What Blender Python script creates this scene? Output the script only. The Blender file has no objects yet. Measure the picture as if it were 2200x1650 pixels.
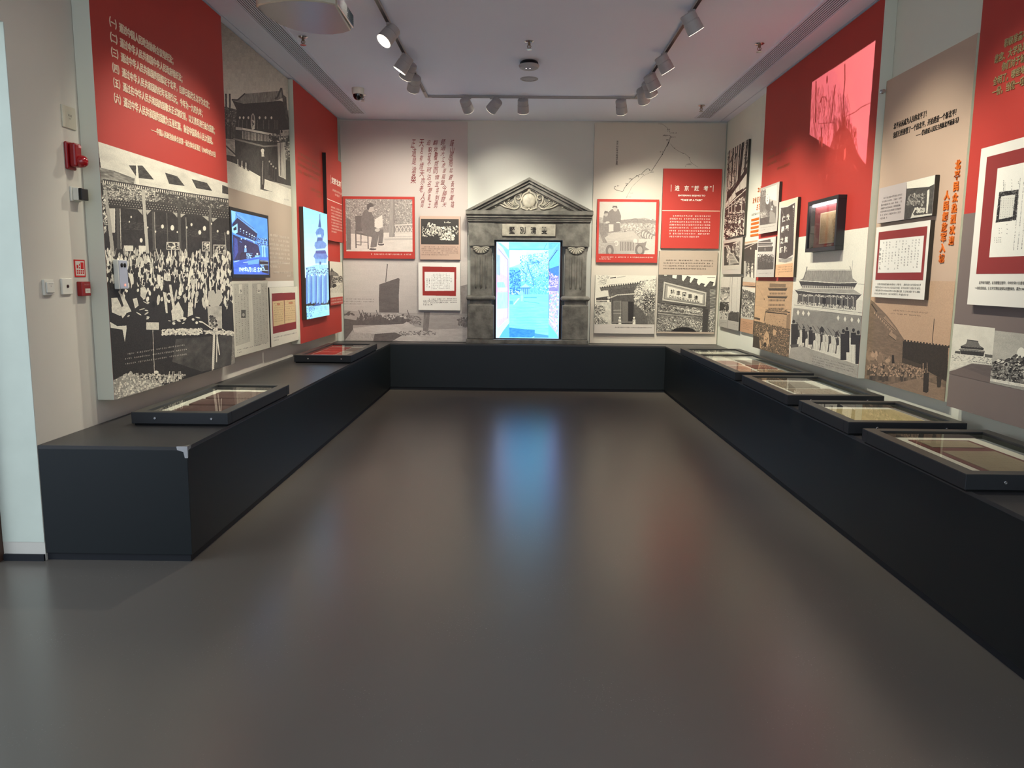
import bpy, math, random
import numpy as np
from mathutils import Vector, Matrix
random.seed(7)
SC = bpy.context.scene
COL = SC.collection

# ------------------------------------------------------------------ camera, world, exposure, large lights
XL, XR, YB, CEIL = -2.480, 2.676, 10.312, 3.523     # left wall, right wall, back wall, ceiling (metres)
HB = 0.619                                          # plinth bench height
BXL, BXR, BYB, BY0 = -1.705, 1.920, 9.999, 3.813    # bench inner faces, near end

cam_d = bpy.data.cameras.new('camera')
cam = bpy.data.objects.new('camera', cam_d)
COL.objects.link(cam)
cam_d.sensor_width = 36.0
cam_d.lens = 36.0 * 1634.57 / 2200.0
cam_d.clip_start = 0.05
pitch, yaw, roll = 0.139589, -0.009211, 0.009413
fw = Vector((math.sin(yaw) * math.cos(pitch), math.cos(yaw) * math.cos(pitch), -math.sin(pitch)))
rt = Vector((math.cos(yaw), -math.sin(yaw), 0))
up = rt.cross(fw)
rt2 = rt * math.cos(roll) + up * math.sin(roll)
up2 = -rt * math.sin(roll) + up * math.cos(roll)
cam.matrix_world = Matrix(((rt2.x, up2.x, -fw.x, 0), (rt2.y, up2.y, -fw.y, 0), (rt2.z, up2.z, -fw.z, 1.5), (0, 0, 0, 1)))
SC.camera = cam
SC.view_settings.view_transform = 'Standard'
SC.view_settings.look = 'None'
SC.view_settings.gamma = 1.0
SC.view_settings.exposure = 0.6
SC.view_settings.use_curve_mapping = False

world = bpy.data.worlds.new('world')
SC.world = world
world.use_nodes = True
world.node_tree.nodes['Background'].inputs[0].default_value = (0.72, 0.83, 1.0, 1)
world.node_tree.nodes['Background'].inputs[1].default_value = 1.1


def area_light(name, loc, target, sx, sy, power, colr):
    l = bpy.data.lights.new(name, 'AREA')
    l.shape = 'RECTANGLE'
    l.size, l.size_y, l.energy, l.color = sx, sy, power, colr
    o = bpy.data.objects.new(name, l)
    COL.objects.link(o)
    o.location = loc
    o.rotation_euler = (Vector(target) - Vector(loc)).to_track_quat('-Z', 'Y').to_euler()
    return o


# daylight of the next room falling through the wide opening in the left wall
area_light('next_room_daylight', (-4.6, 1.9, 2.3), (-1.8, 3.4, 0.6), 2.0, 1.6, 10, (0.86, 0.99, 0.93))
# unseen fill light, added overhead behind the visitor to raise the ambient level
area_light('hall_fill_light', (0.2, -0.6, 3.4), (0.2, -0.3, 0.0), 2.6, 1.6, 30, (0.86, 0.92, 1.0))

# every track fixture in view: point on the track, height of the head, target, lamp power
WARM = (1.0, 0.94, 0.79)
HEADS = [
    ('L', (-1.075, 6.43), (-2.38, 5.35, 1.45), 120, 'white track spotlight on the left track with its lit lens showing'),
    ('L', (-1.080, 7.26), (-2.43, 7.35, 1.4), 120, 'white track spotlight second from the open end of the left track'),
    ('L', (-1.075, 7.50), (-2.38, 8.9, 1.35), 120, 'white track spotlight half hidden behind its neighbour on the left track'),
    ('L', (-1.085, 7.98), (-1.90, 10.29, 1.5), 115, 'white upright spotlight on the left track nearest the track corner'),
    ('B', (-0.623, 8.93), (-0.10, 10.29, 2.2), 60, 'leftmost white spotlight under the cross track, tilted with a bright rim'),
    ('B', (-0.311, 8.93), (-1.75, 10.29, 2.0), 130, 'middle dark-faced spotlight of the three close together under the cross track'),
    ('B', (0.014, 8.95), (0.10, 10.29, 1.6), 95, 'upright spotlight at the middle of the cross track in line with the stone doorway'),
    ('B', (1.122, 8.95), (1.55, 10.29, 1.7), 100, 'lone bright spotlight at the right part of the cross track'),
    ('R', (1.283, 8.43), (2.10, 10.29, 1.6), 130, 'lowest hanging spotlight of the right track, nearest the track corner'),
    ('R', (1.300, 8.12), (2.66, 9.6, 1.2), 150, 'rounded spotlight seen behind another on the right track'),
    ('R', (1.280, 7.85), (2.58, 8.5, 1.3), 130, 'tilted spotlight with a bright lower rim in the cluster on the right track'),
    ('R', (1.278, 7.20), (2.58, 7.6, 1.4), 130, 'second spotlight from the open end of the right track'),
    ('R', (1.278, 6.09), (2.58, 6.5, 1.4), 130, 'first spotlight at the open end of the right track, lone, bluish underneath'),
]


def spot_lamp(name, loc, target, power, parent=None, angle=74, blend=1.0, size=0.05):
    l = bpy.data.lights.new(name, 'SPOT')
    l.energy, l.color = power, WARM
    l.spot_size, l.spot_blend = math.radians(angle), blend
    l.shadow_soft_size = size
    o = bpy.data.objects.new(name, l)
    COL.objects.link(o)
    o.rotation_euler = (Vector(target) - Vector(loc)).to_track_quat('-Z', 'Y').to_euler()
    o.location = loc
    if parent is not None:
        o.parent = parent
        o.location = Vector(loc) - parent.location
    return o


# the same two tracks run on over the visitor's head: their lamps, out of the frame
for nm, lc, tg, pw in [('track_lamp', (-1.06, 4.6, 3.38), (-2.40, 5.2, 1.4), 75), ('track_lamp', (-1.06, 5.3, 3.38), (-2.40, 5.6, 1.2), 95),
                       ('track_lamp', (-1.06, 3.6, 3.38), (-2.48, 4.2, 1.5), 12),
                       ('track_lamp', (1.28, 4.2, 3.38), (2.60, 4.0, 1.3), 100), ('track_lamp', (1.28, 4.9, 3.38), (2.62, 5.2, 1.3), 130)]:
    spot_lamp(nm, lc, tg, pw)


# ------------------------------------------------------------------ materials
def lin(c):
    if isinstance(c, str):
        c = tuple(int(c[i:i + 2], 16) / 255 for i in (0, 2, 4))
    return tuple((x / 12.92 if x <= 0.04045 else ((x + 0.055) / 1.055) ** 2.4) for x in c)


MATS = {}


def mat(name, c, rough=0.6, metal=0.0, spec=0.4, var=0.0, scale=6.0, bump=0.0, bscale=60.0, emis=None, estr=0.0):
    if name in MATS:
        return MATS[name]
    m = bpy.data.materials.new(name)
    m.use_nodes = True
    nt = m.node_tree
    b = nt.nodes['Principled BSDF']
    l = lin(c)
    b.inputs['Base Color'].default_value = (*l, 1)
    b.inputs['Roughness'].default_value = rough
    b.inputs['Metallic'].default_value = metal
    b.inputs['Specular IOR Level'].default_value = spec
    geo = None
    if var or bump:
        geo = nt.nodes.new('ShaderNodeNewGeometry')
    if var:
        n = nt.nodes.new('ShaderNodeTexNoise')
        n.inputs['Scale'].default_value = scale
        n.inputs['Detail'].default_value = 6
        nt.links.new(geo.outputs['Position'], n.inputs['Vector'])
        r = nt.nodes.new('ShaderNodeValToRGB')
        r.color_ramp.elements[0].position, r.color_ramp.elements[1].position = 0.3, 0.7
        r.color_ramp.elements[0].color = (*[x * (1 - var) for x in l], 1)
        r.color_ramp.elements[1].color = (*[min(1, x * (1 + var)) for x in l], 1)
        nt.links.new(n.outputs['Fac'], r.inputs['Fac'])
        nt.links.new(r.outputs['Color'], b.inputs['Base Color'])
    if bump:
        n = nt.nodes.new('ShaderNodeTexNoise')
        n.inputs['Scale'].default_value = bscale
        n.inputs['Detail'].default_value = 5
        nt.links.new(geo.outputs['Position'], n.inputs['Vector'])
        bp = nt.nodes.new('ShaderNodeBump')
        bp.inputs['Strength'].default_value = bump
        bp.inputs['Distance'].default_value = 0.01
        nt.links.new(n.outputs['Fac'], bp.inputs['Height'])
        nt.links.new(bp.outputs['Normal'], b.inputs['Normal'])
    if emis is not None:
        b.inputs['Emission Color'].default_value = (*lin(emis), 1)
        b.inputs['Emission Strength'].default_value = estr
    MATS[name] = m
    return m


RED = (0.71, 0.235, 0.20)
TAN = (0.76, 0.66, 0.575)
M_wall = mat('wall_paint', (0.83, 0.81, 0.76), 0.75, var=0.02, scale=2, bump=0.03, bscale=180)
M_wallr = mat('cream_wall_paint', (0.87, 0.875, 0.81), 0.75, var=0.02, scale=2)
M_ceil = mat('ceiling_paint', (0.90, 0.925, 0.98), 0.8)
M_jamb = mat('jamb_paint', (0.83, 0.86, 0.80), 0.6, var=0.04, scale=5)
M_cream = mat('board_cream_edge', (0.84, 0.84, 0.77), 0.6)
M_red = mat('red_print', RED, 0.55, spec=0.3, var=0.02, scale=3)
M_tan = mat('tan_print', TAN, 0.55, spec=0.3)
M_taupe = mat('taupe_print', (0.70, 0.635, 0.565), 0.55, spec=0.3)
M_brown = mat('brown_print', (0.47, 0.42, 0.40), 0.55, spec=0.3)
M_mauve = mat('mauve_print', (0.75, 0.71, 0.685), 0.6, spec=0.3)
M_beige = mat('beige_print', (0.80, 0.765, 0.705), 0.6, spec=0.3)
M_bcent = mat('pale_panel', (0.80, 0.80, 0.765), 0.6, spec=0.3)
M_greyp = mat('pale_grey_print', (0.77, 0.74, 0.70), 0.6, spec=0.3)
M_white = mat('white_print', (0.90, 0.885, 0.84), 0.55, spec=0.3)
M_edge = mat('board_dark_edge', (0.235, 0.22, 0.19), 0.55)
M_black = mat('black_plastic', (0.07, 0.07, 0.075), 0.4)
M_dark = mat('dark_gap', (0.02, 0.02, 0.02), 0.9)
M_maroon = mat('maroon_mount', (0.56, 0.22, 0.20), 0.6, spec=0.3)
M_bench = mat('bench_laminate', (0.068, 0.091, 0.098), 0.42, spec=0.4, var=0.05, scale=3, bump=0.02, bscale=250)
M_btop = mat('bench_top_laminate', (0.22, 0.215, 0.215), 0.38, spec=0.4, var=0.05, scale=4, bump=0.02, bscale=250)
M_kick = mat('bench_kick', (0.09, 0.10, 0.12), 0.6)
M_case = mat('case_black_metal', (0.15, 0.155, 0.165), 0.42, spec=0.4)
M_caset = mat('case_black_lid', (0.23, 0.225, 0.215), 0.38, spec=0.4)
M_chrome = mat('chrome', (0.8, 0.8, 0.8), 0.2, metal=1.0)
M_steel = mat('brushed_steel', (0.50, 0.49, 0.51), 0.30, metal=0.9, bump=0.05, bscale=90)
M_fixt = mat('fixture_paint', (0.66, 0.65, 0.64), 0.45)
M_device = mat('device_white', (0.86, 0.85, 0.80), 0.45)
M_redpl = mat('red_plastic', (0.56, 0.06, 0.09), 0.3, spec=0.5)
M_stone = mat('carved_stone', (0.43, 0.42, 0.39), 0.62, spec=0.35, var=0.42, scale=9, bump=0.55, bscale=34)
M_stonel = mat('carved_stone_relief', (0.66, 0.64, 0.58), 0.6, spec=0.35, var=0.25, scale=14, bump=0.4, bscale=40)
M_gold = mat('gold_letter', (0.66, 0.60, 0.42), 0.4, metal=0.25)
M_gold2 = mat('olive_letter', (0.46, 0.34, 0.16), 0.5)
M_cream_l = mat('cream_letter', (0.95, 0.88, 0.76), 0.5)
M_white_l = mat('white_letter', (0.97, 0.94, 0.88), 0.5)
M_black_l = mat('black_letter', (0.11, 0.10, 0.085), 0.5)
M_orange_l = mat('orange_letter', (0.83, 0.42, 0.12), 0.45)
M_crim_l = mat('crimson_letter', (0.45, 0.09, 0.11), 0.6)
M_grey_l = mat('grey_letter', (0.30, 0.26, 0.25), 0.6)
M_lens = mat('lamp_lens', (1, 1, 1), 0.3, emis=(1.0, 0.97, 0.9), estr=5.0)
M_glow = mat('lamp_rim_glow', (1, 1, 1), 0.3, emis=(1.0, 0.95, 0.85), estr=1.6)


def glass_mat():
    m = bpy.data.materials.new('clear_glass')
    m.use_nodes = True
    nt = m.node_tree
    nt.nodes.remove(nt.nodes['Principled BSDF'])
    t = nt.nodes.new('ShaderNodeBsdfTransparent')
    t.inputs[0].default_value = (0.95, 0.97, 0.96, 1)
    g = nt.nodes.new('ShaderNodeBsdfGlossy')
    g.inputs['Roughness'].default_value = 0.02
    f = nt.nodes.new('ShaderNodeFresnel')
    f.inputs['IOR'].default_value = 1.5
    x = nt.nodes.new('ShaderNodeMixShader')
    nt.links.new(f.outputs[0], x.inputs[0])
    nt.links.new(t.outputs[0], x.inputs[1])
    nt.links.new(g.outputs[0], x.inputs[2])
    nt.links.new(x.outputs[0], nt.nodes['Material Output'].inputs['Surface'])
    return m


M_glass = glass_mat()


def floor_mat():
    m = bpy.data.materials.new('floor_resin')
    m.use_nodes = True
    nt = m.node_tree
    b = nt.nodes['Principled BSDF']
    geo = nt.nodes.new('ShaderNodeNewGeometry')

    def noise(s, d):
        n = nt.nodes.new('ShaderNodeTexNoise')
        n.inputs['Scale'].default_value = s
        n.inputs['Detail'].default_value = d
        nt.links.new(geo.outputs['Position'], n.inputs['Vector'])
        return n

    def ramp(n, p0, c0, p1, c1):
        r = nt.nodes.new('ShaderNodeValToRGB')
        r.color_ramp.elements[0].position, r.color_ramp.elements[1].position = p0, p1
        r.color_ramp.elements[0].color, r.color_ramp.elements[1].color = (*c0, 1), (*c1, 1)
        nt.links.new(n.outputs['Fac'], r.inputs['Fac'])
        return r
    base = ramp(noise(0.7, 1.5), 0.3, lin((0.383, 0.358, 0.328)), 0.7, lin((0.397, 0.372, 0.342)))
    speck = ramp(noise(150, 1), 0.70, (0, 0, 0), 0.73, (1, 1, 1))
    patch = ramp(noise(2.2, 3), 0.5, (0, 0, 0), 0.66, (1, 1, 1))
    mul = nt.nodes.new('ShaderNodeMath')
    mul.operation = 'MULTIPLY'
    nt.links.new(speck.outputs['Color'], mul.inputs[0])
    nt.links.new(patch.outputs['Color'], mul.inputs[1])
    mix = nt.nodes.new('ShaderNodeMixRGB')
    mix.inputs['Color2'].default_value = (*lin((0.62, 0.61, 0.57)), 1)
    nt.links.new(mul.outputs[0], mix.inputs['Fac'])
    nt.links.new(base.outputs['Color'], mix.inputs['Color1'])
    nt.links.new(mix.outputs['Color'], b.inputs['Base Color'])
    b.inputs['Roughness'].default_value = 0.275
    b.inputs['Specular IOR Level'].default_value = 0.8
    return m


# ------------------------------------------------------------------ mesh helpers
class MB:
    def __init__(s):
        s.v, s.f, s.m = [], [], []

    def add(s, vs, fs, mi=0):
        o = len(s.v)
        s.v += [tuple(p) for p in vs]
        s.f += [tuple(i + o for i in f) for f in fs]
        s.m += [mi] * len(fs)
        return s

    def box(s, x0, x1, y0, y1, z0, z1, mi=0):
        x0, x1, y0, y1, z0, z1 = min(x0, x1), max(x0, x1), min(y0, y1), max(y0, y1), min(z0, z1), max(z0, z1)
        return s.add([(x0, y0, z0), (x1, y0, z0), (x1, y1, z0), (x0, y1, z0), (x0, y0, z1), (x1, y0, z1), (x1, y1, z1), (x0, y1, z1)],
                     [(0, 3, 2, 1), (4, 5, 6, 7), (0, 1, 5, 4), (1, 2, 6, 5), (2, 3, 7, 6), (3, 0, 4, 7)], mi)

    def prism(s, poly, fn, d0, d1, mi=0):
        n = len(poly)
        vs = [fn(p[0], p[1], d0) for p in poly] + [fn(p[0], p[1], d1) for p in poly]
        fs = [tuple(range(n - 1, -1, -1)), tuple(range(n, 2 * n))] + [(i, (i + 1) % n, n + (i + 1) % n, n + i) for i in range(n)]
        return s.add(vs, fs, mi)

    def lathe(s, prof, M, n=24, mi=0, caps=True):
        o = []
        for r, z in prof:
            for k in range(n):
                a = 2 * math.pi * k / n
                o.append(M @ Vector((r * math.cos(a), r * math.sin(a), z)))
        fs = []
        for i in range(len(prof) - 1):
            for k in range(n):
                k2 = (k + 1) % n
                fs.append((i * n + k, i * n + k2, (i + 1) * n + k2, (i + 1) * n + k))
        if caps:
            fs.append(tuple(range(n - 1, -1, -1)))
            fs.append(tuple((len(prof) - 1) * n + k for k in range(n)))
        return s.add(o, fs, mi)

    def tube(s, path, r, n=8, mi=0):
        P = [Vector(p) for p in path]
        rs = r if isinstance(r, (list, tuple)) else [r] * len(P)
        o, fs = [], []
        ref = Vector((0, 1, 0.02))
        for i, p in enumerate(P):
            t = (P[min(i + 1, len(P) - 1)] - P[max(i - 1, 0)]).normalized()
            if abs(t.dot(ref.normalized())) > 0.95:
                ref = Vector((1, 0, 0.03))
            a = t.cross(ref).normalized()
            b = t.cross(a)
            for k in range(n):
                w = 2 * math.pi * k / n
                o.append(p + (a * math.cos(w) + b * math.sin(w)) * rs[i])
        for i in range(len(P) - 1):
            for k in range(n):
                k2 = (k + 1) % n
                fs.append((i * n + k, i * n + k2, (i + 1) * n + k2, (i + 1) * n + k))
        fs += [tuple(range(n - 1, -1, -1)), tuple((len(P) - 1) * n + k for k in range(n))]
        return s.add(o, fs, mi)


def root_of(o):
    while o.parent is not None:
        o = o.parent
    return o


def obj(name, mb, mats, parent=None, smooth=False, bevel=0.0, uv=None, label=None, loc=None):
    me = bpy.data.meshes.new(name)
    off = root_of(parent).location if parent is not None else (Vector(loc) if loc is not None else Vector((0, 0, 0)))
    me.from_pydata([(p[0] - off[0], p[1] - off[1], p[2] - off[2]) for p in mb.v], [], mb.f)
    for m in (mats if isinstance(mats, (list, tuple)) else [mats]):
        me.materials.append(m)
    me.polygons.foreach_set('material_index', mb.m)
    if uv is not None:
        ul = me.uv_layers.new(name='UVMap')
        for p in me.polygons:
            for li in p.loop_indices:
                ul.data[li].uv = uv[me.loops[li].vertex_index]
    if smooth:
        me.polygons.foreach_set('use_smooth', [True] * len(me.polygons))
        me.set_sharp_from_angle(angle=math.radians(40))
    me.update()
    o = bpy.data.objects.new(name, me)
    COL.objects.link(o)
    if parent is not None:
        o.parent = parent
    elif loc is not None:
        o.location = loc
    if bevel:
        b = o.modifiers.new('bevel', 'BEVEL')
        b.width, b.segments, b.limit_method = bevel, 2, 'ANGLE'
    if label:
        o['label'] = label
    return o


def thing(name, label, cat, loc, group=None):
    o = bpy.data.objects.new(name, None)
    COL.objects.link(o)
    o.empty_display_size = 0.1
    o.location = loc
    o['label'], o['category'] = label, cat
    if group:
        o['group'] = group
    return o


def tag(o, label, cat, group=None):
    o['label'], o['category'] = label, cat
    if group:
        o['group'] = group
    return o


def struct(name, mb, m, **k):
    o = obj(name, mb, m, **k)
    if o.parent is None:
        o['kind'] = 'structure'
    return o


def wp(w, u, z, d):                                   # a point of a wall: u along it, z up, d metres in front of it
    if w == 'L':
        return (XL + d, u, z)
    if w == 'R':
        return (XR - d, u, z)
    return (u, YB - d, z)


def wbox(mb, w, u0, u1, z0, z1, d0, d1, mi=0):
    a, b = wp(w, u0, z0, d0), wp(w, u1, z1, d1)
    return mb.box(a[0], b[0], a[1], b[1], a[2], b[2], mi)


def wquad(w, u0, u1, z0, z1, d):                      # u0 is the viewer's left end
    mb = MB()
    mb.add([wp(w, u0, z0, d), wp(w, u1, z0, d), wp(w, u1, z1, d), wp(w, u0, z1, d)], [(0, 1, 2, 3)])
    return mb


UVQ = [(0, 0), (1, 0), (1, 1), (0, 1)]
GLYPH = {}


def glyphs(body, ext=0.0, bold=0.0, shear=0.0):
    key = (body, ext, bold, shear)
    if key in GLYPH:
        return GLYPH[key]
    c = bpy.data.curves.new('glyphs', 'FONT')
    c.body = body
    c.resolution_u = 2
    c.extrude = ext
    c.offset = bold
    c.shear = shear
    o = bpy.data.objects.new('glyphs', c)
    COL.objects.link(o)
    dg = bpy.context.evaluated_depsgraph_get()
    me = bpy.data.meshes.new_from_object(o.evaluated_get(dg))
    vs = [tuple(v.co) for v in me.vertices]
    fs = [tuple(p.vertices) for p in me.polygons]
    bpy.data.objects.remove(o)
    bpy.data.curves.remove(c)
    bpy.data.meshes.remove(me)
    if not vs:
        vs, fs = [(0, 0, 0)], []
    xs, ys = [v[0] for v in vs], [v[1] for v in vs]
    GLYPH[key] = (vs, fs, min(xs), max(xs), min(ys), max(ys))
    return GLYPH[key]


def put_text(mb, body, w, u0, u1, zc, h, d, ext=0.0, bold=0.0, shear=0.0, keep=False):
    """glyphs scaled to run from u0 to u1 and h high around zc on the wall w; keep: do not stretch, centre instead"""
    vs, fs, x0, x1, y0, y1 = glyphs(body, 0.05 if ext else 0.0, bold, shear)
    sx = (u1 - u0) / max(x1 - x0, 1e-6)
    sy = h / max(y1 - y0, 1e-6)
    if keep:
        sx = math.copysign(sy, u1 - u0)
        u0 = (u0 + u1) / 2 - sx * (x1 - x0) / 2
    mb.add([wp(w, u0 + (v[0] - x0) * sx, zc + (v[1] - (y0 + y1) / 2) * sy, d + (v[2] / 0.05) * ext) for v in vs], fs)
    return mb


# ------------------------------------------------------------------ prints: pictures drawn in code
RNG = np.random.default_rng(11)
_b = RNG.random((257, 257)).astype(np.float32)


def noise_field(h, w, sx, sy):
    """smooth value noise h x w, cells of sx by sy canvas pixels, two octaves, about -1..1"""
    out = np.zeros((h, w), np.float32)
    for k, amp in ((1, 0.65), (2.3, 0.35)):
        ox, oy = RNG.integers(0, 200, 2)
        x = (np.arange(w) * k / sx + ox) % 255
        y = (np.arange(h) * k / sy + oy) % 255
        xi, yi = x.astype(int), y.astype(int)
        fx, fy = (x - xi)[None, :], (y - yi)[:, None]
        g = _b
        out += amp * ((g[np.ix_(yi, xi)] * (1 - fx) + g[np.ix_(yi, xi + 1)] * fx) * (1 - fy) + (g[np.ix_(yi + 1, xi)] * (1 - fx) + g[np.ix_(yi + 1, xi + 1)] * fx) * fy)
    return out * 2 - 1


class Pic:
    """a print: drawn in the sketch frame whose four corners (TL, TR, BR, BL) are quad"""
    def __init__(s, w, h, quad, base=0.5):
        s.w, s.h = w, h
        s.a = np.zeros((h, w, 3), np.float32)
        s.a[:] = base
        A, b = [], []
        for (x, y), (X, Y) in zip(quad, [(0, 0), (w, 0), (w, h), (0, h)]):
            A.append([x, y, 1, 0, 0, 0, -X * x, -X * y])
            b.append(X)
            A.append([0, 0, 0, x, y, 1, -Y * x, -Y * y])
            b.append(Y)
        s.H = np.append(np.linalg.solve(np.array(A, float), np.array(b, float)), 1).reshape(3, 3)

    def T(s, pts):
        p = np.asarray(pts, float)
        q = np.c_[p, np.ones(len(p))] @ s.H.T
        return q[:, :2] / q[:, 2:]

    def mask(s, P):
        x0, y0 = np.floor(P.min(0)).astype(int)
        x1, y1 = np.ceil(P.max(0)).astype(int)
        x0, y0, x1, y1 = max(x0, 0), max(y0, 0), min(x1 + 1, s.w), min(y1 + 1, s.h)
        if x1 <= x0 or y1 <= y0:
            return None, None
        xs = np.arange(x0, x1) + 0.5
        ys = (np.arange(y0, y1) + 0.5)[:, None]
        m = np.zeros((y1 - y0, x1 - x0), bool)
        for (ax, ay), (bx, by) in zip(P, np.roll(P, -1, 0)):
            if ay == by:
                continue
            c = (ys >= min(ay, by)) & (ys < max(ay, by))
            m ^= c & (xs < ax + (ys - ay) * (bx - ax) / (by - ay))
        return (slice(y0, y1), slice(x0, x1)), m

    def poly(s, pts, v, n=0.0, ns=(6, 6), alpha=1.0):
        sl, m = s.mask(s.T(pts))
        if sl is None:
            return s
        r = s.a[sl]
        c = np.asarray(v, np.float32) * np.ones(3, np.float32)
        c = c[None, None, :] * np.ones(r.shape, np.float32)
        if n:
            c = c + n * noise_field(r.shape[0], r.shape[1], *ns)[:, :, None]
        k = m[:, :, None] * alpha
        s.a[sl] = r * (1 - k) + c * k
        return s

    def rect(s, x0, y0, x1, y1, v, **k):
        return s.poly([(x0, y0), (x1, y0), (x1, y1), (x0, y1)], v, **k)

    def ell(s, cx, cy, rx, ry, v, n=14, rot=0.0, **k):
        ca, sa = math.cos(rot), math.sin(rot)
        pts = [(cx + rx * math.cos(t) * ca - ry * math.sin(t) * sa, cy + rx * math.cos(t) * sa + ry * math.sin(t) * ca) for t in [2 * math.pi * i / n for i in range(n)]]
        return s.poly(pts, v, **k)

    def line(s, pts, wd, v, **k):
        for (x0, y0), (x1, y1) in zip(pts[:-1], pts[1:]):
            L = math.hypot(x1 - x0, y1 - y0) or 1
            a, b = -(y1 - y0) / L * wd / 2, (x1 - x0) / L * wd / 2
            s.poly([(x0 + a, y0 + b), (x1 + a, y1 + b), (x1 - a, y1 - b), (x0 - a, y0 - b)], v, **k)
        return s

    def specks(s, poly, n, rx, ry, vals, jitter=0.6, rot=0.0, raw=False, tilt=1.2):
        if n >= 40 and not raw:
            n, rx, ry = int(n * 2.2), rx * 0.68, ry * 0.68
        P = np.asarray(poly, float)
        lo, hi = P.min(0), P.max(0)
        k = 0
        tries = 0
        while k < n and tries < n * 6:
            tries += 1
            x, y = lo + RNG.random(2) * (hi - lo)
            ins = False
            for (ax, ay), (bx, by) in zip(P, np.roll(P, -1, 0)):
                if (ay > y) != (by > y) and x < ax + (y - ay) * (bx - ax) / (by - ay):
                    ins = not ins
            if not ins:
                continue
            k += 1
            f, g = 1 + jitter * (RNG.random(2) * 2 - 1)
            v = vals[RNG.integers(len(vals))] if isinstance(vals, list) else vals[0] + (vals[1] - vals[0]) * RNG.random()
            s.ell(x, y, rx * f, ry * g, v, n=7, rot=rot + (RNG.random() - 0.5) * tilt * (rx != ry))
        return s

    def crowd(s, poly, n, hw, head, body, tall=4.0):
        """people seen as a mass: heads over bodies, drawn from the back row to the front"""
        P = np.asarray(poly, float)
        lo, hi = P.min(0), P.max(0)
        pts = lo + RNG.random((n * 3, 2)) * (hi - lo)
        ok = []
        for x, y in pts:
            ins = False
            for (ax, ay), (bx, by) in zip(P, np.roll(P, -1, 0)):
                if (ay > y) != (by > y) and x < ax + (y - ay) * (bx - ax) / (by - ay):
                    ins = not ins
            if ins:
                ok.append((x, y))
        for x, y in sorted(ok[:n], key=lambda p: p[1]):
            k = 0.8 + 0.4 * RNG.random()
            b = body[0] + (body[1] - body[0]) * RNG.random()
            hd = head[0] + (head[1] - head[0]) * RNG.random()
            w = hw * k
            s.poly([(x - w * 1.1, y + w), (x + w * 1.1, y + w), (x + w * 1.4, y + w * tall), (x - w * 1.4, y + w * tall)], b)
            s.ell(x, y, w * 0.75, w * 0.95, hd, n=7)
        return s

    def scrib(s, x0, y0, x1, y1, h, v, gap=0.12, alpha=0.85):
        """a row of print too small to read"""
        L = math.hypot(x1 - x0, y1 - y0)
        n = max(1, int(L / (h * 1.02)))
        for i in range(n):
            if RNG.random() < gap * 0.5:
                continue
            t = (i + 0.5) / n
            cx, cy = x0 + (x1 - x0) * t, y0 + (y1 - y0) * t
            w = h * 0.42
            nh = RNG.integers(2, 5)
            for k in range(nh):
                yy = cy + h * ((k + 0.5) / nh - 0.5) * 0.9 + (RNG.random() - .5) * h * 0.1
                s.rect(cx - w * (0.2 + 0.8 * RNG.random()), yy - h * 0.07, cx + w * (0.2 + 0.8 * RNG.random()), yy + h * 0.07, v, alpha=alpha)
            for k in range(RNG.integers(1, 3)):
                xx = cx + (RNG.random() - .5) * w * 1.6
                y_a, y_b = cy - h * (0.1 + 0.34 * RNG.random()), cy + h * (0.1 + 0.34 * RNG.random())
                s.rect(xx - h * 0.06, y_a, xx + h * 0.06, y_b, v, alpha=alpha)
        return s

    def rows(s, x0, y0, x1, y1, n, h, v, dy=None, slope=0.0, last=0.6, indent=True, **k):
        dy = dy or (y1 - y0) / max(n - 1, 1)
        for i in range(n):
            a = x0 + (h * 2 if indent and i == 0 else 0)
            b = x0 + (x1 - x0) * (last if i == n - 1 else 1)
            s.scrib(a, y0 + i * dy + (a - x0) * slope, b, y0 + i * dy + (b - x0) * slope, h, v, **k)
        return s

    def grain(s, amt=0.03, sc=2.0):
        s.a += amt * noise_field(s.h, s.w, sc, sc)[:, :, None]
        return s

    def soft(s, k=1):
        for _ in range(k):
            p = np.pad(s.a, ((1, 1), (1, 1), (0, 0)), 'edge')
            s.a = (p[:-2, 1:-1] + p[2:, 1:-1] + p[1:-1, :-2] + p[1:-1, 2:] + 4 * p[1:-1, 1:-1]) / 8
        return s

    def tint(s, dark, light):
        g = s.a[:, :, :1]
        p = np.pad(g, ((2, 2), (2, 2), (0, 0)), 'edge')
        blur = sum(p[2 + j:2 + j + s.h, 2 + i:2 + i + s.w] for i in (-2, 0, 2) for j in (-2, 0, 2)) / 9
        g = g + 0.55 * (g - blur) + 0.05 * noise_field(s.h, s.w, 1.6, 1.6)[:, :, None]
        g = np.clip(0.5 + (g - 0.5) * 1.15, 0, 1)
        s.a = np.asarray(dark, np.float32) + (np.asarray(light, np.float32) - np.asarray(dark, np.float32)) * g
        return s

    def image(s, name):
        img = bpy.data.images.new(name, s.w, s.h, alpha=False)
        px = np.ones((s.h, s.w, 4), np.float32)
        px[:, :, :3] = np.clip(s.a[::-1], 0, 1)
        img.pixels.foreach_set(px.ravel())
        img.update()
        img.pack()
        return img

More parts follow.
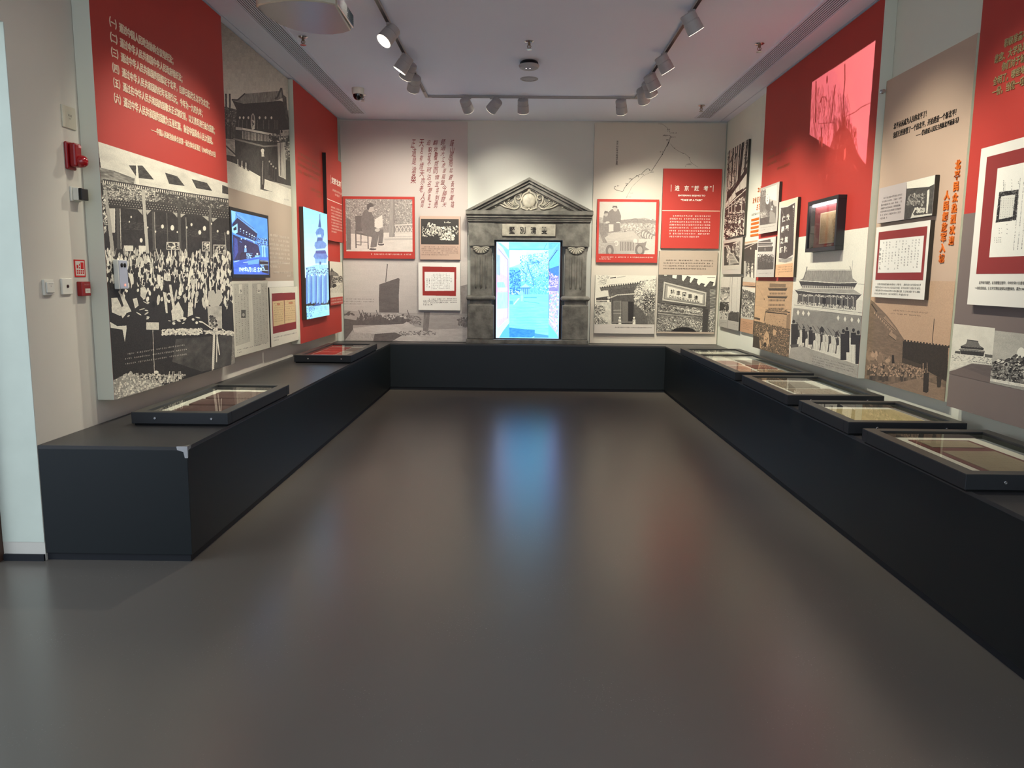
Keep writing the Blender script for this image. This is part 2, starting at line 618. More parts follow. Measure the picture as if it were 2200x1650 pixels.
    def material(s, name, rough=0.5, emit=0.0):
        img = s.image(name)
        m = bpy.data.materials.new(name)
        m.use_nodes = True
        nt = m.node_tree
        b = nt.nodes['Principled BSDF']
        t = nt.nodes.new('ShaderNodeTexImage')
        t.image = img
        t.extension = 'EXTEND'
        b.inputs['Roughness'].default_value = rough
        b.inputs['Specular IOR Level'].default_value = 0.3
        if emit:
            b.inputs['Base Color'].default_value = (0.01, 0.01, 0.012, 1)
            b.inputs['Roughness'].default_value = 0.25
            nt.links.new(t.outputs['Color'], b.inputs['Emission Color'])
            b.inputs['Emission Strength'].default_value = emit
        else:
            nt.links.new(t.outputs['Color'], b.inputs['Base Color'])
        return m


BW = ((0.125, 0.115, 0.115), (0.91, 0.89, 0.82))         # printed blacks and whites
SEP = ((0.20, 0.18, 0.165), (0.80, 0.665, 0.535))       # sepia print


def pic_crowd():
    p = Pic(640, 1100, [(821, -365), (1917, -35), (1984, 1489), (966, 1807)], 0.16)
    p.poly([(815, -370), (1925, -40), (1930, 40), (1920, 120), (860, -30)], 0.88, n=0.1, ns=(60, 30))
    p.poly([(830, -150), (960, -120), (1130, -60), (1120, 20), (840, -20)], 0.5, n=0.25, ns=(20, 8))
    for q in ([(1080, -170), (1195, -170), (1290, -55), (1150, -65)], [(1385, -115), (1490, -85), (1552, -5), (1420, -20)], [(1610, -65), (1740, -35), (1785, 32), (1650, 12)], [(1870, -20), (1925, 0), (1925, 60), (1870, 50)]):
        p.poly(q, 0.24, n=0.12, ns=(12, 5))
    p.poly([(1140, -190), (1152, -185), (1175, 40), (1140, 30)], 0.95)
    p.line([(860, -40), (1500, 55), (1925, 110)], 26, 0.24)
    for i in range(60):
        x = 862 + i * 17.8
        y = -28 + (x - 860) * 0.14
        p.rect(x, y - 12, x + 8, y + 14, 0.86)
    p.poly([(850, -10), (1925, 130), (1930, 210), (880, 110)], 0.26, n=0.12, ns=(8, 8))
    p.specks([(860, -15), (1330, 40), (1330, 130), (880, 120)], 420, 9, 7, (0.3, 0.95))
    p.specks([(1330, 40), (1925, 110), (1925, 190), (1330, 130)], 120, 8, 6, (0.2, 0.8))
    p.poly([(880, 110), (1925, 215), (1930, 275), (890, 175)], 0.2)
    for r in range(3):
        for i in range(46):
            x = 900 + i * 22.5 + r * 9
            y = 116 + r * 19 + (x - 900) * 0.1
            p.ell(x, y, 4.5, 4, 0.72, n=6)
    p.poly([(880, 180), (1935, 270), (1960, 560), (930, 545)], 0.17, n=0.05, ns=(10, 20))
    for x, y, hh in ((1030, 190, 330), (1250, 210, 320), (1560, 240, 300), (1790, 270, 260)):
        p.specks([(x, y + 110), (x + 170, y + 120), (x + 170, y + 190), (x, y + 180)], 60, 12, 3, (0.22, 0.32))
    p.poly([(1000, 190), (1195, 200), (1195, 245), (1150, 195)], 0.7).poly([(1220, 200), (1270, 205), (1235, 245)], 0.72).poly([(1450, 220), (1490, 222), (1490, 262)], 0.7).poly([(1515, 228), (1560, 232), (1520, 262)], 0.7).poly([(1700, 245), (1755, 250), (1755, 290)], 0.68).poly([(1780, 260), (1830, 262), (1790, 295)], 0.7)
    p.rect(915, 195, 965, 400, 0.82)
    for x, t, b, wd, v in ((985, 190, 540, 22, 0.30), (1006, 195, 535, 7, 0.75), (1287, 215, 540, 26, 0.3), (1296, 220, 540, 6, 0.6), (1400, 225, 470, 6, .4), (1505, 150, 590, 22, 0.3), (1562, 260, 560, 8, .5), (1768, 180, 600, 18, 0.42), (1893, 380, 520, 6, .6)):
        p.line([(x, t), (x + 10, b)], wd, v)
    p.line([(878, 40), (915, 300), (950, 600)], 30, 0.66).line([(1200, 30), (1215, 250), (1240, 570)], 26, 0.74)
    p.specks([(855, 80), (880, 80), (900, 400), (875, 400)], 40, 9, 14, (0.3, 0.95))
    for x, y, r in ((1365, 340, 12), (1448, 350, 16), (1100, 265, 7), (1185, 460, 13), (1680, 385, 13), (1720, 350, 14), (1610, 320, 9), (1570, 345, 7), (1832, 372, 8), (1920, 382, 12), (1085, 305, 6), (1780, 310, 6), (1240, 350, 6), (1305, 385, 7), (1490, 385, 6)):
        p.ell(x, y, r, r * 1.5, 0.93, n=9)
    for x0, y0, x1, y1 in ((1398, 470, 1508, 535), (1700, 462, 1766, 545), (1796, 486, 1898, 562)):
        p.rect(x0, y0, x1, y1, 0.78).rect(x0 + 7, y0 + 7, x1 - 7, y1 - 7, 0.22)
        p.specks([(x0 + 10, y0 + 12), (x1 - 10, y0 + 12), (x1 - 10, y1 - 12), (x0 + 10, y1 - 12)], 16, 8, 7, (0.6, 0.95))
    p.rect(1040, 505, 1118, 552, 0.9).rect(1165, 505, 1224, 556, 0.9)
    # raised hands and faces
    kw = dict(raw=True, tilt=0.4)
    p.specks([(890, 620), (1960, 600), (1965, 1080), (890, 960)], 150, 14, 24, (0.10, 0.18), **kw)
    p.specks([(880, 545), (1960, 545), (1965, 650), (885, 650)], 190, 6, 26, (0.6, 0.97), **kw)
    p.specks([(890, 620), (1960, 600), (1965, 800), (890, 810)], 300, 9, 28, (0.72, 0.98), **kw)
    p.specks([(890, 620), (1960, 600), (1965, 820), (890, 830)], 210, 7, 20, (0.10, 0.18), **kw)
    p.specks([(930, 780), (1970, 760), (1970, 1000), (1000, 940)], 95, 11, 36, (0.76, 0.98), **kw)
    p.specks([(980, 780), (1960, 760), (1960, 1040), (1020, 1000)], 110, 9, 26, (0.11, 0.18), **kw)
    p.specks([(1560, 700), (1960, 700), (1970, 1000), (1600, 1000)], 60, 8, 34, (0.8, 0.98), **kw)
    for q in ([(935, 950), (985, 945), (1030, 1040), (1060, 1060), (1010, 1100), (940, 1070)], [(1000, 900), (1040, 930), (1105, 1060), (1060, 1075)], [(1115, 955), (1150, 945), (1165, 1010), (1135, 1035)], [(1180, 860), (1215, 850), (1240, 890), (1210, 960), (1180, 930)], [(1440, 1050), (1500, 970), (1545, 1060), (1540, 1120), (1450, 1130)], [(1585, 975), (1615, 980), (1625, 1080), (1580, 1100)], [(1420, 830), (1440, 830), (1480, 1060), (1455, 1060)], [(1370, 890), (1400, 900), (1410, 1070), (1395, 1070)], [(1380, 740), (1410, 730), (1405, 800), (1375, 790)], [(1000, 1050), (1050, 1000), (1062, 1080), (1030, 1120)]):
        p.poly(q, 0.84, n=0.1, ns=(8, 8))
    p.poly([(1480, 1290), (1990, 1240), (1990, 1500), (1700, 1560), (1450, 1480)], 0.27, n=0.1, ns=(30, 30))
    p.poly([(1960, 1250), (1990, 1250), (1995, 1480), (1950, 1500)], 0.5, n=0.1)
    # loudspeaker on its tripod, placard, laid table
    p.poly([(1755, 880), (1800, 870), (1815, 905), (1835, 865), (1865, 875), (1872, 960), (1840, 1010), (1775, 1010), (1750, 950)], 0.74)
    p.poly([(1745, 1010), (1868, 1005), (1872, 1195), (1760, 1190)], 0.7, n=0.12, ns=(20, 20))
    p.specks([(1770, 1090), (1830, 1090), (1830, 1180), (1770, 1180)], 30, 10, 8, (0.15, 0.4))
    for a, b in (((1810, 1190), (1800, 1540)), ((1820, 1190), (1850, 1420)), ((1800, 1200), (1790, 1560)), ((1830, 1190), (1825, 1480)), ((1870, 1200), (1960, 1255)), ((1700, 1140), (1790, 1200))):
        p.line([a, b], 9, 0.88)
    p.rect(1230, 1150, 1336, 1212, 0.82, n=0.08).line([(1285, 1212), (1300, 1590)], 4, 0.75)
    p.specks([(1365, 1210), (1700, 1195), (1700, 1250), (1365, 1255)], 110, 14, 9, (0.75, 0.98))
    p.specks([(1720, 1215), (1975, 1215), (1975, 1250), (1720, 1240)], 50, 18, 8, (0.7, 0.95))
    p.specks([(1390, 1110), (1700, 1100), (1700, 1150), (1390, 1160)], 12, 14, 8, (0.8, 0.97)).specks([(1070, 1030), (1260, 970), (1280, 1120), (1080, 1120)], 9, 18, 7, (0.75, .95))
    p.poly([(925, 1150), (985, 1185), (1062, 1180), (1064, 1210), (1050, 1320), (1030, 1215), (930, 1200)], 0.88)
    for i in range(3):
        p.scrib(1050 + (i == 0) * 20, 1420 + i * 42, 1575, 1333 + i * 40, 15, 0.8, alpha=0.7)
    p.poly([(955, 1640), (1090, 1575), (1180, 1620), (1300, 1640), (1420, 1700), (960, 1810)], 0.58, n=0.1, ns=(20, 10))
    p.specks([(955, 1640), (1100, 1570), (1300, 1590), (1560, 1590), (1500, 1640), (960, 1810)], 260, 11, 12, (0.5, 0.97))
    for x in (1410, 1440, 1470, 1500, 1530):
        p.line([(x, 1650), (x + RNG.integers(-20, 20), 1560)], 5, 0.85)
    p.ell(1315, 1570, 20, 14, 0.9)
    return p.grain(0.035, 2.5).soft(1).tint(*BW)


def pic_pavilion():
    p = Pic(560, 560, [(63, 200), (920, 931), (966, 2444), (147, 2192)], 0.7)
    for i in range(24):
        y = 150 + i * 48
        p.poly([(0, y), (1000, y), (1000, y + 50), (0, y + 50)], 0.52 + 0.018 * i, n=0.06, ns=(14, 40))
    p.poly([(170, 1260), (330, 1300), (330, 1680), (160, 1680)], 0.3, n=0.12, ns=(6, 10))
    for x in (195, 240):
        p.line([(x, 1110), (x + 8, 1700)], 18, 0.22)
    p.specks([(160, 1250), (330, 1280), (330, 1500), (160, 1500)], 80, 10, 12, (0.2, 0.6))
    p.poly([(270, 1190), (400, 1228), (830, 1190), (905, 1215), (935, 1420), (960, 1700), (300, 1680), (322, 1300)], 0.24, n=0.03)
    p.poly([(268, 1188), (330, 1172), (415, 1110), (820, 1075), (850, 1045), (880, 1150), (760, 1200), (400, 1228)], 0.55, n=0.14, ns=(8, 14))
    p.line([(262, 1180), (330, 1185), (420, 1105)], 16, 0.25).line([(850, 1040), (872, 1200), (900, 1330), (940, 1425)], 14, 0.3).line([(845, 1040), (800, 1150), (770, 1170)], 20, 0.3)
    p.poly([(870, 1120), (905, 1150), (915, 1330), (940, 1420), (935, 1500), (900, 1420)], 0.3, n=0.15, ns=(6, 10))
    for x in (358, 402, 458, 590, 660, 730):
        p.ell(x, 1392, 11, 17, 0.95)
    p.ell(512, 1440, 26, 100, 0.82).ell(512, 1430, 16, 80, 0.4).specks([(500, 1420), (526, 1420), (526, 1530), (500, 1530)], 20, 8, 10, (.7, 1))
    for x in (345, 390, 440, 565, 635, 700, 770, 795):
        p.line([(x, 1420), (x, 1530)], 5, 0.5)
    p.poly([(310, 1500), (380, 1510), (380, 1540), (310, 1535)], 0.75).poly([(385, 1510), (805, 1590), (805, 1615), (385, 1535)], 0.88)
    for i in range(20):
        x = 390 + i * 17
        p.line([(x, 1545 + i * 3.2), (x, 1640 + i * 3.2)], 7, 0.72)
    p.specks([(700, 1590), (940, 1560), (945, 1800), (720, 1760)], 60, 16, 12, (0.2, 0.85))
    p.poly([(830, 1540), (940, 1530), (940, 1600), (840, 1610)], 0.7, n=0.2, ns=(6, 6)).ell(850, 1555, 12, 18, 0.1)
    # hall below the balcony
    p.poly([(180, 1640), (960, 1690), (965, 2200), (640, 2120), (190, 1960)], 0.22, n=0.06, ns=(8, 12))
    p.poly([(190, 1640), (300, 1650), (305, 1850), (195, 1830)], 0.66, n=0.2, ns=(20, 10)).line([(190, 1720), (330, 1850)], 14, 0.2)
    p.line([(280, 1640), (640, 1730), (800, 1720)], 20, 0.5)
    p.poly([(800, 1690), (895, 1680), (900, 2120), (815, 2080)], 0.76, n=0.1, ns=(10, 30)).line([(835, 1690), (838, 2080)], 8, 0.4)
    p.specks([(880, 1700), (955, 1700), (960, 1900), (890, 1880)], 40, 8, 16, (0.2, 0.9))
    p.poly([(185, 1890), (380, 1960), (640, 2110), (965, 2240), (975, 2460), (140, 2200)], 0.86, n=0.05, ns=(30, 30))
    for i in range(9):
        x = 330 + i * 16
        p.poly([(x, 1880 + i * 7), (x + 9, 1880 + i * 7), (x + 10, 1960 + i * 8), (x - 2, 1960 + i * 8)], 0.15 if i % 3 else .8)
    for x, y in ((720, 1950), (745, 1980), (775, 2000), (700, 1920)):
        p.poly([(x, y), (x + 14, y), (x + 18, y + 150), (x - 4, y + 150)], 0.14).ell(x + 6, y - 12, 9, 12, 0.6)
    p.poly([(600, 1800), (655, 1800), (660, 1960), (648, 2150), (640, 2240), (600, 2240), (598, 2050)], 0.2, n=0.1, ns=(4, 20))
    p.ell(625, 1780, 20, 24, 0.85).poly([(612, 1800), (640, 1800), (645, 1850), (615, 1850)], 0.85).line([(628, 1900), (622, 2180)], 8, 0.55).ell(632, 1835, 12, 16, .75)
    p.poly([(600, 2235), (650, 2235), (740, 2265), (640, 2250)], 0.3)
    p.scrib(880, 2355, 935, 2365, 13, 0.3)
    return p.grain(0.04, 2.5).soft(1).tint(*BW)


def pic_tv():
    p = Pic(360, 420, [(65, 140), (850, 310), (885, 1440), (118, 1470)], 0)
    p.poly([(40, 120), (900, 300), (900, 1480), (100, 1480)], (0.31, 0.60, 0.98), n=0.05, ns=(40, 40))
    p.poly([(65, 140), (170, 170), (150, 330), (80, 410)], (0.55, 0.80, 0.97))
    p.poly([(170, 190), (300, 260), (560, 500), (650, 610), (480, 560), (240, 370), (190, 260)], (0.42, 0.67, 0.97), n=0.07, ns=(12, 12))
    p.line([(165, 190), (200, 260), (570, 520)], 10, (0.10, 0.22, 0.5))
    p.poly([(85, 430), (200, 290), (640, 620), (600, 770), (450, 720), (210, 640), (100, 600)], (0.13, 0.14, 0.30))
    p.poly([(80, 490), (205, 410), (210, 600), (150, 630), (80, 590)], (0.62, 0.85, 0.98)).poly([(110, 520), (180, 470), (185, 540), (120, 560)], (0.06, 0.06, 0.16))
    for i, (x, y) in enumerate(((270, 525), (340, 560), (405, 592), (470, 628), (525, 655), (570, 678))):
        p.ell(x, y, 15, 15, (0.8, 0.92, 1.0)).ell(x - 4, y + 48, 11, 13, (0.55, 0.72, 0.95))
    p.line([(180, 640), (370, 705)], 16, (0.35, 0.5, 0.85)).line([(570, 780), (660, 810)], 14, (0.4, 0.6, .9))
    p.poly([(360, 700), (575, 775), (575, 838), (370, 775)], (0.75, 0.92, 1.0)).poly([(385, 722), (560, 785), (560, 818), (385, 765)], (0.28, 0.42, 0.8))
    p.poly([(100, 640), (360, 740), (660, 850), (700, 1050), (480, 1130), (110, 1190)], (0.15, 0.16, 0.34), n=0.05, ns=(10, 20))
    p.ell(290, 730, 14, 16, (0.85, 0.96, 1)).line([(250, 780), (300, 805)], 12, (0.4, 0.6, 0.95))
    p.poly([(130, 700), (200, 740), (220, 1000), (130, 1180)], (0.23, 0.3, 0.62), n=0.06)
    p.specks([(600, 690), (860, 720), (860, 900), (650, 860)], 120, 12, 14, [(0.1, 0.13, 0.3), (0.35, 0.6, 0.95), (0.6, .85, 1), (0.2, 0.3, 0.6)])
    p.ell(380, 890, 20, 30, (0.85, 0.97, 1.0)).poly([(358, 920), (402, 920), (408, 1060), (350, 1060)], (0.5, 0.72, 0.97))
    p.poly([(280, 1010), (420, 1000), (440, 1180), (400, 1280), (280, 1280), (250, 1150)], (0.10, 0.10, 0.22)).ell(345, 1120, 70, 95, (0.13, 0.13, 0.28))
    p.specks([(390, 1020), (520, 1020), (520, 1160), (410, 1160)], 50, 12, 16, [(0.15, 0.2, .4), (0.5, 0.75, 1), (0.75, .93, 1)])
    p.ell(635, 1030, 20, 22, (0.85, .97, 1)).poly([(590, 1060), (680, 1060), (670, 1120), (580, 1110)], (0.55, 0.8, 1))
    p.poly([(740, 860), (800, 850), (815, 1090), (735, 1090)], (0.6, 0.84, 1)).line([(770, 870), (775, 1090)], 9, (0.15, 0.25, 0.6)).line([(760, 870), (860, 890)], 10, (0.6, .85, 1))
    p.poly([(110, 1200), (680, 1090), (870, 1090), (885, 1450), (118, 1480)], (0.24, 0.42, 0.86), n=0.08, ns=(40, 10))
    p.poly([(420, 1180), (680, 1130), (660, 1230), (440, 1260)], (0.42, 0.68, 0.98))
    p.line([(120, 1215), (240, 1185)], 12, (0.8, 0.95, 1)).line([(330, 1215), (430, 1205)], 12, (0.8, 0.95, 1))
    p.poly([(680, 1150), (865, 1160), (880, 1430), (740, 1400), (680, 1260)], (0.10, 0.09, 0.16))
    for y in (1170, 1245, 1362):
        p.line([(690, y), (870, y)], 10, (0.8, 0.94, 1))
    p.specks([(690, 1250), (790, 1250), (790, 1350), (690, 1350)], 14, 12, 12, [(0.35, 0.6, .95), (.7, .9, 1)])
    return p.soft(1)


def pic_newspaper():
    p = Pic(300, 320, [(163, 1000), (415, 1000), (433, 1470), (185, 1545)], 0.82)
    for x0 in (175, 305):
        p.poly([(x0, 1020), (x0 + 105, 1020), (x0 + 118, 1430), (x0 + 15, 1465)], 0.70, n=0.04, ns=(10, 10))
        for i in range(30):
            y = 1045 + i * 13.5
            k = (y - 1020) * 0.03
            for j in range(5):
                if (i + j * 3 + x0) % 7:
                    p.scrib(x0 + 4 + j * 21 + k, y - (y - 1000) * 0.02 * j, x0 + 21 + j * 21 + k, y - (y - 1000) * 0.02 * j, 8.5, 0.38)
        p.rect(x0 + 38, 1025, x0 + 62, 1090, 0.85).scrib(x0 + 40, 1045, x0 + 62, 1045, 22, 0.1).scrib(x0 + 40, 1072, x0 + 62, 1072, 22, 0.1)
    p.rect(230, 1205, 262, 1262, 0.25).ell(246, 1240, 9, 12, 0.6)
    p.line([(300, 1010), (315, 1440)], 4, 0.86)
    p.scrib(200, 1493, 415, 1437, 10, 0.3).scrib(198, 1512, 235, 1502, 10, 0.3)
    return p.grain(0.02).tint((0.2, 0.19, 0.17), (0.90, 0.885, 0.81))


def pic_docbook():
    p = Pic(260, 260, [(425, 1048), (620, 1042), (632, 1415), (437, 1472)], (0.89, 0.88, 0.81))
    p.poly([(441, 1090), (606, 1084), (615, 1338), (449, 1375)], (0.56, 0.20, 0.21))
    p.poly([(447, 1145), (527, 1138), (531, 1305), (452, 1322)], (0.87, 0.77, 0.58)).poly([(530, 1138), (607, 1132), (611, 1287), (534, 1303)], (0.88, 0.78, 0.60))
    for i in range(9):
        for x0, x1, b in ((455, 520, 1160), (536, 603, 1150)):
            p.scrib(x0, b + i * 16, x1, b - 4 + i * 15.5, 8, (0.5, 0.4, 0.28), alpha=0.6)
    p.line([(531, 1140), (533, 1303)], 3, (0.5, 0.4, 0.3))
    p.rect(478, 1158, 500, 1172, (0.72, 0.35, 0.25), alpha=0.6).rect(560, 1150, 590, 1162, (0.72, 0.35, 0.25), alpha=0.6)
    p.scrib(455, 1402, 618, 1365, 9, (0.3, 0.28, 0.25)).scrib(452, 1425, 490, 1417, 9, (0.3, .28, .25))
    return p.grain(0.02)


def pic_pagoda():
    p = Pic(330, 400, [(68, 32), (388, 130), (433, 1500), (110, 1562)], 0)
    for i in range(16):
        p.rect(40, 20 + i * 60, 450, 82 + i * 60, (0.58 + i * 0.018, 0.86 + i * 0.008, 0.98), n=0.02, ns=(30, 30))
    D, M_, Lt = (0.24, 0.36, 0.62), (0.38, 0.55, 0.80), (0.72, 0.92, 1.0)
    p.poly([(287, 130), (296, 130), (297, 190), (311, 300), (270, 300), (288, 190)], D)
    p.poly([(252, 330), (300, 300), (345, 335), (350, 400), (330, 480), (318, 440), (265, 445), (235, 375)], M_, n=0.08, ns=(8, 8)).poly([(258, 400), (310, 395), (312, 430), (262, 432)], Lt)
    p.poly([(262, 440), (320, 440), (335, 490), (250, 490)], D)
    p.poly([(228, 500), (280, 480), (330, 478), (375, 510), (385, 540), (360, 590), (245, 595), (220, 545)], M_, n=0.08, ns=(8, 8)).poly([(240, 590), (365, 580), (365, 605), (240, 612)], Lt)
    p.poly([(240, 612), (368, 605), (385, 650), (232, 655)], D, n=0.05)
    p.poly([(225, 650), (380, 650), (405, 690), (385, 725), (230, 722), (208, 690)], M_, n=0.08, ns=(8, 8))
    p.poly([(228, 722), (388, 725), (385, 780), (235, 785)], (0.52, 0.72, 0.93), n=0.1, ns=(6, 10)).rect(290, 760, 312, 850, D)
    p.poly([(100, 840), (250, 800), (400, 800), (410, 930), (110, 930)], (0.60, 0.85, 0.98), n=0.1, ns=(10, 10)).line([(105, 850), (230, 838)], 6, D).line([(300, 850), (400, 850)], 5, M_)
    for k, x in enumerate(range(118, 415, 22)):
        y = 850 + (k * 37) % 60
        v = [(0.35, 0.52, 0.80), (0.58, 0.82, 0.98), (0.45, 0.66, 0.92)][k % 3]
        p.poly([(x - 12, y + 55), (x + 12, y + 55), (x + 22, 1340 - (k * 23) % 60), (x - 10, 1345)], v, n=0.12, ns=(3, 40))
        p.line([(x + 2, y + 80), (x + 8, 1320)], 4, (0.2, 0.33, 0.62))
        p.ell(x, y + 22, 10, 18, (0.62, 0.85, 1.0)).ell(x, y + 8, 10, 10, (0.2, 0.3, 0.55))
    p.specks([(105, 860), (410, 860), (410, 930), (105, 940)], 60, 7, 9, [(0.2, 0.3, .55), (.7, .95, 1)])
    p.poly([(112, 1370), (430, 1350), (440, 1560), (120, 1580)], (0.62, 0.90, 1.0), n=0.06, ns=(30, 10))
    p.poly([(190, 1380), (260, 1330), (330, 1350), (300, 1365)], (0.2, 0.33, 0.6))
    for i in range(14):
        p.line([(140 + i * 20, 1370), (165 + i * 18, 1420)], 4, M_)
    p.specks([(115, 1380), (240, 1380), (180, 1560), (115, 1560)], 40, 6, 9, [(0.25, .4, .7), (.4, .6, .9)])
    for i in range(3):
        p.scrib(255, 1447 + i * 28, 418 - i * 45, 1420 + i * 28, 12, (0.36, 0.52, 0.72))
    return p.soft(1)


def pic_small_hall():
    p = Pic(150, 200, [(420, 780), (590, 782), (605, 1345), (438, 1375)], 0.87)
    p.poly([(430, 950), (450, 880), (470, 930), (540, 980), (545, 1010), (430, 1010)], 0.2).poly([(430, 960), (470, 940), (540, 990), (535, 1020), (435, 1000)], 0.4, n=.15, ns=(4, 8))
    p.poly([(425, 1010), (560, 1010), (555, 1060), (500, 1100), (480, 1200), (430, 1220)], 0.2, n=0.1, ns=(6, 10))
    p.rect(470, 1015, 560, 1040, 0.75).specks([(450, 1050), (600, 1040), (600, 1120), (520, 1120), (440, 1230)], 60, 8, 10, (0.1, 0.8))
    p.ell(490, 1180, 30, 40, 0.14).specks([(545, 1020), (600, 1010), (600, 1110), (545, 1120)], 20, 7, 12, (0.1, 0.3))
    p.poly([(430, 1250), (520, 1180), (605, 1120), (605, 1290), (435, 1290)], 0.8, n=0.1)
    return p.grain(0.03).tint(*BW)


def pic_boat():
    p = Pic(760, 440, [(60, 1001), (920, 1009), (919, 1565), (72, 1557)], 0.78)
    for i in range(10):
        p.rect(40, 995 + i * 36, 930, 1032 + i * 36, 0.90 - 0.012 * i, n=0.03, ns=(50, 30))
    p.poly([(870, 1180), (925, 1165), (925, 1380), (880, 1390)], 0.5, n=0.08, ns=(20, 20))
    p.line([(368, 1025), (356, 1150)], 7, 0.3)
    p.poly([(312, 1168), (442, 1123), (452, 1128), (446, 1250), (448, 1370), (312, 1385), (308, 1270)], 0.26, n=0.05, ns=(30, 10))
    p.poly([(50, 1345), (120, 1350), (200, 1360), (925, 1370), (925, 1570), (60, 1570)], 0.66, n=0.06, ns=(40, 8))
    p.poly([(45, 1400), (110, 1410), (180, 1420), (300, 1395), (500, 1400), (545, 1415), (470, 1445), (200, 1450), (130, 1450), (130, 1480), (70, 1560), (40, 1560)], 0.25, n=0.05, ns=(20, 8))
    p.crowd([(160, 1365), (520, 1375), (520, 1410), (160, 1410)], 60, 7, (0.18, 0.3), (0.18, 0.3), 4)
    p.specks([(330, 1370), (540, 1375), (540, 1410), (330, 1410)], 26, 8, 6, (0.6, 0.9))
    p.specks([(50, 1360), (130, 1360), (130, 1380), (50, 1380)], 14, 12, 5, (0.2, 0.3))
    for x in (170, 195, 290, 505):
        p.line([(x, 1345), (x + 25, 1420)], 5, 0.25)
    p.poly([(130, 1470), (300, 1450), (480, 1440), (500, 1425), (560, 1460), (700, 1480), (925, 1470), (925, 1570), (470, 1565), (280, 1510), (140, 1500)], 0.84, n=0.08, ns=(30, 8))
    p.poly([(280, 1510), (420, 1500), (470, 1520), (400, 1560), (270, 1560)], 0.26, n=0.06, ns=(20, 8)).poly([(120, 1500), (250, 1505), (270, 1550), (110, 1550)], 0.72, n=0.1)
    p.specks([(450, 1490), (700, 1490), (700, 1520), (450, 1520)], 40, 10, 4, (0.25, 0.6)).specks([(500, 1380), (600, 1390), (600, 1450), (520, 1440)], 40, 10, 5, (0.3, 0.6))
    p.poly([(620, 1360), (662, 1360), (650, 1490), (612, 1490)], 0.42, n=0.1, ns=(10, 20))
    p.specks([(850, 1410), (920, 1390), (920, 1460), (860, 1450)], 40, 9, 8, (0.2, 0.5))
    p.rows(60, 1268, 275, 1302, 3, 9, 0.33, slope=0.01)
    return p.grain(0.03, 3).soft(1).tint((0.30, 0.27, 0.265), (0.80, 0.765, 0.735))


def pic_reader():
    p = Pic(420, 330, [(55, 570), (535, 577), (540, 943), (72, 935)], 0.5)
    p.poly([(40, 560), (545, 565), (545, 790), (60, 790)], 0.48, n=0.16, ns=(5, 5))
    p.specks([(55, 575), (535, 580), (535, 760), (65, 760)], 700, 6, 5, (0.3, 0.78))
    p.poly([(65, 815), (545, 805), (545, 950), (70, 950)], 0.84, n=0.04, ns=(30, 10)).poly([(340, 850), (540, 845), (540, 860), (340, 862)], 0.7)
    p.poly([(375, 560), (400, 560), (410, 840), (372, 840)], 0.52, n=0.08, ns=(5, 40)).line([(404, 570), (408, 840)], 8, 0.36)
    p.line([(410, 758), (540, 752)], 10, 0.78).line([(410, 815), (540, 812)], 7, 0.8).line([(412, 838), (540, 836)], 5, 0.7)
    for i in range(5):
        p.line([(415 + i * 26, 765), (440 + i * 26, 812)], 5, 0.82).line([(440 + i * 26, 765), (415 + i * 26, 812)], 5, 0.82)
    p.poly([(66, 700), (98, 720), (105, 925), (72, 925)], 0.30, n=0.05)
    # chair
    p.poly([(128, 690), (178, 690), (182, 800), (135, 800)], 0.24).line([(135, 790), (140, 915)], 9, 0.24).line([(172, 805), (175, 895)], 7, 0.3).line([(222, 825), (226, 920)], 8, 0.24)
    p.poly([(132, 800), (235, 822), (235, 836), (135, 815)], 0.26).line([(140, 870), (222, 875)], 5, 0.26).line([(140, 890), (175, 893)], 5, 0.28)
    # seated figure with a newspaper
    p.poly([(175, 690), (190, 655), (215, 640), (245, 665), (262, 700), (268, 760), (290, 790), (280, 820), (200, 800), (168, 770)], 0.30, n=0.05, ns=(8, 14))
    p.poly([(180, 790), (275, 790), (330, 785), (333, 830), (325, 885), (295, 885), (300, 825), (285, 905), (240, 915), (250, 840), (185, 815)], 0.32, n=0.05, ns=(6, 14))
    p.ell(236, 636, 23, 30, 0.68).poly([(210, 640), (212, 610), (236, 598), (260, 612), (258, 626), (232, 630), (222, 655)], 0.18).ell(256, 640, 5, 7, 0.66)
    p.poly([(270, 715), (322, 684), (327, 770), (296, 780), (268, 768)], 0.88, n=0.06, ns=(4, 4)).ell(288, 790, 18, 12, 0.75)
    p.ell(258, 922, 26, 8, 0.16).ell(316, 890, 22, 8, 0.16).line([(235, 912), (280, 916)], 5, 0.9).line([(300, 884), (330, 884)], 5, 0.9)
    return p.grain(0.035, 2).soft(1).tint((0.33, 0.305, 0.30), (0.90, 0.865, 0.82))


def pic_group():
    p = Pic(260, 180, [(597, 713), (865, 717), (862, 895), (602, 890)], 0.15)
    p.specks([(600, 770), (865, 770), (855, 830), (610, 840)], 60, 6, 8, (0.5, 0.98)).specks([(640, 740), (700, 740), (710, 830), (640, 830)], 26, 7, 10, (0.5, 0.98))
    p.specks([(700, 770), (800, 770), (820, 830), (730, 830)], 50, 8, 7, (0.55, 0.98)).specks([(735, 825), (835, 830), (835, 865), (735, 860)], 40, 8, 6, (0.65, 0.98))
    p.specks([(620, 760), (860, 760), (860, 850), (620, 850)], 60, 5, 6, (0.08, 0.2)).specks([(760, 732), (800, 732), (800, 742), (760, 742)], 5, 8, 3, (.5, .8))
    return p.grain(0.02).tint((0.17, 0.155, 0.15), BW[1])


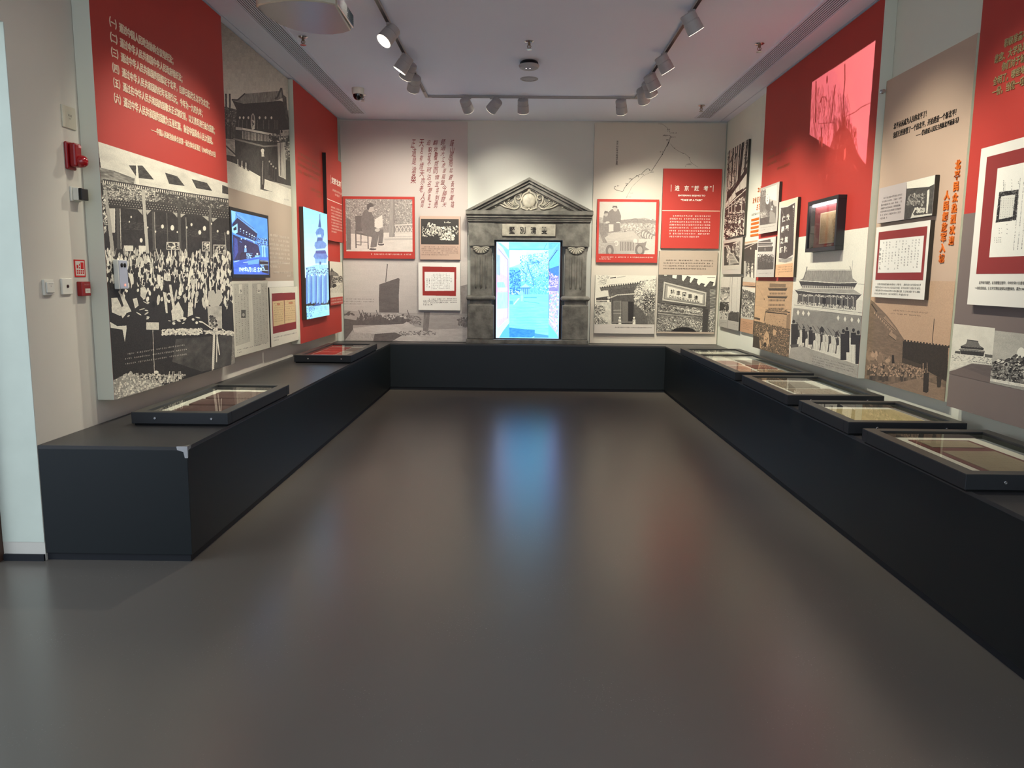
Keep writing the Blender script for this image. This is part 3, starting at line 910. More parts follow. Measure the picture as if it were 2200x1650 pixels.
def pic_letter():
    p = Pic(300, 360, [(580, 1015), (870, 1020), (870, 1353), (583, 1343)], (0.90, 0.885, 0.85))
    p.poly([(608, 1043), (842, 1050), (840, 1252), (610, 1243)], (0.60, 0.19, 0.17))
    p.poly([(622, 1080), (828, 1085), (828, 1215), (625, 1213)], (0.92, 0.915, 0.89))
    for i in range(13):
        x = 672 + i * 10
        for j in range(10):
            if (i * 7 + j * 3) % 11:
                p.scrib(x - 3, 1098 + j * 11, x + 4, 1098 + j * 11, 8, (0.45, 0.44, 0.42))
    for x, ys in ((806, (1120, 1130, 1146, 1152)), (640, (1130, 1142, 1156, 1170, 1182)), (655, (1130, 1140, 1150, 1160, 1170, 1185))):
        for y in ys:
            p.scrib(x - 5, y, x + 5, y, 9, (0.12, 0.12, 0.12))
    p.rows(612, 1270, 845, 1308, 4, 9.5, (0.25, 0.23, 0.22), last=0.28)
    return p.grain(0.015)


def pic_jeep():
    p = Pic(380, 340, [(95, 595), (490, 593), (475, 960), (88, 955)], 0.80)
    p.poly([(90, 590), (495, 590), (490, 715), (90, 715)], 0.84, n=0.02, ns=(30, 30))
    p.poly([(90, 700), (240, 740), (320, 715), (400, 705), (490, 720), (480, 960), (85, 960)], 0.62, n=0.14, ns=(5, 5))
    p.specks([(240, 720), (485, 715), (480, 860), (240, 800)], 240, 8, 6, (0.35, 0.95))
    p.poly([(240, 725), (340, 708), (485, 725), (485, 740), (240, 745)], 0.45, n=0.12, ns=(8, 4))
    for i in range(5):
        p.ell(400 + i * 18, 820 + i * 8, 22, 30, 0.4).ell(400 + i * 18, 820 + i * 8, 15, 22, 0.8)
    p.poly([(320, 850), (485, 855), (480, 960), (300, 960)], 0.84, n=0.05)
    # standing people in the car
    p.poly([(120, 700), (130, 672), (160, 668), (165, 735), (120, 740)], 0.36).ell(138, 682, 14, 16, 0.66).poly([(124, 678), (130, 658), (150, 660), (152, 674)], 0.25)
    p.poly([(152, 668), (180, 645), (225, 645), (242, 690), (240, 742), (155, 742)], 0.34, n=0.04).ell(202, 642, 16, 20, 0.7).poly([(180, 638), (186, 622), (214, 622), (218, 640), (200, 632)], 0.22)
    p.ell(150, 738, 14, 6, 0.82).ell(222, 740, 14, 6, 0.82)
    p.poly([(92, 740), (150, 750), (150, 880), (120, 880), (92, 800)], 0.4, n=0.1, ns=(6, 8))
    # car
    p.poly([(150, 742), (232, 742), (240, 800), (150, 812)], 0.36).poly([(158, 752), (190, 752), (190, 800), (158, 804)], 0.82)
    p.poly([(130, 845), (180, 812), (330, 800), (370, 850), (360, 880), (150, 880)], 0.74, n=0.04, ns=(20, 8))
    p.poly([(140, 870), (365, 860), (350, 955), (210, 955), (200, 880)], 0.66)
    for i in range(9):
        x = 238 + i * 11
        p.rect(x, 872, x + 5, 935, 0.28)
    p.ell(209, 884, 16, 19, 0.92).ell(209, 884, 9, 11, .7).ell(340, 868, 14, 17, 0.92).ell(382, 895, 12, 14, .9)
    p.poly([(125, 880), (200, 880), (215, 955), (190, 955), (180, 900), (140, 900)], 0.62).ell(165, 935, 28, 42, 0.3).ell(165, 935, 12, 22, 0.6)
    p.ell(372, 930, 34, 44, 0.28).ell(372, 930, 18, 26, 0.62).poly([(330, 880), (400, 880), (420, 868), (410, 910), (440, 930), (400, 935), (390, 900)], 0.4)
    return p.grain(0.035, 2).soft(1).tint((0.36, 0.33, 0.32), (0.82, 0.79, 0.74))


def pic_gate():
    p = Pic(400, 330, [(82, 95), (1095, 95), (1055, 915), (52, 910)], 0.86)
    p.specks([(130, 100), (320, 100), (240, 260), (120, 260)], 40, 20, 8, (0.5, 0.9)).line([(235, 100), (240, 240)], 4, 0.6)
    p.poly([(320, 140), (420, 122), (425, 140), (330, 152)], 0.2).poly([(430, 128), (590, 105), (580, 120), (450, 142)], 0.7)
    p.poly([(150, 300), (310, 255), (600, 225), (800, 200), (870, 290), (750, 330), (720, 400), (430, 430), (300, 460), (290, 350), (220, 350), (170, 365)], 0.34, n=0.1, ns=(6, 10))
    for i in range(17):
        p.ell(180 + i * 39, 290 - i * 5, 16, 12, 0.86).ell(196 + i * 39, 298 - i * 5, 12, 12, 0.2)
    p.poly([(320, 330), (720, 300), (730, 395), (440, 420)], 0.3, n=0.06, ns=(10, 6))
    p.line([(330, 470), (440, 420), (730, 400)], 14, 0.72)
    p.poly([(330, 480), (440, 432), (760, 410), (950, 560), (940, 910), (330, 905)], 0.30, n=0.04, ns=(8, 20))
    p.poly([(375, 525), (505, 520), (500, 870), (370, 870)], 0.42).poly([(392, 540), (488, 540), (484, 660), (390, 660)], 0.38).line([(370, 682), (505, 676)], 8, 0.66).line([(370, 730), (505, 728)], 12, 0.62).line([(500, 520), (495, 870)], 6, 0.6)
    p.poly([(520, 530), (615, 530), (612, 870), (520, 870)], 0.42).poly([(622, 530), (715, 535), (705, 855), (618, 855)], 0.14).poly([(735, 560), (940, 560), (935, 905), (740, 905)], 0.33, n=0.05)
    p.line([(335, 500), (340, 905)], 10, 0.62)
    p.poly([(90, 475), (330, 440), (335, 540), (90, 545)], 0.25, n=0.12, ns=(6, 6)).line([(85, 525), (310, 520)], 14, 0.85).ell(290, 525, 24, 24, 0.9).ell(300, 470, 26, 20, .8)
    p.poly([(85, 550), (325, 545), (325, 905), (60, 905)], 0.78, n=0.1, ns=(12, 12))
    p.specks([(65, 580), (230, 620), (230, 720), (110, 760), (280, 880), (260, 905), (55, 905)], 260, 14, 10, (0.15, 0.9))
    p.specks([(830, 180), (1090, 160), (1080, 560), (1000, 700), (920, 760), (830, 640), (720, 580), (730, 360)], 620, 17, 12, (0.3, 0.97))
    p.specks([(850, 400), (1080, 400), (1050, 760), (900, 740)], 130, 14, 12, (0.15, 0.4)).specks([(900, 200), (1080, 180), (1080, 330), (880, 340)], 90, 16, 10, (0.7, 0.95))
    p.poly([(940, 700), (1060, 680), (1055, 910), (940, 910)], 0.42, n=0.15, ns=(6, 10))
    for x in (478, 715):
        p.ell(x, 800, 17, 17, 0.92).poly([(x - 22, 830), (x + 22, 830), (x + 24, 910), (x - 24, 910)], 0.9).specks([(x - 15, 830), (x + 15, 830), (x + 15, 880), (x - 15, 880)], 7, 5, 5, (0.3, 0.6))
    p.poly([(350, 870), (700, 868), (700, 880), (350, 885)], 0.5)
    return p.grain(0.04, 2).soft(1).tint(*BW)


def pic_station():
    p = Pic(400, 380, [(1140, 95), (2090, 100), (2040, 1035), (1108, 1030)], 0.30)
    p.poly([(1100, 90), (2100, 90), (2100, 1040), (1100, 1040)], 0.31, n=0.07, ns=(16, 3))
    p.poly([(1520, 100), (2085, 100), (2060, 270), (2020, 285), (2035, 225), (1975, 205), (1905, 290), (1880, 290), (1885, 245), (1830, 235), (1800, 270), (1765, 230), (1775, 165), (1715, 155), (1665, 230), (1645, 215), (1660, 145), (1600, 125), (1545, 200), (1522, 185)], 0.93)
    p.poly([(1365, 100), (1440, 100), (1430, 160), (1365, 150)], 0.92).rect(1230, 98, 1275, 110, 0.9)
    for x, y in ((1600, 120), (1715, 155), (1830, 235), (1975, 205)):
        p.line([(x, y), (x + 65, y + 18)], 12, 0.12)
    p.rect(1935, 132, 2065, 142, 0.45)
    p.poly([(1225, 210), (1920, 385), (1905, 615), (1200, 520)], 0.74).poly([(1245, 240), (1900, 405), (1888, 600), (1222, 500)], 0.45).poly([(1265, 262), (1885, 415), (1870, 580), (1240, 485)], 0.60).poly([(1290, 285), (1862, 432), (1850, 562), (1280, 470)], 0.84, n=0.03)
    for i in range(22):
        y = 545 + i * 11
        p.line([(1120, y), (1930, y + 110)], 4, 0.2 if i % 2 else 0.5)
    for y in (560, 640, 690, 735):
        p.line([(1130, y), (1930, y + 80)], 13, 0.16 if y % 3 else 0.62)
    p.specks([(1490, 650), (1830, 690), (1820, 730), (1560, 690)], 60, 14, 7, (0.6, 0.97)).specks([(1130, 560), (1930, 660), (1920, 780), (1130, 700)], 130, 22, 4, (0.5, 0.9))
    p.poly([(1130, 760), (1860, 800), (1840, 1035), (1110, 1035)], 0.42, n=0.25, ns=(7, 4))
    p.specks([(1200, 860), (1560, 800), (1570, 950), (1350, 1000), (1280, 1030)], 260, 8, 14, (0.15, 0.9), rot=0.5).specks([(1560, 800), (1850, 880), (1840, 1035), (1740, 1020), (1640, 960)], 220, 8, 13, (0.2, 0.95), rot=-0.6).specks([(1120, 780), (1400, 800), (1250, 1030), (1110, 1030)], 150, 20, 6, (0.15, 0.8))
    p.poly([(1330, 1035), (1400, 985), (1510, 960), (1620, 962), (1700, 990), (1760, 1035)], 0.10)
    p.poly([(1860, 640), (1950, 660), (1930, 1035), (1850, 1035)], 0.22)
    for i in range(30):
        y = 340 + i * 23
        p.poly([(1975, y), (2070, y - 18), (2068, y - 6), (1972, y + 12)], 0.4 + 0.35 * RNG.random())
    p.specks([(1965, 690), (2060, 690), (2045, 1030), (1950, 1030)], 110, 12, 7, (0.3, 0.95))
    return p.grain(0.04, 2).soft(1).tint(*BW)


def pic_portal():
    p = Pic(560, 800, [(95, 112), (1085, 122), (1055, 1560), (90, 1552)], 0)
    CY, LB, BL, WH = (0.52, 0.90, 0.96), (0.42, 0.74, 0.97), (0.20, 0.45, 0.86), (0.86, 0.99, 1.0)
    p.poly([(60, 90), (1120, 90), (1120, 1600), (60, 1600)], CY, n=0.05, ns=(60, 60))
    for i in range(12):
        p.rect(200, 230 + i * 30, 1000, 262 + i * 30, (0.78 - 0.02 * i, 0.99 - 0.008 * i, 0.99), n=0.02, ns=(40, 20))
    p.poly([(300, 240), (560, 240), (560, 380), (470, 440), (300, 500)], WH)
    p.poly([(95, 112), (1085, 122), (960, 235), (220, 235)], (0.50, 0.83, 0.90), n=0.06, ns=(40, 20)).poly([(220, 215), (960, 220), (950, 238), (225, 236)], (0.38, 0.68, 0.80)).line([(880, 130), (830, 225)], 10, (0.36, 0.62, 0.76))
    # trees and pavilion seen through the doorway
    p.poly([(295, 500), (430, 500), (520, 620), (640, 700), (900, 560), (900, 900), (295, 900)], (0.42, 0.72, 0.95), n=0.14, ns=(5, 5))
    p.specks([(295, 540), (470, 540), (470, 880), (295, 880)], 240, 12, 12, [(0.20, 0.44, 0.85), (0.30, 0.56, .92), (0.45, 0.75, 0.97), (0.16, 0.38, 0.8)])
    p.specks([(460, 330), (900, 250), (900, 880), (640, 800), (470, 700)], 560, 11, 9, [(0.38, 0.68, 0.94), (0.62, 0.92, 0.99), (0.8, 0.99, 1), (0.28, .55, .88), (0.5, 0.82, .97)])
    for pts, w in (([(545, 720), (560, 600), (480, 530)], 12), ([(560, 600), (600, 470), (560, 400)], 8), ([(670, 780), (660, 680), (600, 540), (570, 450)], 12), ([(600, 540), (700, 460)], 6), ([(660, 690), (740, 620)], 6), ([(590, 400), (760, 440)], 5), ([(620, 370), (700, 480)], 5)):
        p.line(pts, w, (0.28, 0.50, 0.82))
    p.specks([(590, 370), (780, 400), (740, 480), (620, 420)], 40, 16, 5, [(0.22, .42, .72), (0.4, .65, .88)])
    p.poly([(540, 740), (625, 800), (450, 805), (520, 760)], (0.66, 0.93, 0.99)).poly([(450, 800), (625, 797), (625, 815), (450, 818)], (0.28, 0.5, 0.85))
    p.poly([(470, 815), (610, 815), (610, 905), (470, 905)], (0.35, 0.55, 0.92))
    for x in (475, 500, 530, 560, 590, 610):
        p.line([(x, 815), (x, 905)], 7, (0.6, 0.85, 1))
    p.specks([(300, 840), (470, 840), (470, 910), (300, 910)], 60, 9, 12, [(0.2, .42, .85), (.8, .97, 1)])
    p.poly([(295, 905), (900, 900), (900, 1340), (1010, 1540), (150, 1540), (295, 1340)], (0.50, 0.88, 0.97), n=0.05, ns=(60, 8))
    p.line([(300, 912), (470, 912)], 8, (0.22, .48, .85)).line([(520, 950), (720, 950)], 12, (0.32, 0.6, .88)).line([(520, 1005), (760, 1035)], 10, (0.36, .66, .9))
    p.poly([(355, 1050), (430, 960), (460, 960), (370, 1060)], (0.75, 0.96, 1)).poly([(300, 1000), (350, 1000), (360, 1050), (300, 1050)], (0.36, 0.66, 0.86))
    p.ell(490, 890, 26, 45, (0.55, 0.8, 0.98)).poly([(470, 920), (512, 920), (500, 1005), (478, 1005)], (0.62, 0.9, 1))
    for i in range(16):
        y = 1090 + i * 22
        p.line([(300 + RNG.integers(0, 120), y), (620 + RNG.integers(0, 280), y + 8)], 5, (0.36, 0.68, 0.93), alpha=0.7)
    for i in range(6):
        p.line([(250, 1250 + i * 40), (950, 1250 + i * 40)], 4, (0.32, 0.62, 0.92), alpha=0.6)
    p.poly([(250, 1390), (510, 1420), (690, 1430), (690, 1520), (640, 1545), (140, 1545)], (0.22, 0.50, 0.90), n=0.07, ns=(16, 8)).poly([(690, 1480), (1010, 1530), (1000, 1548), (680, 1548)], (0.30, 0.56, 0.9))
    # the two door leaves
    for y in range(112, 1560, 24):
        t = (y - 112) / 1448
        a = (0.80 - 0.05 * math.sin(t * 9), 0.72 + 0.13 * math.sin(t * 8 + 0.8), 0.90 - 0.02 * t)
        y1 = min(y + 26, 1560)
        yl = lambda x, yy: yy
        p.poly([(90, y), (290, y), (290, y1), (90, y1)], a, n=0.03)
    p.poly([(140, 112), (290, 240), (290, 360)], (0.55, 0.85, 0.92)).poly([(95, 108), (160, 140), (290, 370), (300, 230), (220, 225)], (0.50, 0.84, 0.92))
    p.poly([(295, 1330), (300, 1560), (140, 1545), (200, 1450)], (0.36, 0.66, 0.95))
    p.poly([(115, 215), (130, 215), (272, 385), (275, 1260), (120, 1400), (105, 1390)], (0.80, 0.70, 0.86), n=0.03)
    for q, c in (([(130, 250), (270, 400), (270, 650), (130, 560)], (0.83, 0.74, 0.82)), ([(100, 300), (150, 320), (150, 620), (100, 600)], (0.62, 0.68, 0.95)), ([(105, 720), (210, 720), (240, 800), (110, 800)], (0.60, 0.80, 0.97)), ([(150, 800), (275, 800), (275, 850), (150, 850)], (0.86, 0.80, 0.78)), ([(110, 870), (275, 870), (275, 1120), (110, 1120)], (0.66, 0.82, 0.97)), ([(110, 1120), (275, 1110), (275, 1230), (110, 1290)], (0.86, 0.74, 0.80))):
        p.poly(q, c, n=0.05, ns=(8, 30))
    for x in (150, 180, 205, 228, 250):
        p.line([(x, 300 + (x - 150) * 1.0), (x, 1360 - (x - 150) * 0.9)], 3, (0.66, 0.64, 0.86), alpha=0.6)
    p.line([(125, 215), (272, 388), (274, 1260), (122, 1395)], 7, (0.55, 0.45, 0.66)).line([(125, 1395), (274, 1262)], 6, (0.98, 0.9, 1)).line([(292, 240), (295, 1330)], 6, (0.70, 0.92, 0.99))
    for y in range(122, 1560, 24):
        t = (y - 122) / 1440
        c = (0.42 + 0.3 * t, 0.70 - 0.12 * math.sin(t * 3.2), 0.93)
        p.poly([(905, y), (1088, y), (1088, min(y + 26, 1562)), (905, min(y + 26, 1562))], c, n=0.05, ns=(8, 20))
    p.poly([(1085, 110), (1030, 180), (905, 380), (900, 220), (960, 230)], (0.50, 0.84, 0.94)).poly([(900, 1340), (900, 1570), (1060, 1570), (1030, 1500)], (0.42, 0.78, 0.97))
    p.poly([(915, 400), (1040, 250), (1070, 250), (1060, 480), (910, 520)], (0.42, 0.78, 0.97), n=0.04).poly([(910, 520), (1062, 470), (1060, 640), (915, 650)], (0.28, 0.48, 0.92), n=0.05)
    p.poly([(912, 640), (1058, 620), (1058, 900), (912, 900)], (0.55, 0.50, 0.86), n=0.06, ns=(12, 12))
    p.specks([(915, 560), (1050, 640), (1040, 800), (915, 790)], 50, 12, 18, [(0.95, 0.78, 0.93), (0.78, 0.68, 0.94), (0.45, 0.45, 0.85)])
    p.specks([(915, 860), (1050, 860), (1040, 1480), (920, 1300)], 130, 14, 26, [(0.95, 0.74, 0.85), (0.85, 0.68, 0.88), (0.62, 0.62, 0.92), (0.55, 0.74, .95), (.9, .8, .95)])
    for x in (935, 955, 975, 1000, 1025):
        p.line([(x, 420), (x, 1290 + (x - 935) * 1.2)], 3, (0.30, 0.45, 0.80), alpha=0.55)
    p.line([(1040, 235), (910, 410), (912, 700)], 8, (0.08, 0.14, 0.30)).line([(912, 830), (908, 1260)], 6, (0.3, 0.4, 0.7)).line([(905, 1265), (1030, 1400)], 7, (0.97, 0.92, 1)).line([(905, 800), (1045, 770)], 6, (0.97, 0.85, 0.97)).line([(905, 860), (1045, 865)], 6, (0.95, 0.85, 0.98))
    p.line([(92, 112), (1085, 122)], 8, WH).line([(90, 112), (90, 1552)], 10, (0.75, 0.85, 1)).line([(1083, 122), (1054, 1560)], 8, (0.7, .85, 1)).line([(90, 1550), (1055, 1558)], 8, (0.75, 0.92, 1))
    p.a *= np.array((0.84, 0.92, 1.0), np.float32)
    return p.soft(1)


def pic_street():
    p = Pic(220, 480, [(105, 185), (327, 75), (292, 1150), (50, 1178)], 0.82)
    for x, x2, w in ((130, 100, 8), (170, 140, 12), (192, 176, 8), (215, 190, 8), (240, 215, 12), (272, 225, 26), (315, 280, 20)):
        p.line([(x, 80), (x2, 560)], w, 0.15)
    for x, y, l in ((120, 290, 90), (180, 380, 60), (200, 210, 70), (150, 240, 60), (240, 160, 90)):
        p.line([(x, y), (x - 16, y + l)], 9, 0.2)
    p.specks([(100, 200), (200, 180), (180, 560), (90, 640)], 50, 4, 22, (0.15, 0.45)).specks([(270, 100), (325, 80), (325, 250), (280, 300)], 24, 4, 9, (0.4, 0.6))
    p.poly([(90, 690), (328, 340), (325, 415), (85, 745)], 0.16).poly([(95, 620), (190, 530), (210, 520), (330, 260), (330, 300), (240, 450), (90, 700)], 0.2)
    p.poly([(82, 740), (322, 415), (318, 560), (78, 790)], 0.88).line([(80, 745), (323, 415)], 6, 0.25)
    for x in (110, 150, 190, 240):
        p.line([(x, 730 - (x - 80) * 1.3), (x, 800 - (x - 80) * 1.1)], 5, 0.5)
    p.poly([(75, 790), (318, 570), (315, 690), (290, 1000), (60, 930)], 0.2, n=0.05)
    p.line([(75, 800), (310, 605)], 10, 0.88).line([(85, 820), (280, 690)], 8, 0.75).poly([(190, 640), (280, 590), (270, 640), (200, 680)], 0.15)
    for x in (115, 150, 187, 265):
        p.line([(x, 700), (x - 5, 900)], 9, 0.72)
    p.specks([(190, 730), (310, 680), (310, 760), (200, 800)], 20, 8, 10, (0.6, 0.9))
    p.specks([(65, 850), (295, 850), (290, 1020), (60, 1060)], 190, 7, 10, (0.4, 0.98)).specks([(60, 870), (290, 880), (285, 1060), (60, 1060)], 120, 8, 11, (0.08, 0.2))
    for x, y, w in ((85, 1040, 16), (140, 1000, 13), (195, 980, 13), (240, 960, 11)):
        p.ell(x, y - 20, w * .7, w, 0.75).poly([(x - w, y), (x + w, y), (x + w * 1.2, y + 130), (x - w * 1.4, y + 130)], 0.88)
    p.specks([(60, 1000), (290, 1000), (285, 1170), (50, 1170)], 70, 10, 20, (0.1, 0.25))
    p.poly([(150, 1160), (165, 1115), (185, 1120), (186, 1155)], 0.93).scrib(190, 1092, 265, 1078, 9, 0.7)
    return p.grain(0.03, 2).soft(1).tint(*BW)


def pic_train():
    p = Pic(200, 240, [(50, 1205), (272, 1175), (243, 1597), (25, 1597)], 0.78)
    p.poly([(50, 1225), (262, 1195), (240, 1530), (40, 1535)], 0.22, n=0.04)
    p.poly([(200, 1200), (262, 1195), (250, 1440), (195, 1400)], 0.6, n=0.25, ns=(4, 12)).specks([(150, 1260), (250, 1230), (245, 1440), (160, 1380)], 60, 7, 16, (0.1, 0.9))
    p.line([(165, 1235), (240, 1205)], 12, 0.85).line([(50, 1260), (105, 1260), (108, 1310)], 14, 0.85)
    p.specks([(80, 1280), (140, 1290), (110, 1500), (80, 1500)], 40, 9, 18, (0.4, 0.9))
    p.poly([(120, 1350), (160, 1370), (240, 1510), (100, 1530)], 0.72)
    for i in range(9):
        p.line([(108 + i * 2, 1380 + i * 17), (150 + i * 9, 1385 + i * 16)], 7, 0.15)
    return p.grain(0.03).tint(*BW)


def pic_shop():
    p = Pic(150, 260, [(195, 745), (285, 730), (270, 1050), (182, 1050)], 0.25)
    p.poly([(190, 740), (290, 725), (290, 745), (190, 770)], 0.8).line([(195, 790), (285, 745)], 5, 0.75)
    p.rect(190, 880, 208, 1020, 0.7).ell(237, 790, 3, 8, 0.9)
    for x in (222, 247):
        p.ell(x, 900, 5, 9, 0.8).poly([(x - 7, 910), (x + 6, 910), (x + 9, 1000), (x - 9, 1005)], 0.86)
    p.specks([(205, 880), (280, 860), (280, 960), (205, 970)], 40, 4, 9, (0.15, 0.5))
    p.poly([(182, 1000), (210, 985), (275, 1000), (270, 1030), (182, 1040)], 0.8).poly([(266, 800), (283, 800), (276, 1010), (262, 1010)], 0.85)
    p.tint(*BW)
    p.poly([(178, 1022), (272, 1026), (272, 1055), (178, 1055)], (0.76, 0.62, 0.50)).poly([(190, 735), (292, 722), (292, 738), (190, 758)], (0.76, 0.64, 0.52))
    p.scrib(225, 1040, 265, 1040, 6, (0.35, .28, .22))
    return p


def pic_double():
    p = Pic(260, 300, [(60, 120), (405, 115), (345, 1020), (25, 950)], 0.78)
    p.poly([(60, 110), (410, 110), (400, 800), (50, 700)], 0.84, n=0.02)
    p.poly([(60, 300), (210, 300), (200, 470), (55, 600)], 0.5, n=0.3, ns=(8, 8))
    p.specks([(58, 320), (208, 300), (178, 840), (35, 830)], 120, 12, 16, (0.1, 0.95)).specks([(60, 420), (200, 420), (195, 600), (50, 600)], 30, 18, 22, (0.7, 0.97)).specks([(45, 560), (190, 560), (185, 700), (45, 680)], 40, 14, 26, (0.1, 0.2))
    p.poly([(222, 118), (395, 118), (358, 730), (190, 720)], 0.83, n=0.02).line([(258, 118), (228, 720)], 7, 0.5).line([(345, 130), (315, 690)], 4, 0.6).line([(222, 118), (190, 720)], 4, 0.4)
    p.poly([(188, 740), (215, 725), (300, 725), (360, 715), (352, 880), (180, 850)], 0.22, n=0.05)
    p.specks([(200, 715), (360, 715), (355, 760), (195, 770)], 30, 8, 14, (0.15, 0.35))
    p.poly([(30, 840), (178, 850), (172, 990), (22, 960)], 0.68).poly([(180, 860), (352, 880), (345, 1030), (176, 990)], 0.70).line([(182, 700), (172, 990)], 5, 0.3)
    p.scrib(50, 885, 160, 892, 14, 0.3).scrib(45, 908, 80, 912, 14, 0.3).scrib(255, 920, 330, 930, 14, 0.3)
    return p.grain(0.03).tint((0.2, 0.19, 0.18), (0.90, 0.88, 0.82))


def pic_march():
    p = Pic(200, 260, [(435, 285), (670, 270), (605, 1085), (370, 1040)], 0.88)
    p.specks([(430, 330), (660, 380), (640, 520), (410, 520)], 120, 10, 24, (0.2, 0.5)).poly([(430, 420), (440, 310), (450, 420)], 0.3).poly([(540, 440), (575, 340), (610, 440)], 0.3).poly([(615, 480), (640, 400), (660, 500)], 0.3)
    p.specks([(415, 500), (650, 520), (630, 820), (400, 790)], 210, 11, 26, (0.15, 0.95))
    p.poly([(385, 780), (620, 800), (620, 840), (385, 820)], 0.75)
    p.tint(*BW)
    p.poly([(380, 815), (640, 835), (620, 1100), (360, 1060)], (0.76, 0.60, 0.47))
    for i in range(5):
        p.scrib(400 + 15 * (i == 0), 870 + i * 27, 600 if i < 4 else 540, 900 + i * 27, 15, (0.35, 0.27, 0.2))
    p.poly([(425, 210), (680, 200), (672, 290), (425, 285)], (0.76, 0.62, 0.50))
    return p


def pic_tower():
    p = Pic(400, 560, [(673, 175), (1294, 183), (1216, 1480), (612, 1299)], 0.78)
    for i in range(20):
        p.rect(580, 160 + i * 45, 1320, 207 + i * 45, 0.80 + 0.006 * i, n=0.05, ns=(40, 30))
    p.line([(690, 250), (830, 540)], 3, 0.5).line([(640, 490), (850, 485)], 2, 0.6).line([(650, 590), (850, 640)], 2, 0.6).line([(1190, 670), (1300, 650)], 3, 0.4).ell(808, 490, 8, 12, 0.35)
    p.poly([(900, 225), (1170, 235), (1165, 290), (895, 285)], 0.50, n=0.04).poly([(865, 290), (1205, 295), (1195, 305), (870, 310)], 0.62).poly([(870, 305), (1195, 305), (1175, 350), (885, 345)], 0.22)
    p.poly([(880, 350), (1180, 352), (1175, 430), (870, 425)], 0.84).poly([(855, 425), (1205, 430), (1195, 445), (865, 440)], 0.66).poly([(860, 440), (1200, 445), (1175, 480), (870, 470)], 0.2).poly([(870, 475), (1180, 480), (1170, 680), (850, 660)], 0.82, n=0.04)
    for y, n, x0, x1 in ((395, 14, 905, 1155), (510, 14, 890, 1148), (590, 14, 888, 1140), (652, 14, 882, 1135)):
        for i in range(n):
            x = x0 + (x1 - x0) * i / (n - 1)
            p.rect(x - 6, y - 17, x + 5, y + 17, 0.25)
    p.poly([(830, 660), (1190, 690), (1240, 715), (1235, 730), (830, 695)], 0.6, n=0.12, ns=(8, 5)).poly([(830, 695), (1190, 735), (1190, 755), (828, 715)], 0.2).specks([(880, 640), (1190, 660), (1190, 710), (860, 680)], 40, 12, 8, (0.25, 0.5)).ell(1222, 715, 18, 14, 0.2)
    p.poly([(828, 715), (1185, 755), (1172, 1010), (800, 950)], 0.78, n=0.06, ns=(12, 6)).poly([(1185, 755), (1245, 735), (1235, 1000), (1172, 1000)], 0.58, n=0.06).line([(828, 700), (805, 870)], 10, 0.25)
    p.specks([(840, 760), (1170, 780), (1160, 960), (830, 920)], 24, 7, 5, (0.45, 0.6))
    p.poly([(600, 850), (760, 880), (830, 920), (1240, 1000), (1330, 1000), (1240, 1500), (590, 1320)], 0.36, n=0.14, ns=(8, 8))
    p.poly([(640, 790), (740, 815), (735, 850), (640, 825)], 0.3, n=0.1)
    p.specks([(620, 850), (780, 890), (1250, 1000), (1220, 1480), (612, 1300)], 700, 10, 14, (0.12, 0.5)).specks([(640, 900), (1230, 1010), (1210, 1460), (720, 1320)], 190, 7, 9, (0.7, 1.0))
    p.poly([(600, 1100), (720, 1130), (740, 1330), (600, 1300)], 0.16)
    p.poly([(790, 1250), (800, 1100), (850, 1020), (885, 1090), (890, 1230), (860, 1300)], 0.84, n=0.1, ns=(10, 10)).poly([(945, 1060), (965, 1000), (1010, 1020), (1000, 1090), (960, 1110)], 0.85).ell(820, 1260, 26, 40, 0.15)
    p.specks([(805, 1110), (870, 1110), (870, 1220), (805, 1220)], 9, 7, 10, (0.3, 0.5)).line([(735, 1190), (745, 1320)], 20, 0.8)
    p.line([(1040, 1270), (1160, 1290), (1220, 1400)], 22, 0.3).line([(1060, 1260), (1170, 1290)], 12, 0.8)
    return p.grain(0.04, 2.5).soft(1).tint((0.19, 0.17, 0.15), (0.82, 0.68, 0.53))


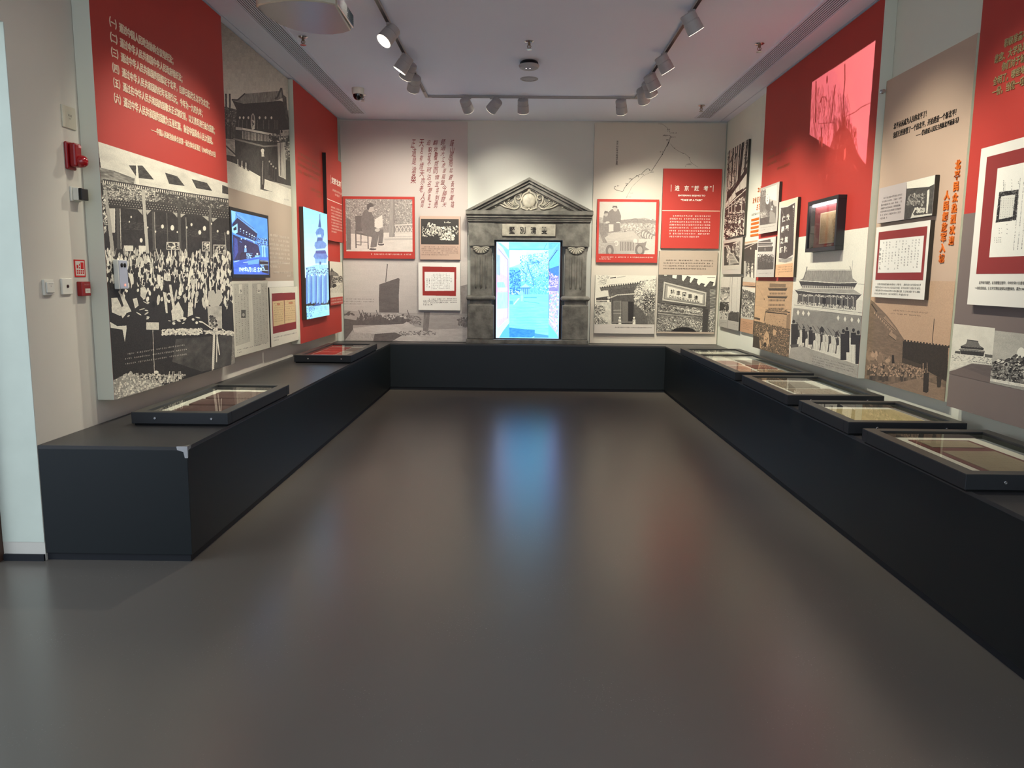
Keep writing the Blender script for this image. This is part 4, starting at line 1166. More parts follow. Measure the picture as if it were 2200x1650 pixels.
def pic_gatehouse():
    p = Pic(560, 560, [(104, 56), (907, -58), (785, 1612), (24, 1384)], 0.86)
    p.poly([(20, -80), (920, -80), (900, 760), (60, 640)], 0.93, n=0.03, ns=(60, 60))
    p.line([(733, 310), (715, 560)], 4, 0.6).line([(790, 570), (870, 575)], 3, 0.5).line([(90, 520), (150, 530)], 2, 0.6)
    p.poly([(232, 412), (712, 412), (725, 500), (785, 552), (560, 560), (360, 548), (140, 530), (195, 500)], 0.56, n=0.09, ns=(4, 12)).line([(228, 378), (218, 430), (185, 520)], 10, 0.4).line([(225, 415), (712, 415)], 14, 0.8).line([(700, 370), (716, 420), (730, 520)], 8, 0.6)
    p.poly([(138, 535), (360, 548), (560, 560), (785, 556), (740, 628), (165, 598)], 0.2).line([(138, 532), (360, 546), (560, 560), (787, 553)], 9, 0.85)
    p.poly([(170, 585), (740, 600), (742, 632), (165, 622)], 0.78)
    for i in range(28):
        p.ell(182 + i * 20, 600 + i * 0.4, 7, 12, 0.35)
    p.poly([(165, 620), (745, 632), (830, 688), (640, 680), (300, 668), (92, 636)], 0.62, n=0.05, ns=(14, 5)).poly([(90, 635), (300, 665), (640, 680), (832, 685), (775, 748), (700, 730), (135, 690)], 0.2).line([(88, 632), (300, 662), (640, 678), (834, 683)], 8, 0.8)
    p.poly([(130, 680), (775, 720), (765, 860), (118, 790)], 0.28, n=0.03)
    p.specks([(140, 680), (770, 705), (770, 735), (135, 700)], 70, 9, 6, (0.6, 0.95))
    for i in range(10):
        x = 182 + i * 62
        p.line([(x, 690 + i * 3), (x - 2, 800 + i * 6)], 9, 0.62)
    p.poly([(398, 720), (440, 725), (430, 840), (395, 830)], 0.08).poly([(560, 745), (590, 748), (585, 840), (555, 835)], 0.1).poly([(620, 750), (640, 750), (636, 850), (618, 848)], 0.1)
    p.specks([(130, 760), (770, 830), (765, 860), (120, 795)], 90, 7, 12, (0.5, 0.95))
    p.poly([(85, 790), (845, 880), (840, 925), (75, 835)], 0.86, n=0.04, ns=(10, 5)).line([(85, 800), (845, 890)], 5, 0.5).line([(78, 836), (838, 925)], 6, 0.45)
    p.poly([(75, 840), (838, 928), (830, 1180), (55, 1080)], 0.53, n=0.06, ns=(30, 14))
    for x, y in ((128, 885), (186, 892), (245, 898), (572, 945), (648, 958), (724, 965), (798, 975)):
        p.poly([(x, y - 32), (x + 15, y), (x, y + 32), (x - 15, y)], 0.95)
    p.poly([(360, 1140), (365, 1070), (390, 1035), (415, 1065), (415, 1160)], 0.14).poly([(530, 1160), (545, 1100), (565, 1090), (590, 1150)], 0.18)
    p.poly([(50, 1260), (130, 1230), (300, 1300), (600, 1400), (800, 1470), (790, 1620), (20, 1390)], 0.62, n=0.05, ns=(30, 12))
    for i in range(9):
        x = 120 + i * 56
        p.line([(x, 1000 + i * 10), (x + 50, 1085 + i * 8)], 6, 0.22)
    for i in range(17):
        x = 130 + i * 29 + RNG.integers(-6, 6)
        y = 1060 + i * 6
        v = 0.8 if i % 3 else 0.2
        p.ell(x, y, 10, 14, 0.5).poly([(x - 14, y + 14), (x + 14, y + 14), (x + 17, y + 100), (x - 15, y + 100)], v)
        p.line([(x - 8, y + 95), (x - 22, y + 190)], 11, v).line([(x + 8, y + 95), (x + 18, y + 195)], 11, 0.85 if v < .5 else 0.7)
        p.line([(x + 10, y + 20), (x + 22, y + 90)], 6, 0.3)
    for x, y, w, h in ((80, 985, 28, 270), (115, 1000, 12, 180), (268, 1060, 22, 180), (190, 1050, 16, 170), (630, 1090, 30, 320), (670, 1065, 24, 260), (742, 1080, 28, 160), (795, 1105, 30, 350)):
        p.ell(x, y, w * 0.55, w * 0.75, 0.12).poly([(x - w, y + w), (x + w, y + w), (x + w * 1.1, y + h), (x - w * 1.1, y + h)], 0.13)
    for x in (725, 755):
        p.line([(x, 1250), (x - 6, 1430)], 12, 0.8)
    p.poly([(40, 1240), (130, 1235), (130, 1265), (50, 1275)], 0.25)
    for i, e in enumerate((745, 750, 740, 420)):
        p.scrib(285 + 10 * (i == 0), 1368 + i * 28, e, 1368 + i * 28 + (e - 285) * 0.26, 15, 0.3)
    return p.grain(0.035, 2.5).soft(1).tint((0.17, 0.155, 0.16), (0.90, 0.885, 0.82))


def pic_pink():
    p = Pic(480, 480, [(516, 88), (894, -164), (820, 857), (466, 909)], 0)
    sx = lambda x, y: ((x / 4.584 + 1720 - 1530) * 2.5375, (y / 4.584 + 70 - 150) * 2.5375)
    Q = lambda pts: [sx(*q) for q in pts]
    p.a[:] = (0.0, 0.0, 0.0)
    PK, D = (0.64, 0.84, 1.0), (0.25, 0.22, 0.20)
    p.poly(Q([(115, 490), (745, 75), (645, 1330), (560, 1230), (500, 1130), (330, 1180), (90, 1020)]), PK, n=0.03, ns=(12, 12))
    p.poly(Q([(330, 350), (745, 75), (655, 1100), (520, 950), (470, 700)]), (0.66, 0.88, 1.0), n=0.025, ns=(20, 20))
    p.poly(Q([(330, 1040), (400, 930), (470, 960), (520, 1080), (560, 1200), (640, 1340), (520, 1420), (330, 1320), (240, 1300), (290, 1150)]), (0.16, 0.14, 0.13), n=0.08, ns=(4, 12), alpha=0.7)
    for i in range(420):
        x = 330 + 230 * RNG.random()
        y = 820 + 440 * RNG.random() + max(0, x - 440) * 1.2
        p.line(Q([(x, y), (x + (RNG.random() - 0.5) * 40, y + 50 + 60 * RNG.random())]), 2.6, (0.16, 0.14, 0.13), alpha=0.45)
    for i in range(230):
        x = 105 + 380 * RNG.random()
        y = 500 + 560 * RNG.random() + max(0, (x - 300)) * 0.6
        l = 40 + 90 * RNG.random()
        a = (RNG.random() - 0.5) * 50
        p.line(Q([(x, y), (x + a, y + l)]), 1.7, D, alpha=0.55)
    for i in range(90):
        x = 380 + 130 * RNG.random()
        y = 640 + 300 * RNG.random() + max(0, x - 440) * 3
        p.line(Q([(430, 900 + 100 * RNG.random()), (x, y)]), 1.3, D, alpha=0.5)
    for pts, w in (([(155, 480), (150, 900)], 5), ([(265, 430), (262, 500)], 6), ([(195, 700), (215, 640), (245, 640), (265, 690)], 4), ([(210, 950), (200, 1160)], 5), ([(440, 310), (440, 480), (425, 650), (430, 830)], 4.5), ([(345, 520), (320, 700), (300, 900)], 4), ([(180, 910), (340, 900)], 3), ([(450, 840), (540, 800), (600, 750), (700, 705)], 3), ([(535, 1000), (538, 1050)], 9)):
        p.line(Q(pts), w, D)
    for q in ([(180, 1050), (195, 1040), (190, 1150)], [(205, 1060), (225, 1040), (212, 1170)], [(265, 1100), (275, 1090), (270, 1160)], [(430, 1180), (450, 1150), (445, 1260), (425, 1290)], [(185, 1420), (195, 1410), (188, 1470)], [(255, 1430), (265, 1420), (252, 1510)], [(350, 1250), (356, 1250), (350, 1290)], [(190, 1270), (196, 1260), (192, 1310)], [(530, 1340), (540, 1340), (545, 1390)]):
        p.poly(Q(q), (0.52, 0.56, 0.56))
    return p.grain(0.015, 3).soft(2)


def pic_clock():
    p = Pic(220, 260, [(252, 178), (543, 70), (500, 834), (214, 885)], 0.72)
    p.poly([(265, 190), (530, 100), (528, 380), (260, 300)], 0.88).specks([(248, 220), (330, 200), (320, 330), (250, 360)], 60, 10, 20, (0.25, 0.7))
    p.poly([(245, 330), (330, 290), (370, 290), (400, 380), (480, 460), (510, 450), (495, 710), (235, 750)], 0.42, n=0.12, ns=(6, 10))
    p.poly([(330, 300), (355, 265), (385, 310), (395, 530), (360, 560), (330, 480)], 0.3).ell(354, 350, 30, 76, 0.93).scrib(345, 330, 362, 326, 22, 0.2).scrib(345, 370, 362, 366, 26, 0.2)
    p.poly([(415, 380), (440, 360), (450, 480), (420, 500)], 0.25).ell(428, 460, 9, 20, 0.85).ell(420, 500, 12, 18, 0.9).poly([(435, 480), (505, 440), (495, 640), (440, 650)], 0.34)
    p.specks([(250, 560), (340, 540), (335, 640), (250, 650)], 30, 7, 18, (0.5, 0.85)).poly([(400, 520), (470, 560), (490, 710), (380, 700)], 0.55).poly([(240, 640), (390, 610), (380, 720), (236, 745)], 0.28, n=0.06)
    for i in range(6):
        p.line([(335, 560), (270 + i * 20, 500 + abs(i - 3) * 10)], 3, 0.6)
    p.poly([(230, 755), (498, 712), (500, 850), (214, 890)], 0.76).poly([(252, 178), (543, 70), (541, 100), (252, 210)], 0.72).poly([(505, 100), (543, 80), (500, 834), (480, 838)], 0.76)
    p.scrib(245, 790, 480, 750, 15, 0.35).scrib(232, 825, 320, 812, 15, 0.35)
    return p.grain(0.03).tint((0.2, 0.185, 0.18), (0.88, 0.86, 0.81))


def pic_banner():
    p = Pic(220, 420, [(540, 385), (795, 318), (718, 1542), (462, 1542)], (0.90, 0.83, 0.73))
    p.poly([(550, 460), (640, 450), (760, 380), (720, 1250), (610, 1320), (515, 1290)], (0.86, 0.84, 0.80))
    p.poly([(560, 470), (650, 460), (755, 400), (718, 1190), (620, 1260), (520, 1240)], (0.33, 0.30, 0.29), n=0.05, ns=(14, 30))
    p.line([(555, 470), (600, 590)], 5, (0.6, 0.58, 0.55)).poly([(515, 1260), (620, 1255), (715, 1225), (700, 1290), (610, 1315), (515, 1300)], (0.62, 0.6, 0.57), n=0.12, ns=(8, 8))
    for i in range(14):
        p.scrib(722, 470 + i * 34, 742, 466 + i * 34, 17, (0.75, 0.73, 0.7))
        if i > 4:
            p.scrib(535, 760 + i * 28, 556, 758 + i * 28, 16, (0.8, 0.78, 0.74))
    p.ell(732, 460, 10, 22, (0.9, 0.88, 0.84))
    p.poly([(472, 1350), (715, 1320), (718, 1545), (460, 1545)], (0.86, 0.69, 0.53))
    for i in range(4):
        p.scrib(510 - 15 * (i > 0), 1385 + i * 40, 705 if i < 3 else 525, 1375 + i * 36 + (3 if i == 3 else 0), 20, (0.42, 0.32, 0.24))
    return p.grain(0.02)


def pic_parade():
    p = Pic(220, 260, [(205, 965), (487, 920), (447, 1545), (165, 1545)], 0.76)
    p.poly([(205, 965), (470, 930), (455, 1200), (195, 1200)], 0.87)
    p.poly([(215, 1000), (400, 960), (405, 1000), (440, 1010), (430, 1040), (212, 1040)], 0.3).line([(215, 1015), (440, 1012)], 9, 0.75).poly([(212, 1040), (420, 1035), (425, 1065), (212, 1070)], 0.45).line([(212, 1075), (440, 1065)], 9, 0.8).poly([(210, 1080), (442, 1072), (425, 1150), (205, 1155)], 0.26, n=0.05).ell(315, 1115, 9, 26, 0.5)
    p.poly([(205, 1160), (450, 1165), (450, 1190), (202, 1190)], 0.82)
    p.poly([(202, 1190), (452, 1195), (440, 1425), (190, 1430)], 0.24, n=0.06, ns=(4, 10))
    p.specks([(205, 1195), (450, 1195), (445, 1230), (200, 1230)], 30, 7, 12, (0.6, 0.95)).specks([(200, 1230), (448, 1230), (440, 1310), (198, 1320)], 90, 6, 14, (0.12, 0.5))
    p.scrib(190, 1490, 425, 1482, 14, 0.35)
    return p.grain(0.03).tint((0.2, 0.185, 0.18), (0.88, 0.86, 0.82))


def pic_paper():
    p = Pic(200, 260, [(365, 595), (770, 515), (742, 1172), (340, 1235)], (0.93, 0.87, 0.73))
    p.poly([(385, 615), (755, 540), (728, 1155), (358, 1210)], (0.84, 0.74, 0.56), n=0.05, ns=(50, 50))
    for i in range(11):
        x = 400 + i * 28
        for j in range(14):
            p.scrib(x - j * 1.5 - 8, 700 + j * 33, x - j * 1.5 + 8, 700 + j * 33, 22, (0.62, 0.53, 0.40), alpha=0.5)
    p.poly([(430, 640), (520, 620), (580, 760), (690, 600), (720, 600), (600, 900), (560, 900), (440, 680)], (0.90, 0.82, 0.64), alpha=0.5)
    for j, y in enumerate((600, 700, 780, 850, 920, 980, 1080)):
        p.scrib(715 - j * 4, y, 740 - j * 4, y, 26, (0.32, 0.26, 0.18))
    return p.grain(0.03, 3)


def pic_arch():
    p = Pic(220, 260, [(205, 800), (500, 715), (485, 1105), (185, 1145)], 0.25)
    p.poly([(205, 800), (500, 715), (498, 800), (440, 830), (205, 860)], 0.93)
    p.poly([(210, 862), (330, 862), (415, 870), (425, 1080), (190, 1145)], 0.27, n=0.06, ns=(12, 16)).poly([(440, 838), (498, 800), (490, 1110), (440, 1110)], 0.3, n=0.1, ns=(8, 14)).poly([(422, 868), (445, 850), (448, 900), (436, 1090), (420, 1085)], 0.88)
    p.specks([(215, 900), (400, 900), (390, 1010), (215, 1010)], 40, 12, 14, (0.4, 0.7)).specks([(280, 1040), (400, 1035), (400, 1080), (280, 1085)], 30, 8, 14, (0.7, 0.95)).poly([(260, 1120), (270, 1080), (290, 1110), (490, 1090), (490, 1110), (250, 1140)], 0.85)
    return p.grain(0.04).tint(*BW)


def pic_scroll():
    p = Pic(260, 200, [(150, 330), (460, 303), (442, 520), (127, 527)], (0.92, 0.91, 0.87))
    for i in range(12):
        x = 175 + i * 23
        for j in range(11):
            if RNG.random() < 0.88 and not (j > 8 and i % 3 == 0):
                y = 345 + j * 16 - i * 1.6
                p.scrib(x - 9 - j * 1.6, y, x + 8 - j * 1.6, y, 12, (0.42, 0.40, 0.38), alpha=0.75)
    for j in range(5):
        p.scrib(140 - j * 2, 385 + j * 28, 160 - j * 2, 385 + j * 28, 20, (0.35, .34, .32))
    return p.grain(0.02)


def pic_cityarmy():
    p = Pic(400, 440, [(82, 628), (698, 633), (619, 1525), (28, 1351)], 0.84)
    p.poly([(20, 600), (720, 600), (720, 1200), (20, 1100)], 0.86, n=0.015, ns=(60, 60))
    p.poly([(75, 770), (100, 790), (190, 880), (260, 970), (330, 1080), (320, 1240), (40, 1200), (60, 900)], 0.52, n=0.08, ns=(14, 5))
    p.line([(80, 800), (120, 860)], 9, 0.25).poly([(160, 910), (185, 890), (265, 990), (255, 1005)], 0.7, n=0.1).poly([(205, 1030), (220, 1005), (265, 1040), (260, 1070)], 0.72).line([(165, 905), (260, 1000)], 4, 0.3).line([(205, 1030), (260, 1072)], 5, 0.25)
    for i in range(10):
        p.rect(100 + i * 14, 860 + i * 15, 107 + i * 14, 876 + i * 15, 0.8)
    p.poly([(312, 1075), (648, 1115), (635, 1400), (480, 1300), (305, 1240)], 0.17, n=0.03)
    for i in range(15):
        p.rect(322 + i * 23, 1066 + i * 3, 335 + i * 23, 1085 + i * 3, 0.18)
    p.line([(543, 910), (528, 1095)], 6, 0.25)
    p.poly([(310, 1200), (450, 1250), (450, 1290), (310, 1250)], 0.26)
    p.poly([(45, 1140), (220, 1200), (330, 1245), (480, 1290), (640, 1380), (620, 1530), (25, 1360)], 0.50, n=0.12, ns=(10, 6))
    p.specks([(45, 1150), (240, 1210), (230, 1250), (45, 1220)], 24, 16, 30, (0.45, 0.85)).poly([(230, 1180), (245, 1180), (250, 1240), (230, 1240)], 0.15)
    p.crowd([(40, 1250), (300, 1240), (500, 1290), (470, 1350), (60, 1330)], 260, 7, (0.55, 0.85), (0.2, 0.55), 6)
    p.poly([(200, 1400), (430, 1350), (620, 1420), (615, 1530), (300, 1450)], 0.60, n=0.06, ns=(14, 5))
    p.poly([(465, 1310), (505, 1310), (500, 1450), (485, 1460), (460, 1450)], 0.16).ell(484, 1300, 12, 16, 0.3).line([(490, 1235), (492, 1310)], 4, 0.7).line([(462, 1240), (460, 1300)], 8, 0.66).poly([(560, 1340), (600, 1340), (590, 1420), (565, 1420)], 0.2)
    for i in range(2):
        p.scrib(240 - 20 * i, 848 + i * 22, 495 - 50 * i, 868 + i * 22, 11, 0.35)
    return p.grain(0.035, 2.5).soft(1).tint((0.17, 0.155, 0.14), (0.80, 0.665, 0.545))


def pic_notice():
    p = Pic(460, 340, [(373, 269), (1485, 16), (1365, 1054), (293, 1099)], (0.93, 0.92, 0.87))
    K = (0.16, 0.15, 0.15)
    p.poly([(388, 490), (570, 465), (545, 750), (355, 775)], K)
    p.specks([(388, 490), (570, 465), (545, 750), (355, 775)], 150, 6, 5, [(0.5, .5, .48), (0.75, .74, .7), (.3, .3, .3)])
    p.poly([(405, 530), (538, 510), (512, 718), (385, 745)], (0.86, 0.85, 0.80))
    for i in range(6):
        for j in range(9):
            p.scrib(402 + i * 21 - j * 1.5, 550 + j * 21, 420 + i * 21 - j * 1.5, 548 + j * 21, 13, (0.62, 0.61, 0.58))
    for y in (385, 400, 414, 428, 442, 456, 470):
        p.scrib(422, y, 436, y, 11, K)
        p.scrib(438, y + 18, 446, y + 18, 7, K)
    for y in (375, 405, 435, 463):
        p.scrib(496, y, 512, y, 12, K)
    for y in (390, 405):
        p.scrib(560, y, 575, y, 11, K)
    for x in range(0, 20):
        for j in range(60):
            if (j * 7 + x * 5) % 23:
                p.scrib(560 + x * 38 - j * 1.1 + 20, 350 - x * 7 + j * 11.5, 572 + x * 38 - j * 1.1 + 20, 350 - x * 7 + j * 11.5, 9.5, K)
    for x, ys in ((390, (830, 850, 872)), (408, (828, 870)), (460, (790, 835, 878))):
        for y in ys:
            p.scrib(x - 6, y, x + 6, y, 12, K)
    for x in (345, 365, 385, 402):
        for y in (917, 938, 958):
            p.scrib(x - 6, y - (x - 345) * .05, x + 6, y - (x - 345) * .05, 12, K)
    return p.grain(0.015)


def pic_palace():
    p = Pic(260, 260, [(688, 947), (991, 979), (951, 1383), (654, 1316)], 0.8)
    p.poly([(680, 940), (1000, 975), (990, 1200), (660, 1200)], 0.86, n=0.04, ns=(30, 30))
    p.poly([(788, 1068), (865, 1078), (880, 1110), (905, 1125), (740, 1112), (778, 1095)], 0.42, n=0.05).line([(785, 1066), (868, 1078)], 6, 0.25).poly([(738, 1112), (908, 1126), (905, 1142), (740, 1128)], 0.2).poly([(735, 1130), (912, 1146), (918, 1158), (722, 1140)], 0.45).poly([(735, 1142), (912, 1158), (905, 1188), (738, 1170)], 0.2)
    p.poly([(700, 1148), (735, 1150), (735, 1170), (695, 1165)], 0.3).poly([(915, 1170), (975, 1178), (972, 1200), (915, 1195)], 0.35)
    p.poly([(660, 1170), (980, 1200), (975, 1250), (830, 1235), (655, 1290)], 0.86, n=0.08, ns=(8, 4)).line([(830, 1225), (975, 1245)], 4, 0.4).specks([(670, 1170), (970, 1200), (965, 1245), (680, 1220)], 60, 8, 4, (0.5, 0.95))
    p.tint(BW[0], BW[1])
    p.poly([(820, 1240), (965, 1255), (955, 1390), (650, 1330), (690, 1290)], (0.40, 0.36, 0.345), n=0.03, ns=(30, 6))
    p.poly([(650, 1300), (760, 1270), (960, 1350), (951, 1395), (640, 1330)], (0.44, 0.39, 0.37), n=0.01)
    return p.soft(1)


def pic_park():
    p = Pic(360, 220, [(991, 997), (1905, 1100), (1846, 1584), (953, 1383)], 0.66)
    p.poly([(985, 990), (1910, 1090), (1900, 1300), (975, 1200)], 0.70, n=0.06, ns=(40, 20))
    p.ell(1185, 1180, 34, 60, 0.93).poly([(1150, 1210), (1230, 1220), (1230, 1260), (1150, 1250)], 0.9)
    p.specks([(980, 1200), (1060, 1220), (1150, 1180), (1900, 1260), (1860, 1480), (960, 1360)], 520, 16, 14, (0.1, 0.45)).specks([(1010, 1210), (1060, 1210), (1060, 1230), (1010, 1230)], 8, 12, 5, (.8, .95)).specks([(975, 1240), (1840, 1340), (1840, 1420), (970, 1340)], 90, 10, 9, (0.4, 0.75))
    p.poly([(958, 1350), (1300, 1410), (1290, 1430), (955, 1372)], 0.85, n=0.1).poly([(955, 1370), (1850, 1540), (1846, 1600), (950, 1400)], 0.6)
    return p.grain(0.04).tint(*BW)


def pic_sheet(seed, c, ink, w=120, h=90, rows=8, cols=1):
    p = Pic(w, h, [(0, 0), (100, 0), (100, 100), (0, 100)], c)
    p.a += 0.03 * noise_field(h, w, 20, 20)[:, :, None]
    for k in range(cols):
        a, b = 6 + k * 94 / cols, k * 94 / cols + 94 / cols - 2
        for i in range(rows):
            p.scrib(a, 10 + i * 82 / rows, b, 10 + i * 82 / rows, 50 / rows, ink, alpha=0.55)
    return p


def fake(mb, w, u0, u1, zc, h, d, gap=0.1):
    """a line of lettering too small to read, as little raised strokes"""
    n = max(1, int(abs(u1 - u0) / h))
    for i in range(n):
        if RNG.random() < gap:
            continue
        c = u0 + (u1 - u0) * (i + 0.5) / n
        k = h * 0.40
        vs = []
        nh = RNG.integers(2, 5)
        for j in range(nh):
            z = zc + h * ((j + 0.5) / nh - 0.5) * 0.92
            vs.append((c - k * (0.2 + 0.8 * RNG.random()), c + k * (0.2 + 0.8 * RNG.random()), z - h * 0.055, z + h * 0.055))
        for j in range(RNG.integers(1, 3)):
            x = c + (RNG.random() - 0.5) * k * 1.6
            vs.append((x - h * 0.055, x + h * 0.055, zc - h * (0.1 + 0.35 * RNG.random()), zc + h * (0.1 + 0.35 * RNG.random())))
        for a0, a1, z0, z1 in vs:
            mb.add([wp(w, a0, z0, d), wp(w, a1, z0, d), wp(w, a1, z1, d), wp(w, a0, z1, d)], [(0, 1, 2, 3)])
    return mb


FRONT = {'L': 3, 'R': 5, 'B': 2}


def board(name, w, u0, u1, z0, z1, d0, th, label, cat, face, edge=M_edge, group=None):
    mb = wbox(MB(), w, u0, u1, z0, z1, d0 + (0.003 if d0 else 0.002), d0 + th)
    mb.m[FRONT[w]] = 1
    o = obj(name, mb, [edge, face], loc=wp(w, (u0 + u1) / 2, z0, d0))
    return tag(o, label, cat, group)


def add_print(parent, w, u0, u1, z0, z1, d, m, name='photo_print', label=None):
    return obj(name, wquad(w, u0, u1, z0, z1, d), m, parent=parent, uv=UVQ, label=label)


def letters(parent, m, fn, name='lettering', label=None):
    mb = MB()
    fn(mb)
    o = obj(name, mb, m, parent=parent, label=label)
    o['kind'] = 'stuff'                                # a block of print, its strokes joined
    return o


# ------------------------------------------------------------------ the room
struct('floor', MB().box(-6.5, 3.2, -2.5, 10.6, -0.1, 0.0), floor_mat())
mb = MB()
mb.box(XL - 0.22, XL, BY0, 10.6, 0, 3.62)
mb.box(XL - 0.22, XL, 1.3, BY0, 2.684, 3.62)
mb.box(XL - 0.22, XL, -2.5, 1.3, 0, 3.62)
struct('wall_left', mb, M_wall)
jm = MB().add([(XL - 0.22, BY0 - 0.002, 0.10), (XL - 0.001, BY0 - 0.002, 0.10), (XL - 0.001, BY0 - 0.002, 2.684), (XL - 0.22, BY0 - 0.002, 2.684)], [(0, 1, 2, 3)])
struct('trim_1', jm, M_jamb)
struct('baseboard_left', MB().box(XL - 0.215, XL - 0.002, BY0 - 0.014, BY0 - 0.001, 0.0, 0.035), M_kick)
struct('trim_2', MB().box(XL - 0.30, XL - 0.222, BY0 - 0.05, BY0 + 0.03, 0, 2.72), mat('brown_door_frame', (0.33, 0.24, 0.20), 0.5, var=0.1, scale=12))
struct('wall_next_room', MB().box(-6.5, XL - 0.31, BY0 + 0.04, BY0 + 0.14, 0, 3.0), M_jamb)
struct('wall_right', MB().box(XR, XR + 0.2, -2.5, 10.6, 0, 3.62), M_wallr)
struct('wall_back', MB().box(XL, XR, YB, YB + 0.2, 0, 3.62), M_bcent)
# ceiling: the main slab, a narrow strip along each side beyond a dark shadow gap
cb = MB()
cb.box(-2.372, 2.572, -2.5, YB, CEIL, CEIL + 0.09)
struct('ceiling', cb, M_ceil)
cs = MB()
cs.box(XL, -2.380, BY0 - 6.3, YB, CEIL, CEIL + 0.09)
cs.box(2.580, XR, -2.5, YB, CEIL, CEIL + 0.09)
struct('trim_3', cs, M_ceil)
struct('trim_4', MB().box(-2.42, -2.34, -2.5, YB, CEIL + 0.092, CEIL + 0.10).box(2.54, 2.62, -2.5, YB, CEIL + 0.092, CEIL + 0.10), M_dark)

# ------------------------------------------------------------------ the U-shaped plinth bench
root = thing('plinth_bench', 'long dark U-shaped plinth bench running along all three walls', 'bench', (0.1, 10.1, 0))
TH = 0.018
top = MB()
top.box(XL + 0.003, BXL, BY0, YB - 0.003, HB - TH, HB)
top.box(BXL, BXR, BYB, YB - 0.003, HB - TH, HB)
top.box(BXR, XR - 0.003, 1.2, YB - 0.003, HB - TH, HB)
obj('bench_top', top, M_btop, parent=root)
obj('front_panel', MB().box(XL + 0.002, BXL - 0.001, BY0 + 0.001, YB - 0.01, 0.04, HB - TH), M_bench, parent=root, bevel=0.002)
obj('front_panel', MB().box(BXL - 0.001, BXR + 0.001, BYB + 0.001, YB - 0.005, 0.04, HB - TH), M_bench, parent=root)
obj('front_panel', MB().box(BXR + 0.001, XR - 0.002, 1.2, YB - 0.01, 0.04, HB - TH), M_bench, parent=root, bevel=0.002)
kk = MB()
kk.box(XL + 0.002, BXL - 0.014, BY0 + 0.014, YB - 0.01, 0, 0.04)
kk.box(BXL - 0.02, BXR + 0.02, BYB + 0.014, YB - 0.01, 0, 0.04)
kk.box(BXR + 0.014, XR - 0.002, 1.2, YB - 0.01, 0, 0.04)
obj('kick_plate', kk, M_kick, parent=root)
cg = MB()
cx, cy = BXL + 0.002, BY0 - 0.002
cg.prism([(-0.055, 0.002), (0.002, 0.002), (0.002, 0.002 - 0.06), (-0.014, -0.058), (-0.02, -0.026), (-0.052, -0.016)], lambda a, b, d: (cx + a, cy + d, HB + b), -0.001, 0.002)
cg.prism([(0.0, 0.002), (0.05, 0.002), (0.045, -0.014), (0.016, -0.02), (0.012, -0.055), (0, -0.055)], lambda a, b, d: (cx + d, cy + a, HB + b), 0.0, -0.003)
cg.prism([(-0.055, 0.0), (0.001, 0.0), (0.001, 0.05), (-0.012, 0.046), (-0.02, 0.018), (-0.052, 0.012)], lambda a, b, d: (cx + a, cy + b, HB + d), 0.0, 0.003)
obj('corner_guard', cg, M_chrome, parent=root, label='small silver corner guard')

# ------------------------------------------------------------------ left wall: three display panels
L1 = board('wall_display', 'L', 4.398, 6.312, 0.762, 3.512, 0.0, 0.10, 'tall red panel with numbered lines above a large crowd photo, left wall', 'panel', M_red, M_cream)
add_print(L1, 'L', 4.398, 6.312, 0.762, 2.232, 0.1015, pic_crowd().material('crowd_print'))


def l1_text(mb):
    for body, a, b, z in (('（一）通过中国人民政治协商会议组织法；', 4.602, 5.412, 2.937), ('（二）通过中华人民共和国中央人民政府组织法；', 4.601, 5.542, 2.852),
                          ('（三）通过中华人民共和国的国都定于北平，自即日起改名北平为北京；', 4.601, 6.001, 2.770), ('（四）通过中华人民共和国的纪年采用公元，今年为一九四九年；', 4.602, 5.866, 2.684),
                          ('（五）通过在中华人民共和国的国歌未正式制定前，以义勇军进行曲为国歌；', 4.603, 6.085, 2.601), ('（六）通过中华人民共和国的国旗为五星红旗，象征中国革命人民大团结。', 4.600, 6.039, 2.515)):
        put_text(mb, body, 'L', a, b, z, 0.060, 0.1005, ext=0.003, bold=0.012)
    put_text(mb, '——中国人民政治协商会议第一届全体会议通过（1949年9月27日）', 'L', 5.038, 6.082, 2.420, 0.045, 0.1005, ext=0.003, bold=0.008)


letters(L1, M_cream_l, l1_text)
L2 = board('wall_display', 'L', 6.316, 8.215, 0.86, 3.512, 0.0, 0.05, 'tan panel with a pavilion photo on its upper part, behind the video screen', 'panel', M_taupe, M_cream)
add_print(L2, 'L', 6.316, 8.215, 2.215, 3.512, 0.0515, pic_pavilion().material('pavilion_print'))
add_print(L2, 'L', 6.316, 8.215, 0.86, 1.44, 0.0512, M_white, 'pale_band')


def l2_text(mb):
    for i, (a, b) in enumerate(((7.42, 8.10), (7.40, 8.10), (7.40, 8.10), (7.40, 8.10), (7.40, 8.10), (7.40, 8.10), (7.42, 8.10), (7.42, 7.74))):
        fake(mb, 'L', a, b, 1.885 - i * 0.0435, 0.026, 0.0515, 0.15)
    fake(mb, 'L', 7.55, 8.12, 1.525, 0.024, 0.0515)
    fake(mb, 'L', 7.98, 8.12, 1.492, 0.024, 0.0515)


letters(L2, M_white_l, l2_text)
L3 = board('wall_display', 'L', 8.232, 10.165, 0.758, 3.512, 0.0, 0.10, 'tall red panel with small olive lettering, behind the pagoda light box', 'panel', M_red, M_cream)


def l3_text(mb):
    for a, b, z in ((8.36, 9.30, 2.79), (8.31, 9.30, 2.735), (8.31, 9.30, 2.672), (8.31, 9.17, 2.605), (8.76, 9.31, 2.468), (9.05, 9.31, 2.425)):
        fake(mb, 'L', a, b, z, 0.040, 0.1015, 0.08)


letters(L3, M_gold2, l3_text)

